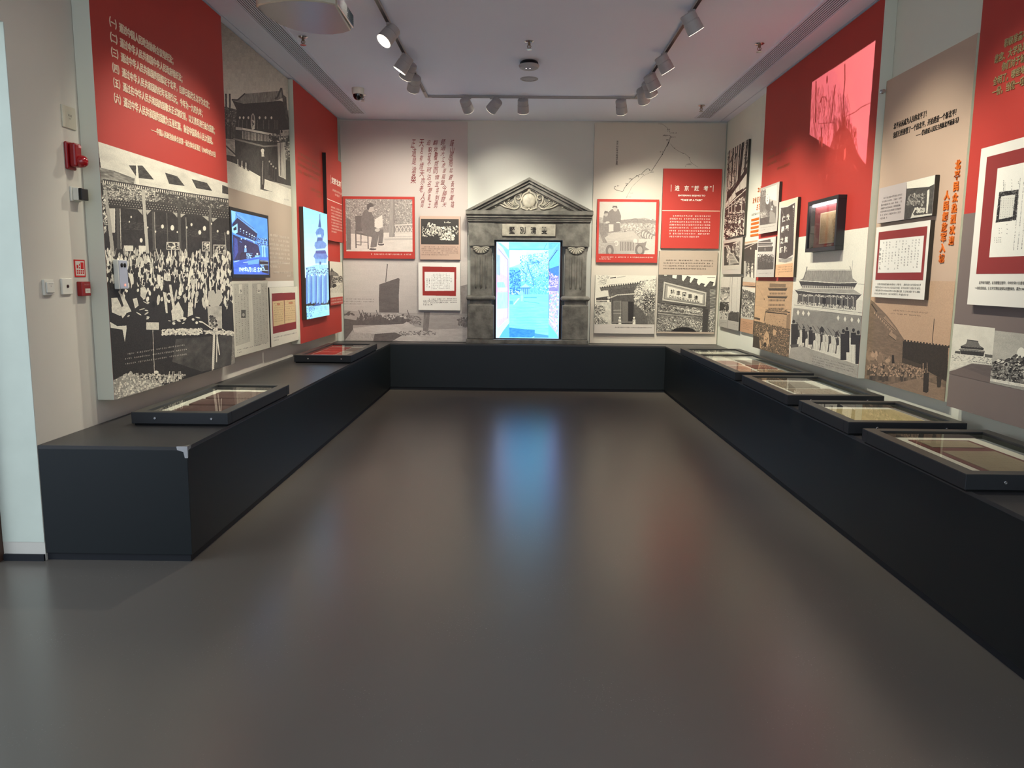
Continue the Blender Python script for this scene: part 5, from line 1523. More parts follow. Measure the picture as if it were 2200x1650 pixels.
# screen, boards and light box hung on them
tv = board('video_screen', 'L', 6.345, 7.312, 1.472, 2.052, 0.05, 0.045, 'black framed video screen showing a blue picture of an old gate hall', 'screen', M_black, M_black)
add_print(tv, 'L', 6.375, 7.275, 1.502, 2.022, 0.0965, pic_tv().material('tv_picture', emit=0.85), 'display', 'blue lit picture')
letters(tv, mat('caption_glow', (0.8, 0.95, 1), 0.4, emis=(0.75, 0.95, 1), estr=0.9), lambda mb: put_text(mb, '1949年6月15日 北平', 'L', 6.50, 7.08, 1.545, 0.045, 0.0972, bold=0.015), 'caption')
nb = board('newspaper_board', 'L', 6.375, 7.290, 0.805, 1.447, 0.05, 0.025, 'pale board of two newspaper pages below the video screen', 'board', M_white, M_greyp)
add_print(nb, 'L', 6.375, 7.290, 0.805, 1.447, 0.0765, pic_newspaper().material('newspaper_print'), 'newspaper_print')
db = board('document_board', 'L', 7.315, 8.232, 0.805, 1.380, 0.05, 0.03, 'white framed board with an open brown booklet on maroon, left wall', 'board', M_white)
add_print(db, 'L', 7.315, 8.232, 0.805, 1.380, 0.0815, pic_docbook().material('booklet_print'), 'document_print')
lb = board('light_box', 'L', 8.315, 9.335, 1.019, 2.228, 0.10, 0.045, 'glowing blue light box picture of a pagoda above a line of people', 'light box', M_edge, M_edge)
add_print(lb, 'L', 8.315, 9.335, 1.019, 2.228, 0.1465, pic_pagoda().material('pagoda_picture', emit=0.85), 'lit_picture', 'glowing pale blue picture')
ib = board('text_board', 'L', 9.352, 10.140, 1.925, 2.952, 0.10, 0.045, 'red text board with white heading on the left wall beside the back corner', 'board', M_red, M_black)


def ib_text(mb):
    put_text(mb, '定都北京', 'L', 9.60, 10.09, 2.665, 0.080, 0.1465, bold=0.03)
    for a in (9.555, 10.12):
        mb.add([wp('L', a, 2.61, .1465), wp('L', a + .008, 2.61, .1465), wp('L', a + .008, 2.72, .1465), wp('L', a, 2.72, .1465)], [(0, 1, 2, 3)])
    fake(mb, 'L', 9.64, 10.12, 2.55, 0.032, 0.1465, 0)
    fake(mb, 'L', 9.76, 10.0, 2.505, 0.032, 0.1465, 0)
    for i in range(9):
        fake(mb, 'L', 9.54, 10.12 if i < 8 else 9.8, 2.335 - i * 0.037, 0.024, 0.1465, 0.1)


letters(ib, M_white_l, ib_text)
obj('dividing_line', wbox(MB(), 'L', 9.36, 10.13, 2.410, 2.417, 0.1452, 0.1468), M_white_l, parent=ib)
sb = board('photo_board', 'L', 9.467, 10.135, 1.130, 1.672, 0.10, 0.03, 'small photo board with a red caption strip, right of the pagoda light box', 'board', M_red, M_black)
add_print(sb, 'L', 9.467, 10.135, 1.225, 1.672, 0.1315, pic_small_hall().material('small_hall_print'))
letters(sb, M_white_l, lambda mb: (fake(mb, 'L', 9.50, 10.12, 1.195, 0.024, .1315), fake(mb, 'L', 9.50, 10.12, 1.160, 0.024, .1315)))

# ------------------------------------------------------------------ back wall
bL = board('wall_display', 'B', -2.372, -0.705, 0.625, 3.500, 0.0, 0.03, 'mauve panel with a crimson handwritten poem and a sailing boat photo', 'panel', M_mauve, M_cream)
add_print(bL, 'B', -2.372, -0.705, 0.625, 1.70, 0.0312, pic_boat().material('boat_print'))


def poem(mb):
    cols = ['鐘山風雨起蒼黃百萬雄', '師過大江虎踞龍盤今勝昔天', '翻地覆慨而慷宜將剩勇', '追窮寇不可沽名學霸王', '天若有情天亦老人間', '正道是滄桑']
    xs = [-0.915, -1.020, -1.115, -1.208, -1.305, -1.412]
    ends = [2.40, 2.40, 2.40, 2.40, 2.40, 2.715]
    r = random.Random(5)
    for col, x, e in zip(cols, xs, ends):
        z = 3.275
        st = (z - e) / len(col)
        for i, ch in enumerate(col):
            h = st * r.uniform(0.70, 1.12)
            wd = 0.060 * r.uniform(0.7, 1.2)
            cx = x + r.uniform(-0.012, 0.012)
            put_text(mb, ch, 'B', cx - wd / 2, cx + wd / 2, z - st * (i + 0.5), h, 0.0315, bold=0.004, shear=r.choice((0.2, 0.35, 0.5)))


letters(bL, M_crim_l, poem)
bR = board('wall_display', 'B', 0.950, 2.660, 0.625, 3.500, 0.0, 0.03, 'beige panel right of the stone doorway with a printed black route map', 'panel', M_beige, M_cream)


def pic_map():
    p = Pic(700, 440, [(1277, 268), (1557, 269), (1548, 441), (1274, 441)], (0.80, 0.765, 0.705))
    K, G = (0.14, 0.12, 0.11), (0.45, 0.42, 0.38)
    f = lambda pts: [(1265 + x / 9.165, 250 + y / 9.165) for x, y in pts]
    g = lambda pts: [(1260 + x / 3.236, 250 + y / 3.236) for x, y in pts]
    p.line(f([(500, 1380), (465, 1395), (460, 1425), (500, 1455), (590, 1475), (620, 1490), (645, 1470), (665, 1420), (710, 1360), (760, 1310), (820, 1245), (920, 1178), (1010, 1140), (1080, 1070), (1130, 1040), (1160, 1048), (1180, 1075)]), 0.75, K)
    p.line(f([(1205, 1090), (1300, 950), (1425, 760), (1550, 525)]), 0.8, K).line(g([(552, 215), (568, 180), (578, 140)]), 0.8, K)
    for q in ((710, 1360), (915, 1178), (1425, 760), (1548, 525), (815, 1245), (1175, 1068)):
        p.ell(*f([q])[0], 1.2, 1.2, K)
    p.line(f([(700, 1620), (730, 1550), (780, 1470), (810, 1400), (880, 1330), (960, 1260), (1040, 1180), (1180, 1115)]), 0.45, G)
    p.line(g([(435, 40), (470, 58), (520, 62), (552, 85), (572, 115), (575, 130)]), 0.55, G).line(g([(575, 195), (600, 225), (640, 250), (680, 265), (705, 285), (722, 325), (770, 355)]), 0.55, G).line(g([(680, 355), (688, 335), (720, 330)]), 0.5, G)
    for x, y in ((600, 225), (660, 262), (705, 290), (720, 325)):
        p.ell(*g([(x + 6, y)])[0], 0.7, 0.7, K)
    for x0, x1, y, c in ((1430, 1545, 393, K), (1500, 1548, 480, K), (1370, 1440, 715, K), (1185, 1260, 1105, K), (925, 970, 1195, K), (1005, 1055, 1155, K), (750, 800, 1238, K), (680, 730, 1328, K), (490, 570, 1375, K), (790, 845, 1515, G), (705, 810, 1588, G)):
        a, b = f([(x0, y), (x1, y)])
        p.scrib(*a, *b, 2.6, c)
    for x0, x1, y in ((550, 575, 98), (550, 573, 110), (582, 620, 122), (520, 572, 140), (545, 565, 170), (580, 615, 150), (695, 725, 338)):
        a, b = g([(x0, y), (x1, y)])
        p.scrib(*a, *b, 2.8, K)
    return p


add_print(bR, 'B', 0.98, 2.64, 2.45, 3.49, 0.0312, pic_map().material('map_print'), 'map_print')


def map_title(mb):
    for i, ch in enumerate('进京“赶考”路线示意图'):
        put_text(mb, ch, 'B', 1.235, 1.265, 3.262 - i * 0.0285, 0.018 if ch in '“”' else 0.026, 0.0325, bold=0.012, keep=True)


letters(bR, M_grey_l, map_title, 'map_title')

rb = board('photo_board', 'B', -2.352, -1.402, 1.728, 2.535, 0.03, 0.035, 'red bordered photo board of a seated man reading a newspaper, left of the doorway', 'board', M_red)
add_print(rb, 'B', -2.315, -1.432, 1.82, 2.500, 0.0665, pic_reader().material('reader_print'))
letters(rb, M_white_l, lambda mb: fake(mb, 'B', -1.99, -1.45, 1.785, 0.020, 0.0665, 0.08))
gb = board('photo_board', 'B', -1.332, -0.798, 1.722, 2.288, 0.03, 0.035, 'tan photo board with a dark picture of people in a night meeting', 'board', mat('pink_tan', (0.74, 0.63, 0.56), 0.55), M_edge)
add_print(gb, 'B', -1.318, -0.818, 1.920, 2.252, 0.0665, pic_group().material('meeting_print'))
letters(gb, M_grey_l, lambda mb: [fake(mb, 'B', -1.315 + 0.03 * (i == 0), -0.825 if i < 4 else -0.95, 1.888 - i * 0.026, 0.0165, 0.0665) for i in range(5)])
tb = board('document_board', 'B', -1.357, -0.798, 1.050, 1.682, 0.03, 0.035, 'white board with a printed notice on maroon, left of the stone doorway', 'board', M_white)
add_print(tb, 'B', -1.357, -0.798, 1.050, 1.682, 0.0665, pic_letter().material('letter_print'), 'document_print')
rt_ = board('text_board', 'B', 1.857, 2.622, 1.898, 2.922, 0.03, 0.035, 'red text board with a white heading, right of the stone doorway on the back wall', 'board', M_red)


def rt_text(mb):
    D = 0.0665
    for ch, x, w_ in (('进', 2.045, .060), ('京', 2.168, .060), ('“', 2.243, .024), ('赶', 2.300, .062), ('考', 2.420, .060), ('”', 2.482, .024)):
        put_text(mb, ch, 'B', x - w_ / 2, x + w_ / 2, 2.674 + (0.02 if ch in '“”' else 0), 0.020 if ch in '“”' else 0.068, D, bold=0.02)
    for x in (1.962, 2.512):
        mb.add([wp('B', x, 2.63, D), wp('B', x + .006, 2.63, D), wp('B', x + .006, 2.718, D), wp('B', x, 2.718, D)], [(0, 1, 2, 3)])
    put_text(mb, 'ENTERING BEIJING TO', 'B', 2.062, 2.416, 2.578, 0.026, D, bold=0.03)
    put_text(mb, '“TAKE UP A TASK”', 'B', 2.098, 2.380, 2.522, 0.026, D, bold=0.03)
    for i in range(8):
        fake(mb, 'B', 1.96 + 0.04 * (i == 0), 2.50 if i < 7 else 2.36, 2.318 - i * 0.0383, 0.023, D, 0.06)


letters(rt_, M_white_l, rt_text)
obj('dividing_line', wbox(MB(), 'B', 1.860, 2.618, 2.381, 2.388, 0.0652, 0.0668), M_cream_l, parent=rt_)
jb = board('photo_board', 'B', 1.005, 1.816, 1.705, 2.526, 0.03, 0.035, 'red bordered photo board of people standing in an open jeep', 'board', M_red)
add_print(jb, 'B', 1.035, 1.780, 1.818, 2.492, 0.0665, pic_jeep().material('jeep_print'))
letters(jb, M_white_l, lambda mb: (fake(mb, 'B', 1.075, 1.765, 1.775, 0.018, 0.0665), fake(mb, 'B', 1.045, 1.20, 1.750, 0.018, 0.0665)))
st = board('photo_board', 'B', 1.843, 2.614, 0.772, 1.863, 0.03, 0.035, 'board with tan caption above a photo of a brick station wall and sign', 'board', M_taupe)
add_print(st, 'B', 1.843, 2.614, 0.795, 1.550, 0.0665, pic_station().material('station_print'))
letters(st, M_black_l, lambda mb: [fake(mb, 'B', 1.90 + 0.03 * (i == 0), 2.56 if i < 3 else 2.47, 1.740 - i * 0.036, 0.021, 0.0665, 0.06) for i in range(4)])


def sign_text(mb):
    # the photographed sign runs downhill to the right, its characters read right to left
    for k, ch in enumerate('站車園華清'):
        t = k / 4
        x = 2.035 + t * 0.315
        z = 1.328 - t * 0.080
        put_text(mb, ch, 'B', x - 0.026, x + 0.026, z, 0.064, 0.0675, bold=0.02)
    for k, ch in enumerate('CHINGHUAYUAN'):
        t = k / 11
        x = 2.005 + t * 0.378
        z = 1.262 - t * 0.068
        put_text(mb, ch, 'B', x - (0.004 if ch == 'I' else 0.012), x + (0.004 if ch == 'I' else 0.012), z, 0.040 - t * 0.006, 0.0675, bold=0.03)


letters(st, M_black_l, sign_text, 'sign_lettering')
yb = board('photo_board', 'B', 1.003, 1.810, 0.762, 1.538, 0.03, 0.035, 'photo board of a tiled courtyard gate behind shrubs, right of the stone doorway', 'board', M_greyp)
add_print(yb, 'B', 1.003, 1.810, 0.885, 1.538, 0.0665, pic_gate().material('courtyard_print'))
letters(yb, M_grey_l, lambda mb: fake(mb, 'B', 1.28, 1.78, 0.845, 0.016, 0.0665))

# stone doorway
CX = 0.105
pt = thing('stone_portal', 'grey carved stone doorway with a pediment in the middle of the back wall', 'doorway', (CX, YB - 0.1, HB))
st_ = lambda mb, x0, x1, z0, z1, D: mb.box(x0, x1, YB - D, YB - 0.001, z0, z1)
obj('sill', st_(MB(), -0.712, 0.918, HB, 0.672, 0.200), M_stone, parent=pt, bevel=0.004)
for s, (a, b) in ((-1, (-0.692, -0.345)), (1, (0.562, 0.908))):
    m_ = (a + b) / 2
    obj('plinth_block', st_(MB(), a, b, 0.672, 1.135, 0.170), M_stone, parent=pt, bevel=0.012)
    bm_ = MB()
    st_(bm_, a + 0.03, b - 0.03, 1.135, 1.19, 0.150)
    n = 10
    prof = [(math.cos(math.pi * (i / n - 0.5)) * 0.03, math.sin(math.pi * (i / n - 0.5)) * 0.032) for i in range(n + 1)]
    vs, fs = [], []
    for r_, z_ in prof:
        for x_, y_ in ((a + 0.012 - r_ + 0.0, YB - 0.001), (a + 0.012 - r_, YB - 0.155 - r_), (b - 0.012 + r_, YB - 0.155 - r_), (b - 0.012 + r_, YB - 0.001)):
            vs.append((x_, y_, 1.222 + z_))
    for i in range(n):
        for k in range(3):
            fs.append((i * 4 + k, i * 4 + k + 1, i * 4 + k + 5, i * 4 + k + 4))
    fs += [(3, 2, 1, 0), (n * 4, n * 4 + 1, n * 4 + 2, n * 4 + 3)]
    bm_.add(vs, fs)
    obj('base_moulding', bm_, M_stone, parent=pt, smooth=True)
    pa, pb = a + 0.033, b - 0.033
    sh = obj('pilaster', st_(MB(), pa, pb, 1.25, 1.905, 0.125), M_stone, parent=pt)
    for k in (-1, 0, 1):
        x_ = m_ + k * 0.066
        zz = [1.345 + 0.0, 1.36, 1.40, 1.74, 1.775, 1.79]
        obj('flute', MB().tube([(x_, YB - 0.127, z_) for z_ in zz], [0.004, 0.012, 0.015, 0.015, 0.012, 0.004], 10), M_stone, parent=sh, smooth=True)
    fan = MB()
    fan.prism([(m_ + 0.115 * math.cos(t), 1.902 + 0.098 * math.sin(t)) for t in [math.pi + math.pi * i / 16 for i in range(17)]], lambda x_, z_, d: (x_, YB - 0.125 - d, z_), 0.0, 0.012)
    fo = obj('fan_rosette', fan, M_stone, parent=sh)
    pet = MB()
    for i in range(9):
        t = math.pi + math.pi * (i + 0.5) / 9
        pet.tube([(m_ + r_ * math.cos(t), YB - 0.138, 1.898 + r_ * 0.85 * math.sin(t)) for r_ in (0.022, 0.05, 0.085, 0.104, 0.110)], [0.003, 0.007, 0.012, 0.010, 0.003], 8)
    obj('petals', pet, M_stonel, parent=sh, smooth=True)
lint = MB()
st_(lint, -0.680, -0.345, 1.905, 2.215, 0.150)
st_(lint, 0.555, 0.906, 1.905, 2.215, 0.150)
st_(lint, -0.345, 0.555, 1.985, 2.215, 0.142)
obj('frieze', lint, M_stone, parent=pt)
pq = obj('name_plaque', st_(MB(), -0.241, 0.458, 2.034, 2.188, 0.162), M_stonel, parent=pt, bevel=0.004)


for ch, x in (('墅', -0.112), ('別', 0.027), ('清', 0.168), ('雙', 0.310)):
    obj('carved_character', put_text(MB(), ch, 'B', x - 0.037, x + 0.037, 2.108, 0.090, 0.1625, ext=0.004, bold=0.015), mat('carved_letter', (0.13, 0.12, 0.11), 0.7), parent=pq)



co = MB()
PR = [(0.165, 2.215), (0.172, 2.222), (0.172, 2.236), (0.182, 2.240), (0.186, 2.252), (0.190, 2.268), (0.205, 2.272), (0.205, 2.288), (0.214, 2.300), (0.228, 2.306), (0.230, 2.312), (0.230, 2.356), (0.0, 2.356)]
vs, fs = [], []
for D, z in PR:
    e = D - 0.165
    vs += [(-0.690 - e * 0.4, YB - 0.001, z), (-0.690 - e * 0.4, YB - max(D, 0.002), z), (0.916 + e * 0.4, YB - max(D, 0.002), z), (0.916 + e * 0.4, YB - 0.001, z)]
for i in range(len(PR) - 1):
    for k in range(3):
        fs.append((i * 4 + k, i * 4 + k + 1, i * 4 + k + 5, i * 4 + k + 4))
co.add(vs, fs)
obj('cornice', co, M_stone, parent=pt)
ped = MB()
ax, az = CX, 2.775
x0, x1, zb = -0.714, 0.936, 2.356


def tri(k):                                            # the pediment triangle pulled in by k
    s_ = (az - zb) / (ax - x0)
    dz = k * math.sqrt(1 + s_ * s_)
    return [(x0 + dz / s_, zb), (x1 - dz / s_, zb), (ax, az - dz)]


def ring(k0, k1, D0):
    o_, i_ = tri(k0), tri(k1)
    for A, B in ((0, 2), (2, 1)):
        ped.prism([o_[A], o_[B], i_[B], i_[A]], lambda x_, z_, d: (x_, YB - d, z_), 0.001, D0)


ring(0, 0.030, 0.235)
ring(0.030, 0.060, 0.205)
ring(0.060, 0.105, 0.175)
ring(0.105, 0.118, 0.155)
obj('raking_cornice', ped, M_stone, parent=pt)
ty = MB().prism(tri(0.110), lambda x_, z_, d: (x_, YB - d, z_), 0.001, 0.130)
tym = obj('tympanum', ty, M_stone, parent=pt)
orn = MB()
F2 = lambda X, Y: (CX + (X - 1112) / 1137.0, 2.355 + (600 - Y) / 1137.0)


def stroke(pts, r0, r1=None, mirror=True):
    P = [F2(*q) for q in pts]
    out = []
    for i in range(len(P) - 1):                        # Catmull-Rom through the points
        p0, p1, p2, p3 = P[max(i - 1, 0)], P[i], P[i + 1], P[min(i + 2, len(P) - 1)]
        for t in (0, 0.25, 0.5, 0.75):
            out.append(tuple(0.5 * (2 * p1[k] + (p2[k] - p0[k]) * t + (2 * p0[k] - 5 * p1[k] + 4 * p2[k] - p3[k]) * t * t + (3 * p1[k] - p0[k] - 3 * p2[k] + p3[k]) * t ** 3) for k in (0, 1)))
    out.append(P[-1])
    r1 = r0 if r1 is None else r1
    rs = [r0 + (r1 - r0) * i / (len(out) - 1) for i in range(len(out))]
    for s_ in ((1, -1) if mirror else (1,)):
        orn.tube([(CX + s_ * (x_ - CX), YB - 0.138, z_) for x_, z_ in out], rs, 7)


stroke([(970, 520), (930, 560), (870, 565), (800, 530), (750, 490), (745, 440), (780, 410), (820, 415), (815, 440), (795, 440)], 0.011, 0.009)
stroke([(850, 560), (760, 540), (700, 510), (660, 495), (620, 500), (600, 525), (615, 540), (628, 532)], 0.010, 0.006)
stroke([(740, 525), (690, 500), (670, 460)], 0.009, 0.005)
stroke([(760, 500), (720, 480), (705, 455)], 0.008, 0.004)
stroke([(905, 440), (905, 385), (940, 360), (980, 370), (985, 410), (950, 430), (930, 415)], 0.011, 0.008)
stroke([(905, 440), (920, 480), (960, 510)], 0.010, 0.008)
stroke([(880, 440), (890, 490), (930, 510)], 0.010, 0.004)
stroke([(860, 460), (880, 500), (915, 525)], 0.009, 0.005)
stroke([(800, 470), (830, 500), (880, 530)], 0.009, 0.005)
stroke([(790, 490), (820, 520), (870, 545)], 0.008, 0.004)
stroke([(830, 470), (860, 490), (875, 520)], 0.007, 0.004)
stroke([(985, 350), (995, 335), (990, 365)], 0.009, 0.006)
stroke([(1102, 280), (1095, 320), (1040, 350), (1010, 400), (1000, 440), (985, 470), (1000, 510), (1010, 550), (1060, 570), (1085, 580), (1112, 555)], 0.011, 0.010)
stroke([(1030, 545), (1060, 540), (1075, 560), (1060, 575)], 0.008, 0.006)
stroke([(990, 540), (994, 560)], 0.009, 0.007)
bos = Matrix.Translation((CX, YB - 0.130, F2(1112, 450)[1])) @ Matrix.Rotation(math.pi / 2, 4, 'X') @ Matrix.Diagonal((0.088, 0.095, 0.032, 1))
orn.lathe([(1.0, 0.0), (0.97, 0.35), (0.85, 0.65), (0.6, 0.88), (0.3, 0.97), (0.02, 1.0)], bos, 28)
obj('carved_ornament', orn, M_stonel, parent=tym, smooth=True, label='pale relief of scrolls around an oval')
fr = MB()
for q in ((-0.345, -0.318, 0.672, 1.985), (0.528, 0.555, 0.672, 1.985), (-0.318, 0.528, 1.962, 1.985), (-0.318, 0.528, 0.672, 0.684)):
    fr.box(q[0], q[1], YB - 0.075, YB - 0.001, q[2], q[3])
obj('screen_surround', fr, mat('dark_red_surround', (0.13, 0.06, 0.06), 0.5), parent=pt)
ds = obj('doorway_screen', MB().box(-0.318, 0.528, YB - 0.05, YB - 0.01, 0.684, 1.962), M_black, loc=(CX, YB - 0.03, 0.684))
tag(ds, 'bright blue screen inside the stone doorway showing open doors onto a garden', 'screen')
add_print(ds, 'B', -0.318, 0.528, 0.684, 1.962, 0.0515, pic_portal().material('garden_picture', emit=1.6), 'display', 'glowing blue picture')

# ------------------------------------------------------------------ right wall: three display panels
R1 = board('wall_display', 'R', 8.425, 5.784, 0.760, 3.512, 0.0, 0.092, 'tall red panel with a projected pink tree picture above gatehouse photos', 'panel', M_red, M_cream)
add_print(R1, 'R', 7.285, 5.784, 0.760, 1.892, 0.0935, pic_gatehouse().material('gatehouse_print'))
add_print(R1, 'R', 8.425, 7.285, 0.760, 1.488, 0.0935, pic_tower().material('tower_print'), 'photo_print', 'sepia print of a tower')


def r1_text(mb):
    for a, b, z in ((8.30, 7.52, 2.755), (8.36, 7.80, 2.69), (7.98, 7.55, 2.605)):
        fake(mb, 'R', a, b, z, 0.034, 0.094, 0.15)


letters(R1, M_gold2, r1_text)
R2 = board('wall_display', 'R', 5.776, 4.672, 0.762, 2.926, 0.0, 0.042, 'tan panel with orange vertical heading and a sepia city wall photo, right wall', 'panel', M_tan, M_cream)
add_print(R2, 'R', 5.776, 4.672, 0.762, 1.50, 0.0435, pic_cityarmy().material('city_wall_print'))


def r2_text(mb):
    put_text(mb, '北平永远成为人民的北平了！', 'R', 5.614, 5.175, 2.580, 0.044, 0.0425, ext=0.002, bold=0.006)
    put_text(mb, '我们已经接管了一个旧北平，开始建设一个新北平！', 'R', 5.610, 4.825, 2.517, 0.044, 0.0425, ext=0.002, bold=0.006)
    put_text(mb, '——《为建设人民民主的新北平而奋斗》', 'R', 5.287, 4.790, 2.465, 0.036, 0.0425, ext=0.002, bold=0.006)


letters(R2, M_black_l, r2_text)


for i, ch in enumerate('北平民众热烈欢迎'):
    obj('heading_character', put_text(MB(), ch, 'R', 4.778, 4.722, 2.196 - i * 0.0642, 0.056, 0.0425, ext=0.006, bold=0.03), M_orange_l, parent=R2)
for i, ch in enumerate('人民解放军入城'):
    obj('heading_character', put_text(MB(), ch, 'R', 4.872, 4.812, 2.026 - i * 0.0642, 0.056, 0.0425, ext=0.006, bold=0.03), M_orange_l, parent=R2)
R3 = board('wall_display', 'R', 4.562, 2.6, 0.755, 3.512, 0.0, 0.090, 'panel red above and brown below with gold lettering, nearest on the right', 'panel', M_red, M_cream)
add_print(R3, 'R', 4.562, 2.6, 0.755, 1.888, 0.0912, M_brown, 'brown_field')
add_print(R3, 'R', 4.562, 4.163, 0.95, 1.250, 0.0925, pic_palace().material('palace_print'))
add_print(R3, 'R', 4.163, 3.30, 0.95, 1.237, 0.0925, pic_park().material('park_print'))


def r3_text(mb):
    for body, a, z in (('积极准备攻城，此次攻城', 4.322, 2.764), ('故宫、大学及其他著名而', 4.395, 2.703), ('你们对于城区各部分要有', 4.325, 2.644), ('全明了，哪些地方可以攻击', 4.390, 2.584), ('一份，当做一项纪律去执行', 4.388, 2.526)):
        put_text(mb, body, 'R', a, a - 0.0385 * len(body), z, 0.047, 0.0905, ext=0.004, bold=0.015)


letters(R3, M_gold, r3_text)

# lettering straight on the cream wall, partly behind a photo board
lw = MB()
for a, b, z in ((8.86, 8.45, 2.50), (9.02, 8.45, 2.395), (8.88, 8.45, 2.31)):
    fake(lw, 'R', a, b, z, 0.075, 0.003, 0)
    fake(lw, 'R', a - 0.012, b, z - 0.006, 0.075, 0.0035, 0)
ol = thing('wall_lettering', 'orange raised lettering on the cream wall beside the tall street photo', 'lettering', wp('R', 8.7, 2.0, 0))
obj('heading', lw, M_orange_l, parent=ol)['kind'] = 'stuff'
lw = MB()
fake(lw, 'R', 9.03, 8.5, 2.238, 0.03, 0.003, 0)
obj('subtitle', lw, M_black_l, parent=ol)['kind'] = 'stuff'
for i in range(5):
    obj('text_bar', wbox(MB(), 'R', 9.03, 8.5, 2.165 - i * 0.044, 2.190 - i * 0.044, 0.0, 0.004), M_orange_l, parent=ol)

S = [
    ('street', 10.100, 9.203, 2.022, 3.120, 0.0, 0.03, pic_street, None, 'tall photo board of a crowded street under balconies, by the back right corner', M_greyp),
    ('train', 10.120, 9.243, 1.562, 1.997, 0.0, 0.03, pic_train, (1.617, 1.975, 10.06, 9.30), 'small photo board of a railway track, below the tall street photo', M_greyp),
    ('shop', 9.178, 8.680, 1.425, 1.937, 0.0, 0.02, pic_shop, None, 'narrow photo board of a shop doorway with tan strips above and below', M_greyp),
    ('double', 10.150, 9.222, 0.880, 1.528, 0.0, 0.03, pic_double, None, 'pair of narrow photos on one board, lowest by the back right corner', M_greyp),
    ('march', 9.190, 8.682, 0.880, 1.415, 0.0, 0.02, pic_march, None, 'photo board of marching people with a tan caption, directly below the shop doorway photo', M_greyp),
    ('clock', 8.340, 7.746, 1.980, 2.460, 0.092, 0.03, pic_clock, None, 'photo board of a street scene with an oval lantern shape, hanging on the red panel', M_greyp),
    ('banner', 7.717, 7.210, 1.525, 2.256, 0.092, 0.03, pic_banner, None, 'tall tan photo board of a hanging cloth banner with large white characters', M_tan),
    ('parade', 8.350, 7.760, 1.525, 1.928, 0.092, 0.03, pic_parade, None, 'photo board of a crowd before a double-roofed tower, below the lantern photo', M_greyp),
]
for nm, u0, u1, z0, z1, d0, th, fn, sub, lbl, face in S:
    o = board('photo_board', 'R', u0, u1, z0, z1, d0, th, lbl, 'board', face)
    if sub:
        add_print(o, 'R', sub[2], sub[3], sub[0], sub[1], d0 + th + 0.0015, fn().material(nm + '_print'))
    else:
        add_print(o, 'R', u0, u1, z0, z1, d0 + th + 0.0015, fn().material(nm + '_print'))
    if nm == 'banner':
        def bt(mb):
            for k, (a, b) in enumerate(zip('秋毫無犯', '仁義之師')):
                zc = (2.085, 1.985, 1.878, 1.787)[k]
                put_text(mb, a, 'R', 7.485 + k * 0.006, 7.397 + k * 0.006, zc + 0.004, 0.062, 0.125, bold=0.03)
                put_text(mb, b, 'R', 7.605 + k * 0.006, 7.515 + k * 0.006, zc, 0.062, 0.125, bold=0.03)
        letters(o, M_white_l, bt, 'banner_lettering')

# deep black frame with a document on maroon
fb = thing('framed_document', 'deep black box frame with an old document on maroon, on the red panel', 'frame', wp('R', 6.52, 1.74, 0.092))
D0, D1 = 0.092, 0.162
fu0, fu1, fz0, fz1 = 6.846, 6.200, 1.740, 2.173
fm = MB()
t_ = 0.032
wbox(fm, 'R', fu0, fu1, fz0, fz0 + t_, D0, D1)
wbox(fm, 'R', fu0, fu1, fz1 - t_, fz1, D0, D1)
wbox(fm, 'R', fu0, fu0 - t_, fz0 + t_, fz1 - t_, D0, D1)
wbox(fm, 'R', fu1 + t_, fu1, fz0 + t_, fz1 - t_, D0, D1)
obj('frame', fm, M_case, parent=fb, bevel=0.002)
obj('maroon_mount', wbox(MB(), 'R', fu0 - t_, fu1 + t_, fz0 + t_, fz1 - t_, D0, D0 + 0.012), mat('maroon_cloth', (0.55, 0.16, 0.20), 0.7), parent=fb)
dc = obj('document', wbox(MB(), 'R', 6.68, 6.345, 1.805, 2.065, D0 + 0.012, D0 + 0.016), M_white, parent=fb)
add_print(dc, 'R', 6.68, 6.345, 1.805, 2.065, D0 + 0.0172, pic_paper().material('old_document_print'), 'document_print')
letters(dc, M_white_l, lambda mb: fake(mb, 'R', 6.57, 6.43, 1.788, 0.012, D0 + 0.013, 0))
obj('lit_edge', wbox(MB(), 'R', fu0 - t_ - 0.004, fu1 + t_ + 0.004, fz1 - t_ - 0.014, fz1 - t_, D0 + 0.012, D0 + 0.04), mat('led_strip', (1, 1, 1), 0.4, emis=(1, 0.97, 0.95), estr=12.0), parent=fb, label='white light strip inside the top of the frame')
obj('glass_pane', wquad('R', fu0 - t_, fu1 + t_, fz0 + t_, fz1 - t_, D1 - 0.010), M_glass, parent=fb)

ba = board('photo_board', 'R', 5.700, 4.947, 1.912, 2.162, 0.042, 0.03, 'wide board with a grey caption and a small fortress gate photo, tan panel', 'board', mat('grey_caption', (0.75, 0.71, 0.69), 0.55))
add_print(ba, 'R', 5.30, 4.949, 1.914, 2.160, 0.0735, pic_arch().material('arch_print'))
letters(ba, M_grey_l, lambda mb: [fake(mb, 'R', 5.655 - 0.03 * (i == 0), 5.35 if i < 6 else 5.53, 2.085 - i * 0.0235, 0.0155, 0.0735) for i in range(7)])
bb = board('document_board', 'R', 5.700, 4.957, 1.380, 1.884, 0.042, 0.03, 'white board with a handwritten letter on maroon, below the fortress gate photo', 'board', M_white)
add_print(bb, 'R', 5.655, 4.99, 1.505, 1.848, 0.0732, mat('maroon_print', (0.56, 0.20, 0.19), 0.55), 'maroon_field')
add_print(bb, 'R', 5.625, 5.02, 1.555, 1.790, 0.0738, pic_scroll().material('handwritten_print'), 'document_print')
letters(bb, M_black_l, lambda mb: [fake(mb, 'R', 5.65 - 0.03 * (i == 0), 5.01 if i < 3 else 5.16, 1.474 - i * 0.0225, 0.016, 0.0735, 0.05) for i in range(4)])
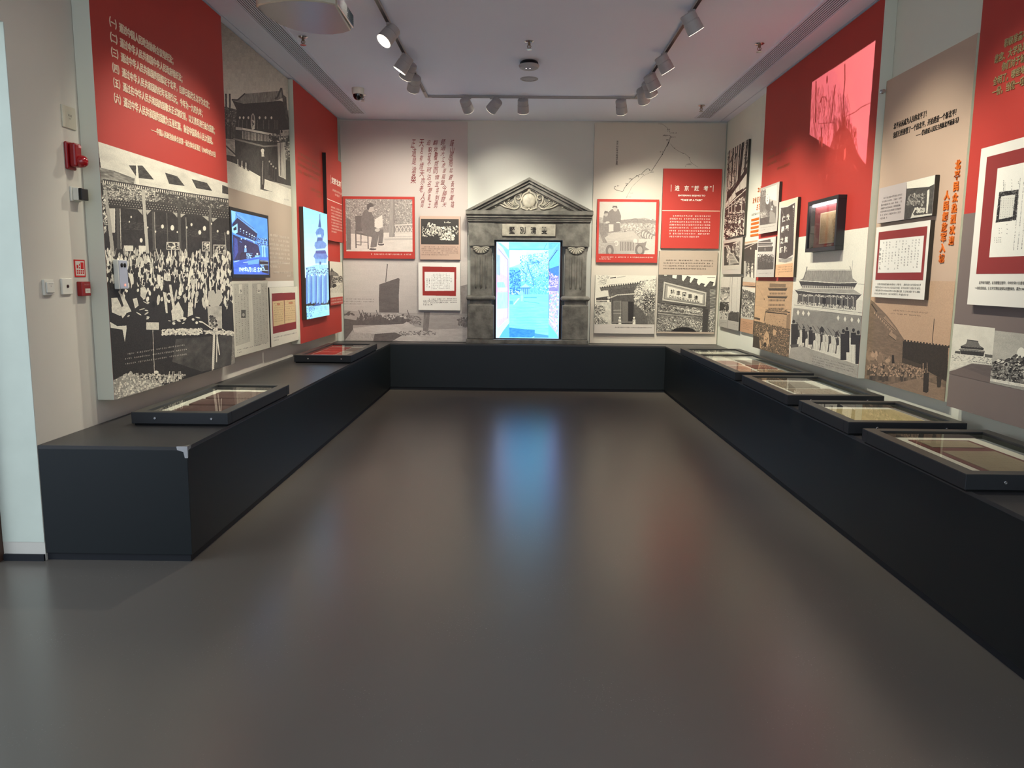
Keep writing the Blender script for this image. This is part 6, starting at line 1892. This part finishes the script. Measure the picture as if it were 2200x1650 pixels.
bc = board('document_board', 'R', 4.388, 3.0, 1.370, 2.229, 0.090, 0.035, 'large white board with a printed notice on maroon, cut by the right edge', 'board', M_white, M_black)
add_print(bc, 'R', 4.326, 3.06, 1.542, 2.175, 0.1262, MATS['maroon_print'], 'maroon_field')
add_print(bc, 'R', 4.220, 3.40, 1.630, 2.100, 0.1268, pic_notice().material('notice_print'), 'document_print')


def bc_text(mb):
    put_text(mb, '北平和平解放、城市接管过程中，中共中央十分重视文化古迹', 'R', 4.292, 3.84, 1.494, 0.018, 0.1265, bold=0.01)
    put_text(mb, '一切纪念标志，使北平文物古迹得以完整保存。图为1949年', 'R', 4.325, 3.88, 1.464, 0.018, 0.1265, bold=0.01)


letters(bc, M_black_l, bc_text)


# ------------------------------------------------------------------ display cases on the bench
def flat(x0, x1, y0, y1, z):
    return MB().add([(x0, y0, z), (x1, y0, z), (x1, y1, z), (x0, y1, z)], [(0, 1, 2, 3)])


def display_case(x0, x1, y0, y1, label, mat_color, bar=None, locks=True):
    zt = HB + 0.078
    t = thing('display_case', label, 'display case', ((x0 + x1) / 2, (y0 + y1) / 2, HB), 'flat display cases on the bench')
    w_ = 0.062
    f = MB()
    f.box(x0, x1, y0, y0 + w_, HB + 0.012, zt)
    f.box(x0, x1, y1 - w_, y1, HB + 0.012, zt)
    f.box(x0, x0 + w_, y0 + w_, y1 - w_, HB + 0.012, zt)
    f.box(x1 - w_, x1, y0 + w_, y1 - w_, HB + 0.012, zt)
    obj('case_frame', f, M_case, parent=t, bevel=0.002)
    obj('recessed_base', MB().box(x0 + 0.012, x1 - 0.012, y0 + 0.012, y1 - 0.012, HB + 0.001, HB + 0.012), M_dark, parent=t)
    lid = MB()
    for q in ((x0 + 0.001, x1 - 0.001, y0 + 0.001, y0 + w_), (x0 + 0.001, x1 - 0.001, y1 - w_, y1 - 0.001), (x0 + 0.001, x0 + w_, y0 + w_, y1 - w_), (x1 - w_, x1 - 0.001, y0 + w_, y1 - w_)):
        lid.box(q[0], q[1], q[2], q[3], zt, zt + 0.002)
    if bar:
        lid.box(x0 + w_, x1 - w_, bar - 0.02, bar + 0.02, zt - 0.02, zt + 0.002)
    obj('case_lid', lid, M_caset, parent=t)
    obj('lining', MB().box(x0 + w_, x1 - w_, y0 + w_, y1 - w_, HB + 0.012, HB + 0.042), mat('case_lining', (0.50, 0.53, 0.54), 0.7), parent=t)
    obj('mat_sheet', MB().box(x0 + w_ + (0.035 if x0 > 0 else 0.004), x1 - w_ - (0.05 if x0 > 0 else 0.01), y0 + w_ + 0.005, y1 - w_ - 0.02, HB + 0.042, HB + 0.048), mat(mat_color[0], mat_color[1], 0.7), parent=t)
    if bar:
        obj('glass_pane', flat(x0 + w_, x1 - w_, y0 + w_, bar - 0.02, zt - 0.006), M_glass, parent=t)
        obj('glass_pane', flat(x0 + w_, x1 - w_, bar + 0.02, y1 - w_, zt - 0.006), M_glass, parent=t)
    else:
        obj('glass_pane', flat(x0 + w_, x1 - w_, y0 + w_, y1 - w_, zt - 0.006), M_glass, parent=t)
    if locks:
        for k in (0.245, 0.83):
            x_ = x0 + (x1 - x0) * k
            M = Matrix.Translation((x_, y0 - 0.003, HB + 0.045)) @ Matrix.Rotation(math.pi / 2, 4, 'X')
            obj('lock', MB().lathe([(0.0075, -0.006), (0.0075, 0.001), (0.006, 0.0025), (0.0035, 0.0025), (0.003, 0.0005)], M, 14), M_chrome, parent=t, smooth=True)
    return t


def sheet(name, label, cat, x0, x1, y0, y1, c, seed, group=None, ink=(0.4, 0.33, 0.27), th=0.004, cols=1, rows=8, plain=False):
    z = HB + 0.048
    o = obj(name, MB().box(x0, x1, y0, y1, z, z + th), mat('paper_%d' % seed, c, 0.7), loc=((x0 + x1) / 2, (y0 + y1) / 2, z))
    tag(o, label, cat, group)
    if not plain:
        mb = MB().add([(x0, y0, z + th + 0.0008), (x1, y0, z + th + 0.0008), (x1, y1, z + th + 0.0008), (x0, y1, z + th + 0.0008)], [(0, 1, 2, 3)])
        obj('printed_text', mb, pic_sheet(seed, c, ink, rows=rows, cols=cols).material('sheet_print_%d' % seed), parent=o, uv=UVQ)
    return o


WHT = ('mat_white', (0.93, 0.92, 0.86))
display_case(-2.263, -1.697, 4.352, 5.545, 'flat black display case with brown booklets, at the near end of the left bench', WHT)
for k in range(3):
    y_, ye_ = ((4.44, 4.72), (4.78, 4.99), (5.04, 5.32))[k]
    sheet('booklet', ('closed dark brown booklet, nearest in the left bench case with three alike', 'dark brown booklet, middle one of three in the near left case', 'dark brown booklet, farthest of three in the near left case')[k], 'booklet', -2.11, -1.80, y_, ye_, (0.40, 0.27, 0.24), 10 + k, 'booklets in the near left case', ink=(0.30, 0.19, 0.17), th=0.010, rows=5)
display_case(-2.276, -1.700, 7.63, 9.05, 'flat black display case with bright red cards, at the far end of the left bench', WHT)
for k in range(4):
    y_ = 7.74 + k * 0.295
    sheet('card', ('bright red printed card, nearest of four in the far left display case', 'bright red printed card, second of four in the far left display case', 'bright red printed card, third of four in the far left display case', 'bright red printed card, last of four in the far left display case')[k], 'card', -2.19, -1.96, y_, y_ + 0.235, (0.74, 0.20, 0.19), 20 + k, 'cards in the far left case', ink=(0.88, 0.60, 0.52), rows=5)
sheet('photograph', 'grey printed photograph beside the second red card in the far left case', 'photograph', -1.94, -1.80, 7.98, 8.28, (0.70, 0.62, 0.58), 24, 'photographs in the far left case', ink=(0.32, 0.26, 0.25))
sheet('photograph', 'grey printed photograph beside the last red card in the far left case', 'photograph', -1.94, -1.80, 8.36, 8.80, (0.62, 0.54, 0.50), 25, 'photographs in the far left case', ink=(0.32, 0.26, 0.25))
# right bench, from the far end to the nearest
display_case(1.876, 2.560, 6.575, 8.85, 'long double display case with pinkish papers under a cross bar, farthest on the right bench', WHT, bar=8.165)
PK = 'papers in the long right case'
for k, (a, b, y0_, y1_, c, l) in enumerate(((1.97, 2.16, 6.68, 6.98, (0.60, 0.45, 0.36), 'tan brown paper at the near left corner of the long right case'), (2.20, 2.42, 6.70, 7.02, (0.56, 0.47, 0.36), 'olive tan paper at the near right corner of the long right case'),
                                            (1.97, 2.17, 7.05, 7.36, (0.70, 0.52, 0.47), 'pinkish paper second along the aisle side in the long right case'), (2.21, 2.42, 7.10, 7.42, (0.58, 0.36, 0.32), 'reddish brown paper on the wall side of the long right case'),
                                            (1.97, 2.19, 7.44, 7.78, (0.72, 0.55, 0.50), 'pale pink paper third along the aisle side in the long right case'), (2.23, 2.44, 7.50, 7.84, (0.62, 0.55, 0.50), 'grey pink paper beside the cross bar in the long right case'))):
    sheet('paper', l, 'paper', a, b, y0_, y1_, c, 30 + k, PK, th=0.004 + 0.002 * (k % 2))
sheet('paper', 'single white paper beyond the cross bar of the long right case', 'paper', 1.99, 2.40, 8.30, 8.68, (0.84, 0.82, 0.74), 37, PK, ink=(0.6, 0.57, 0.5))
display_case(1.884, 2.560, 5.29, 6.40, 'display case with two greyish tan papers, second from the right bench far end', WHT)
sheet('document', 'greyish tan document nearer the front of the second right case', 'document', 2.05, 2.39, 5.38, 5.82, (0.62, 0.56, 0.47), 40, 'documents in the second right case', ink=(0.5, 0.44, 0.36))
sheet('document', 'grey document with a dark edge at the back of the second right case', 'document', 2.05, 2.34, 5.87, 6.22, (0.57, 0.53, 0.46), 41, 'documents in the second right case', ink=(0.46, 0.42, 0.36))
display_case(1.884, 2.560, 4.292, 5.075, 'display case with one wide yellowed newspaper, third from the far end of the right bench', WHT)
sheet('newspaper', 'wide yellowed newspaper filling the third case on the right bench', 'newspaper', 2.00, 2.43, 4.37, 4.90, (0.74, 0.68, 0.50), 42, ink=(0.55, 0.49, 0.34), cols=4, rows=14)
display_case(1.881, 2.560, 3.129, 4.107, 'display case with two tan pages on a maroon backing, nearest on the right bench', WHT)
sheet('backing_card', 'maroon backing card under two tan pages in the nearest right case', 'card', 2.055, 2.375, 3.20, 3.955, (0.42, 0.20, 0.19), 43, th=0.003, plain=True)
for k, (a, b) in enumerate(((3.24, 3.685), (3.765, 3.925))):
    o = obj('page', MB().box(2.085, 2.345, a, b, HB + 0.0512, HB + 0.054), mat('page_tan', (0.63, 0.58, 0.47), 0.7), loc=(2.2, (a + b) / 2, HB + 0.051))
    tag(o, ('tan handwritten page, nearer of two on the maroon backing card', 'tan handwritten page, farther of two on the maroon backing card')[k], 'page', 'pages in the nearest right case')
    mb = MB().add([(2.085, a, HB + 0.0546), (2.345, a, HB + 0.0546), (2.345, b, HB + 0.0546), (2.085, b, HB + 0.0546)], [(0, 1, 2, 3)])
    obj('printed_text', mb, pic_sheet(50 + k, (0.63, 0.58, 0.47), (0.53, 0.47, 0.38), rows=10).material('page_print_%d' % k), parent=o, uv=UVQ)

# ------------------------------------------------------------------ small devices on the left
def device(name, label, cat, u0, u1, z0, z1, th, m, bevel=0.003, w='L', d0=0.0):
    o = obj(name, wbox(MB(), w, u0, u1, z0, z1, d0, d0 + th), m, loc=wp(w, (u0 + u1) / 2, z0, d0), bevel=bevel)
    return tag(o, label, cat)


d = device('blank_plate', 'square beige cover plate on the left wall above the red siren', 'wall plate', 4.231, 4.357, 2.282, 2.400, 0.008, mat('beige_plate', (0.78, 0.76, 0.68), 0.5))
obj('marking', fake(fake(MB(), 'L', 4.278, 4.318, 2.352, 0.013, 0.0085, 0), 'L', 4.286, 4.310, 2.335, 0.008, 0.0085, 0), M_grey_l, parent=d)
sr = device('fire_siren', 'red fire alarm siren with a domed lamp on the left wall', 'siren', 4.232, 4.318, 2.060, 2.208, 0.018, M_redpl, 0.008)
obj('siren_body', wbox(MB(), 'L', 4.245, 4.312, 2.075, 2.202, 0.018, 0.055), M_redpl, parent=sr, bevel=0.01)
M = Matrix.Translation(wp('L', 4.290, 2.108, 0.05)) @ Matrix.Rotation(math.pi / 2, 4, 'Y')
obj('lamp_dome', MB().lathe([(0.034, 0.0), (0.034, 0.012), (0.031, 0.026), (0.023, 0.037), (0.012, 0.043), (0.001, 0.045)], M, 20), mat('red_lens', (0.62, 0.08, 0.10), 0.12, spec=0.7), parent=sr, smooth=True)
obj('nameplate', wbox(MB(), 'L', 4.280, 4.306, 2.180, 2.192, 0.0545, 0.056), mat('pale_pink', (0.85, 0.62, 0.62), 0.5), parent=sr)
sn = device('wall_sensor', 'white wall sensor with a black square face, below the red siren', 'sensor', 4.258, 4.345, 1.892, 1.972, 0.012, M_device)
obj('sensor_body', wbox(MB(), 'L', 4.268, 4.340, 1.898, 1.966, 0.012, 0.042), M_device, parent=sn, bevel=0.003)
obj('sensor_face', wbox(MB(), 'L', 4.272, 4.338, 1.900, 1.964, 0.042, 0.060), M_black, parent=sn, bevel=0.003)
sg = device('instruction_sign', 'small red and white fire instruction sign above the red call point', 'sign', 4.252, 4.357, 1.478, 1.574, 0.003, mat('sign_red', (0.80, 0.13, 0.13), 0.5), 0)
obj('white_field', wbox(MB(), 'L', 4.262, 4.347, 1.486, 1.566, 0.003, 0.0036), M_device, parent=sg)
sp = MB()
for q in ((4.272, 4.288, 1.526, 1.545), (4.296, 4.306, 1.524, 1.534), (4.296, 4.304, 1.540, 1.552), (4.312, 4.340, 1.522, 1.560)):
    wbox(sp, 'L', *q, 0.0036, 0.0042)
for r_ in range(2):
    for k in range(4):
        wbox(sp, 'L', 4.271 + k * 0.019, 4.284 + k * 0.019, 1.508 - r_ * 0.013, 1.517 - r_ * 0.013, 0.0036, 0.0042)
obj('red_symbols', sp, MATS['sign_red'], parent=sg)
cp = device('call_point', 'red manual fire alarm call point beside the panel edge', 'call point', 4.265, 4.350, 1.372, 1.452, 0.032, M_redpl, 0.004)
obj('press_plate', wbox(MB(), 'L', 4.292, 4.340, 1.388, 1.414, 0.032, 0.0335), M_device, parent=cp)
obj('marking', fake(MB(), 'L', 4.300, 4.334, 1.401, 0.010, 0.034, 0), M_redpl, parent=cp)
obj('marking', fake(MB(), 'L', 4.285, 4.340, 1.436, 0.010, 0.0325, 0), mat('pale_pink', (0.85, 0.62, 0.62)), parent=cp)
s1 = device('card_switch', 'leftmost white switch plate on the left wall, with a raised square key', 'switch', 3.952, 4.035, 1.383, 1.464, 0.014, M_device)
obj('rocker_key', wbox(MB(), 'L', 3.962, 4.026, 1.396, 1.452, 0.014, 0.022), M_device, parent=s1, bevel=0.003)
obj('marking', fake(fake(MB(), 'L', 3.985, 4.004, 1.430, 0.010, 0.0225, 0), 'L', 3.976, 4.012, 1.443, 0.005, 0.0225, 0), M_grey_l, parent=s1)
s2 = device('button_plate', 'white wall plate with a small dark round button, beside the red call point', 'switch', 4.112, 4.206, 1.384, 1.470, 0.012, M_device)
M = Matrix.Translation(wp('L', 4.160, 1.428, 0.012)) @ Matrix.Rotation(math.pi / 2, 4, 'Y')
obj('round_button', MB().lathe([(0.009, 0.0), (0.009, 0.003), (0.006, 0.005), (0.001, 0.0052)], M, 16), mat('dark_maroon', (0.20, 0.06, 0.07), 0.4), parent=s2, smooth=True)
ab = device('people_counter', 'slim silver box with two round eyes fixed to the edge of the crowd panel', 'sensor', 4.470, 4.575, 1.408, 1.580, 0.030, M_device, 0.004, d0=0.1025)
obj('face_plate', wbox(MB(), 'L', 4.476, 4.569, 1.412, 1.576, 0.030 + 0.1025, 0.1355), mat('silver_face', (0.70, 0.71, 0.75), 0.35, metal=0.3), parent=ab)
for k, u in enumerate((4.505, 4.540)):
    M = Matrix.Translation(wp('L', u, 1.548, 0.1345)) @ Matrix.Rotation(math.pi / 2, 4, 'Y')
    obj('sensor_eye', MB().lathe([(0.013, 0.0), (0.013, 0.004), (0.009, 0.006), (0.001, 0.0065)], M, 16), M_black, parent=ab, smooth=True)
M = Matrix.Translation(wp('L', 4.532, 1.432, 0.1345)) @ Matrix.Rotation(math.pi / 2, 4, 'Y')
obj('status_light', MB().lathe([(0.007, 0.0), (0.006, 0.003), (0.001, 0.004)], M, 12), mat('red_glow', (1, 0.5, 0.45), 0.4, emis=(1.0, 0.35, 0.25), estr=2.5), parent=ab, smooth=True)

# ------------------------------------------------------------------ ceiling
def grille(x0, x1, y0, y1, label):
    t = thing('linear_grille', label, 'grille', ((x0 + x1) / 2, (y0 + y1) / 2, CEIL), 'long slotted ceiling grilles')
    obj('dark_slot', MB().box(x0, x1, y0, y1, CEIL - 0.0025, CEIL - 0.0005), M_dark, parent=t)
    f = MB()
    f.box(x0 - 0.012, x0, y0, y1 + 0.012, CEIL - 0.008, CEIL - 0.0005)
    f.box(x1, x1 + 0.012, y0, y1 + 0.012, CEIL - 0.008, CEIL - 0.0005)
    f.box(x0, x1, y1, y1 + 0.012, CEIL - 0.008, CEIL - 0.0005)
    obj('frame', f, M_ceil, parent=t)
    n = 9
    w_ = (x1 - x0) / n
    for i in range(n):
        obj('slat', MB().box(x0 + (i + 0.28) * w_, x0 + (i + 0.78) * w_, y0, y1, CEIL - 0.006, CEIL - 0.0025), M_ceil, parent=t)
    return t


grille(-2.142, -1.972, 1.5, 9.925, 'long slotted air grille in the ceiling above the left wall')
grille(2.204, 2.384, 1.5, 10.043, 'long slotted air grille in the ceiling above the right wall')

tr = thing('lighting_track', 'thin black and white U-shaped lighting track under the ceiling', 'track', (0.1, 8.95, CEIL))
for q, nm in (((-1.092, -1.060, 1.5, 8.955), 0), ((-1.092, 1.298, 8.935, 8.965), 1), ((1.268, 1.298, 1.5, 8.955), 0)):
    b = MB().box(q[0], q[1], q[2], q[3], CEIL - 0.022, CEIL - 0.001)
    o = obj('track_rail', b, M_fixt, parent=tr)
    if nm == 0:
        xm = (q[0] + q[1]) / 2
        obj('track_slot', MB().box(xm - 0.012, xm + 0.012, q[2], q[3] - 0.25, CEIL - 0.0235, CEIL - 0.021), M_black, parent=o)
    else:
        obj('track_slot', MB().box(-1.02, 1.22, 8.945, 8.955, CEIL - 0.0235, CEIL - 0.021), M_black, parent=o)

for side, (hx, hy), tgt, pw, lbl in HEADS:
    c = Vector((hx, hy, 3.415))
    t = thing('track_spotlight', lbl, 'spotlight', (hx, hy, CEIL - 0.024), 'spotlights on the ceiling track')
    dr = (Vector(tgt) - c).normalized()
    q = dr.to_track_quat('Z', 'Y').to_matrix().to_4x4()
    M = Matrix.Translation(c) @ q
    ln = MB().box(-0.05, 0.05, -0.012, 0.012, 0, 0.016) if side == 'B' else MB().box(-0.012, 0.012, -0.05, 0.05, 0, 0.016)
    ln.v = [(v[0] + hx, v[1] + hy, v[2] + CEIL - 0.0405) for v in ln.v]
    obj('adapter', ln, M_fixt, parent=t)
    back = c - dr * 0.045
    obj('arm', MB().tube([(hx, hy, CEIL - 0.03), (hx, hy, 3.47), tuple(back + Vector((0, 0, 0.035))), tuple(back)], [0.012, 0.012, 0.014, 0.016], 10), M_fixt, parent=t, smooth=True)
    bd = obj('lamp_head', MB().lathe([(0.050, -0.078), (0.058, -0.073), (0.060, -0.066), (0.060, -0.020), (0.0575, -0.019), (0.0575, -0.014), (0.062, -0.013), (0.064, 0.060), (0.064, 0.072), (0.058, 0.072), (0.056, 0.062)], M, 28, caps=True), M_fixt, parent=t, smooth=True)
    obj('lens', MB().lathe([(0.055, 0.0635), (0.040, 0.066), (0.015, 0.067), (0.001, 0.067)], M, 24), M_lens, parent=bd, smooth=True)
    obj('lit_rim', MB().lathe([(0.0575, 0.0725), (0.0625, 0.0725), (0.0625, 0.0745), (0.0575, 0.0745)], M, 28, caps=False), M_glow, parent=bd, smooth=True)
    spot_lamp('spot_lamp', tuple(c + dr * 0.085), tgt, pw, parent=t)

# projector housing, its end nearest the visitor out of the frame
pj = thing('ceiling_projector', 'silver projector with a rounded body hung from the ceiling, top of the view', 'projector', (-1.45, 5.35, 3.2))
def ptz(k, z):
    base = [(-1.715, 5.16), (-1.705, 5.34), (-1.670, 5.50), (-1.600, 5.615), (-1.52, 5.675), (-1.44, 5.705), (-1.35, 5.705), (-1.27, 5.675), (-1.205, 5.62), (-1.190, 5.10), (-1.26, 5.055), (-1.37, 5.03), (-1.50, 5.035), (-1.62, 5.08), (-1.69, 5.12)]
    return [(-1.45 + (x - -1.45) * k, 5.36 + (y - 5.36) * k, z) for x, y in base]
n = 15
v_, f_ = [], []
for k, z in ((0.97, 3.20), (1.0, 3.206), (1.0, 3.30), (0.97, 3.325)):
    v_ += ptz(k, z)
for i in range(3):
    for k in range(n):
        f_.append((i * n + k, i * n + (k + 1) % n, (i + 1) * n + (k + 1) % n, (i + 1) * n + k))
f_.append(tuple(3 * n + k for k in range(n)))
obj('housing', MB().add(v_, f_), mat('projector_cream', (0.80, 0.78, 0.70), 0.35), parent=pj, smooth=True)
obj('base_plate', MB().add(ptz(0.972, 3.1995), [tuple(range(n - 1, -1, -1))]), M_steel, parent=pj)
sd = MB()
sd.box(-1.192, -1.180, 5.13, 5.60, 3.212, 3.296)
obj('side_vent', sd, M_chrome, parent=pj, bevel=0.003)
vn = MB()
for i in range(6):
    vn.box(-1.1805, -1.178, 5.40, 5.58, 3.222 + i * 0.012, 3.228 + i * 0.012)
obj('vent_slots', vn, M_black, parent=pj)
obj('hanging_pole', MB().tube([(-1.45, 5.36, 3.32), (-1.45, 5.36, CEIL - 0.001)], 0.025, 16), M_fixt, parent=pj, smooth=True)


def sprinkler(x, y, label):
    t = thing('fire_sprinkler', label, 'sprinkler', (x, y, CEIL), 'ceiling sprinklers')
    I = Matrix.Translation((x, y, CEIL))
    obj('escutcheon', MB().lathe([(0.040, -0.0005), (0.040, -0.005), (0.030, -0.012), (0.014, -0.014)], I, 20), M_chrome, parent=t, smooth=True)
    obj('nozzle', MB().lathe([(0.012, -0.012), (0.012, -0.03), (0.008, -0.034), (0.003, -0.04), (0.003, -0.055), (0.006, -0.06)], I, 14), mat('brass', (0.55, 0.48, 0.40), 0.3, metal=1), parent=t, smooth=True)
    y2 = MB()
    for s_ in (-1, 1):
        y2.tube([(x + s_ * 0.008, y, CEIL - 0.03), (x + s_ * 0.016, y, CEIL - 0.045), (x + s_ * 0.004, y, CEIL - 0.068)], 0.0035, 6)
    obj('yoke', y2, MATS['brass'], parent=t, smooth=True)
    obj('deflector', MB().lathe([(0.001, -0.066), (0.024, -0.068), (0.026, -0.072), (0.001, -0.073)], I, 18), M_chrome, parent=t, smooth=True)


for x, y, l in ((0.057, 6.93, 'sprinkler at the middle of the ceiling in front of the smoke detector'), (-1.879, 6.84, 'sprinkler beside the left grille just below the projector'),
                (2.05, 6.95, 'sprinkler beside the middle of the right grille'), (2.111, 9.34, 'sprinkler beside the far end of the right grille'), (-1.798, 8.93, 'sprinkler right behind the white dome camera')):
    sprinkler(x, y, l)

dm = thing('dome_camera', 'white dome camera with a black eye beside the far end of the left grille', 'camera', (-1.79, 8.64, CEIL))
I = Matrix.Translation((-1.79, 8.64, CEIL))
obj('housing', MB().lathe([(0.066, -0.0005), (0.066, -0.05), (0.062, -0.064), (0.054, -0.068)], I, 28), M_device, parent=dm, smooth=True)
obj('dark_dome', MB().lathe([(0.054, -0.066), (0.052, -0.088), (0.042, -0.108), (0.026, -0.121), (0.010, -0.126), (0.001, -0.1265)], I, 28), mat('dark_dome', (0.03, 0.03, 0.035), 0.08, spec=0.8), parent=dm, smooth=True)

sm = thing('smoke_detector', 'round white ceiling detector with a black upper ring, at the ceiling centre', 'detector', (0.064, 7.55, CEIL))
I = Matrix.Translation((0.064, 7.55, CEIL))
obj('black_ring', MB().lathe([(0.070, -0.0005), (0.085, -0.012), (0.090, -0.034), (0.084, -0.036)], I, 32), M_black, parent=sm, smooth=True)
obj('white_cap', MB().lathe([(0.093, -0.034), (0.098, -0.042), (0.088, -0.062), (0.060, -0.074), (0.030, -0.078), (0.001, -0.079)], I, 32), M_fixt, parent=sm, smooth=True)
for s_ in (-1, 1):
    J = Matrix.Translation((0.064 + s_ * 0.018 - 0.01, 7.55 - 0.045, CEIL - 0.075))
    obj('status_light', MB().lathe([(0.005, 0.0), (0.004, -0.003), (0.001, -0.004)], J, 10), mat('pale_glow', (1, 1, 1), 0.4, emis=(1, 0.9, 0.9), estr=1.5), parent=sm, smooth=True)
ck = thing('ceiling_speaker', 'flat round white ceiling speaker behind the smoke detector', 'speaker', (0.072, 8.19, CEIL))
I = Matrix.Translation((0.072, 8.19, CEIL))
obj('outer_ring', MB().lathe([(0.092, -0.0005), (0.092, -0.005), (0.086, -0.009), (0.070, -0.010), (0.068, -0.006)], I, 32), M_fixt, parent=ck, smooth=True)
obj('speaker_grille', MB().lathe([(0.068, -0.004), (0.050, -0.009), (0.030, -0.011), (0.028, -0.009), (0.001, -0.011)], I, 32), mat('speaker_mesh', (0.70, 0.69, 0.69), 0.6), parent=ck, smooth=True)

# the projector throws a picture of bare trees across the room onto the red panel
LP = Vector((-1.165, 5.33, 3.25))
pl = bpy.data.lights.new('projector_beam', 'POINT')
pl.energy, pl.shadow_soft_size = 2200, 0.004
pl.use_nodes = True
nt = pl.node_tree
em = nt.nodes['Emission']
tc = nt.nodes.new('ShaderNodeTexCoord')
sx_ = nt.nodes.new('ShaderNodeSeparateXYZ')
nt.links.new(tc.outputs['Normal'], sx_.inputs[0])
PX = XR - 0.092 - LP.x                                 # distance to the wall panel


def mth(op, a, b):
    n_ = nt.nodes.new('ShaderNodeMath')
    n_.operation = op
    for i_, v in enumerate((a, b)):
        if isinstance(v, (int, float)):
            n_.inputs[i_].default_value = v
        else:
            nt.links.new(v, n_.inputs[i_])
    return n_.outputs[0]


U0, U1, Z0, Z1 = 7.25, 5.895, 1.935, 3.245
yy = mth('ADD', mth('MULTIPLY', mth('DIVIDE', sx_.outputs['Y'], sx_.outputs['X']), PX), LP.y)
zz_ = mth('ADD', mth('MULTIPLY', mth('DIVIDE', sx_.outputs['Z'], sx_.outputs['X']), PX), LP.z)
cx_ = nt.nodes.new('ShaderNodeCombineXYZ')
nt.links.new(mth('DIVIDE', mth('SUBTRACT', yy, U0), U1 - U0), cx_.inputs[0])
nt.links.new(mth('DIVIDE', mth('SUBTRACT', zz_, Z0), Z1 - Z0), cx_.inputs[1])
ti = nt.nodes.new('ShaderNodeTexImage')
ti.image = pic_pink().image('projected_trees')
ti.extension = 'CLIP'
nt.links.new(cx_.outputs[0], ti.inputs['Vector'])
fwd = mth('GREATER_THAN', sx_.outputs['X'], 0.0)
nt.links.new(ti.outputs['Color'], em.inputs['Color'])
nt.links.new(fwd, em.inputs['Strength'])
po = bpy.data.objects.new('projector_beam', pl)
COL.objects.link(po)
po.location = LP - pj.location
po.parent = pj

# small sprinkler head on the edge of the red panel
ws = thing('wall_sprinkler', 'tiny chrome fitting on the red panel edge beside the tan panel', 'sprinkler', wp('R', 5.778, 2.85, 0.06))
M = Matrix.Translation((XR - 0.068, 5.783, 2.855)) @ Matrix.Rotation(math.pi / 2, 4, 'X')
obj('rosette', MB().lathe([(0.016, 0.0), (0.016, 0.003), (0.008, 0.008), (0.005, 0.02), (0.001, 0.021)], M, 16), M_chrome, parent=ws, smooth=True)
obj('deflector', MB().lathe([(0.001, 0.028), (0.013, 0.029), (0.013, 0.031), (0.001, 0.032)], M, 16), M_chrome, parent=ws, smooth=True)
obj('stem', MB().lathe([(0.004, 0.018), (0.004, 0.03)], M, 10), M_chrome, parent=ws, smooth=True)

# clear stand-off pegs that show below the boards on the left panel
bpy.context.view_layer.update()
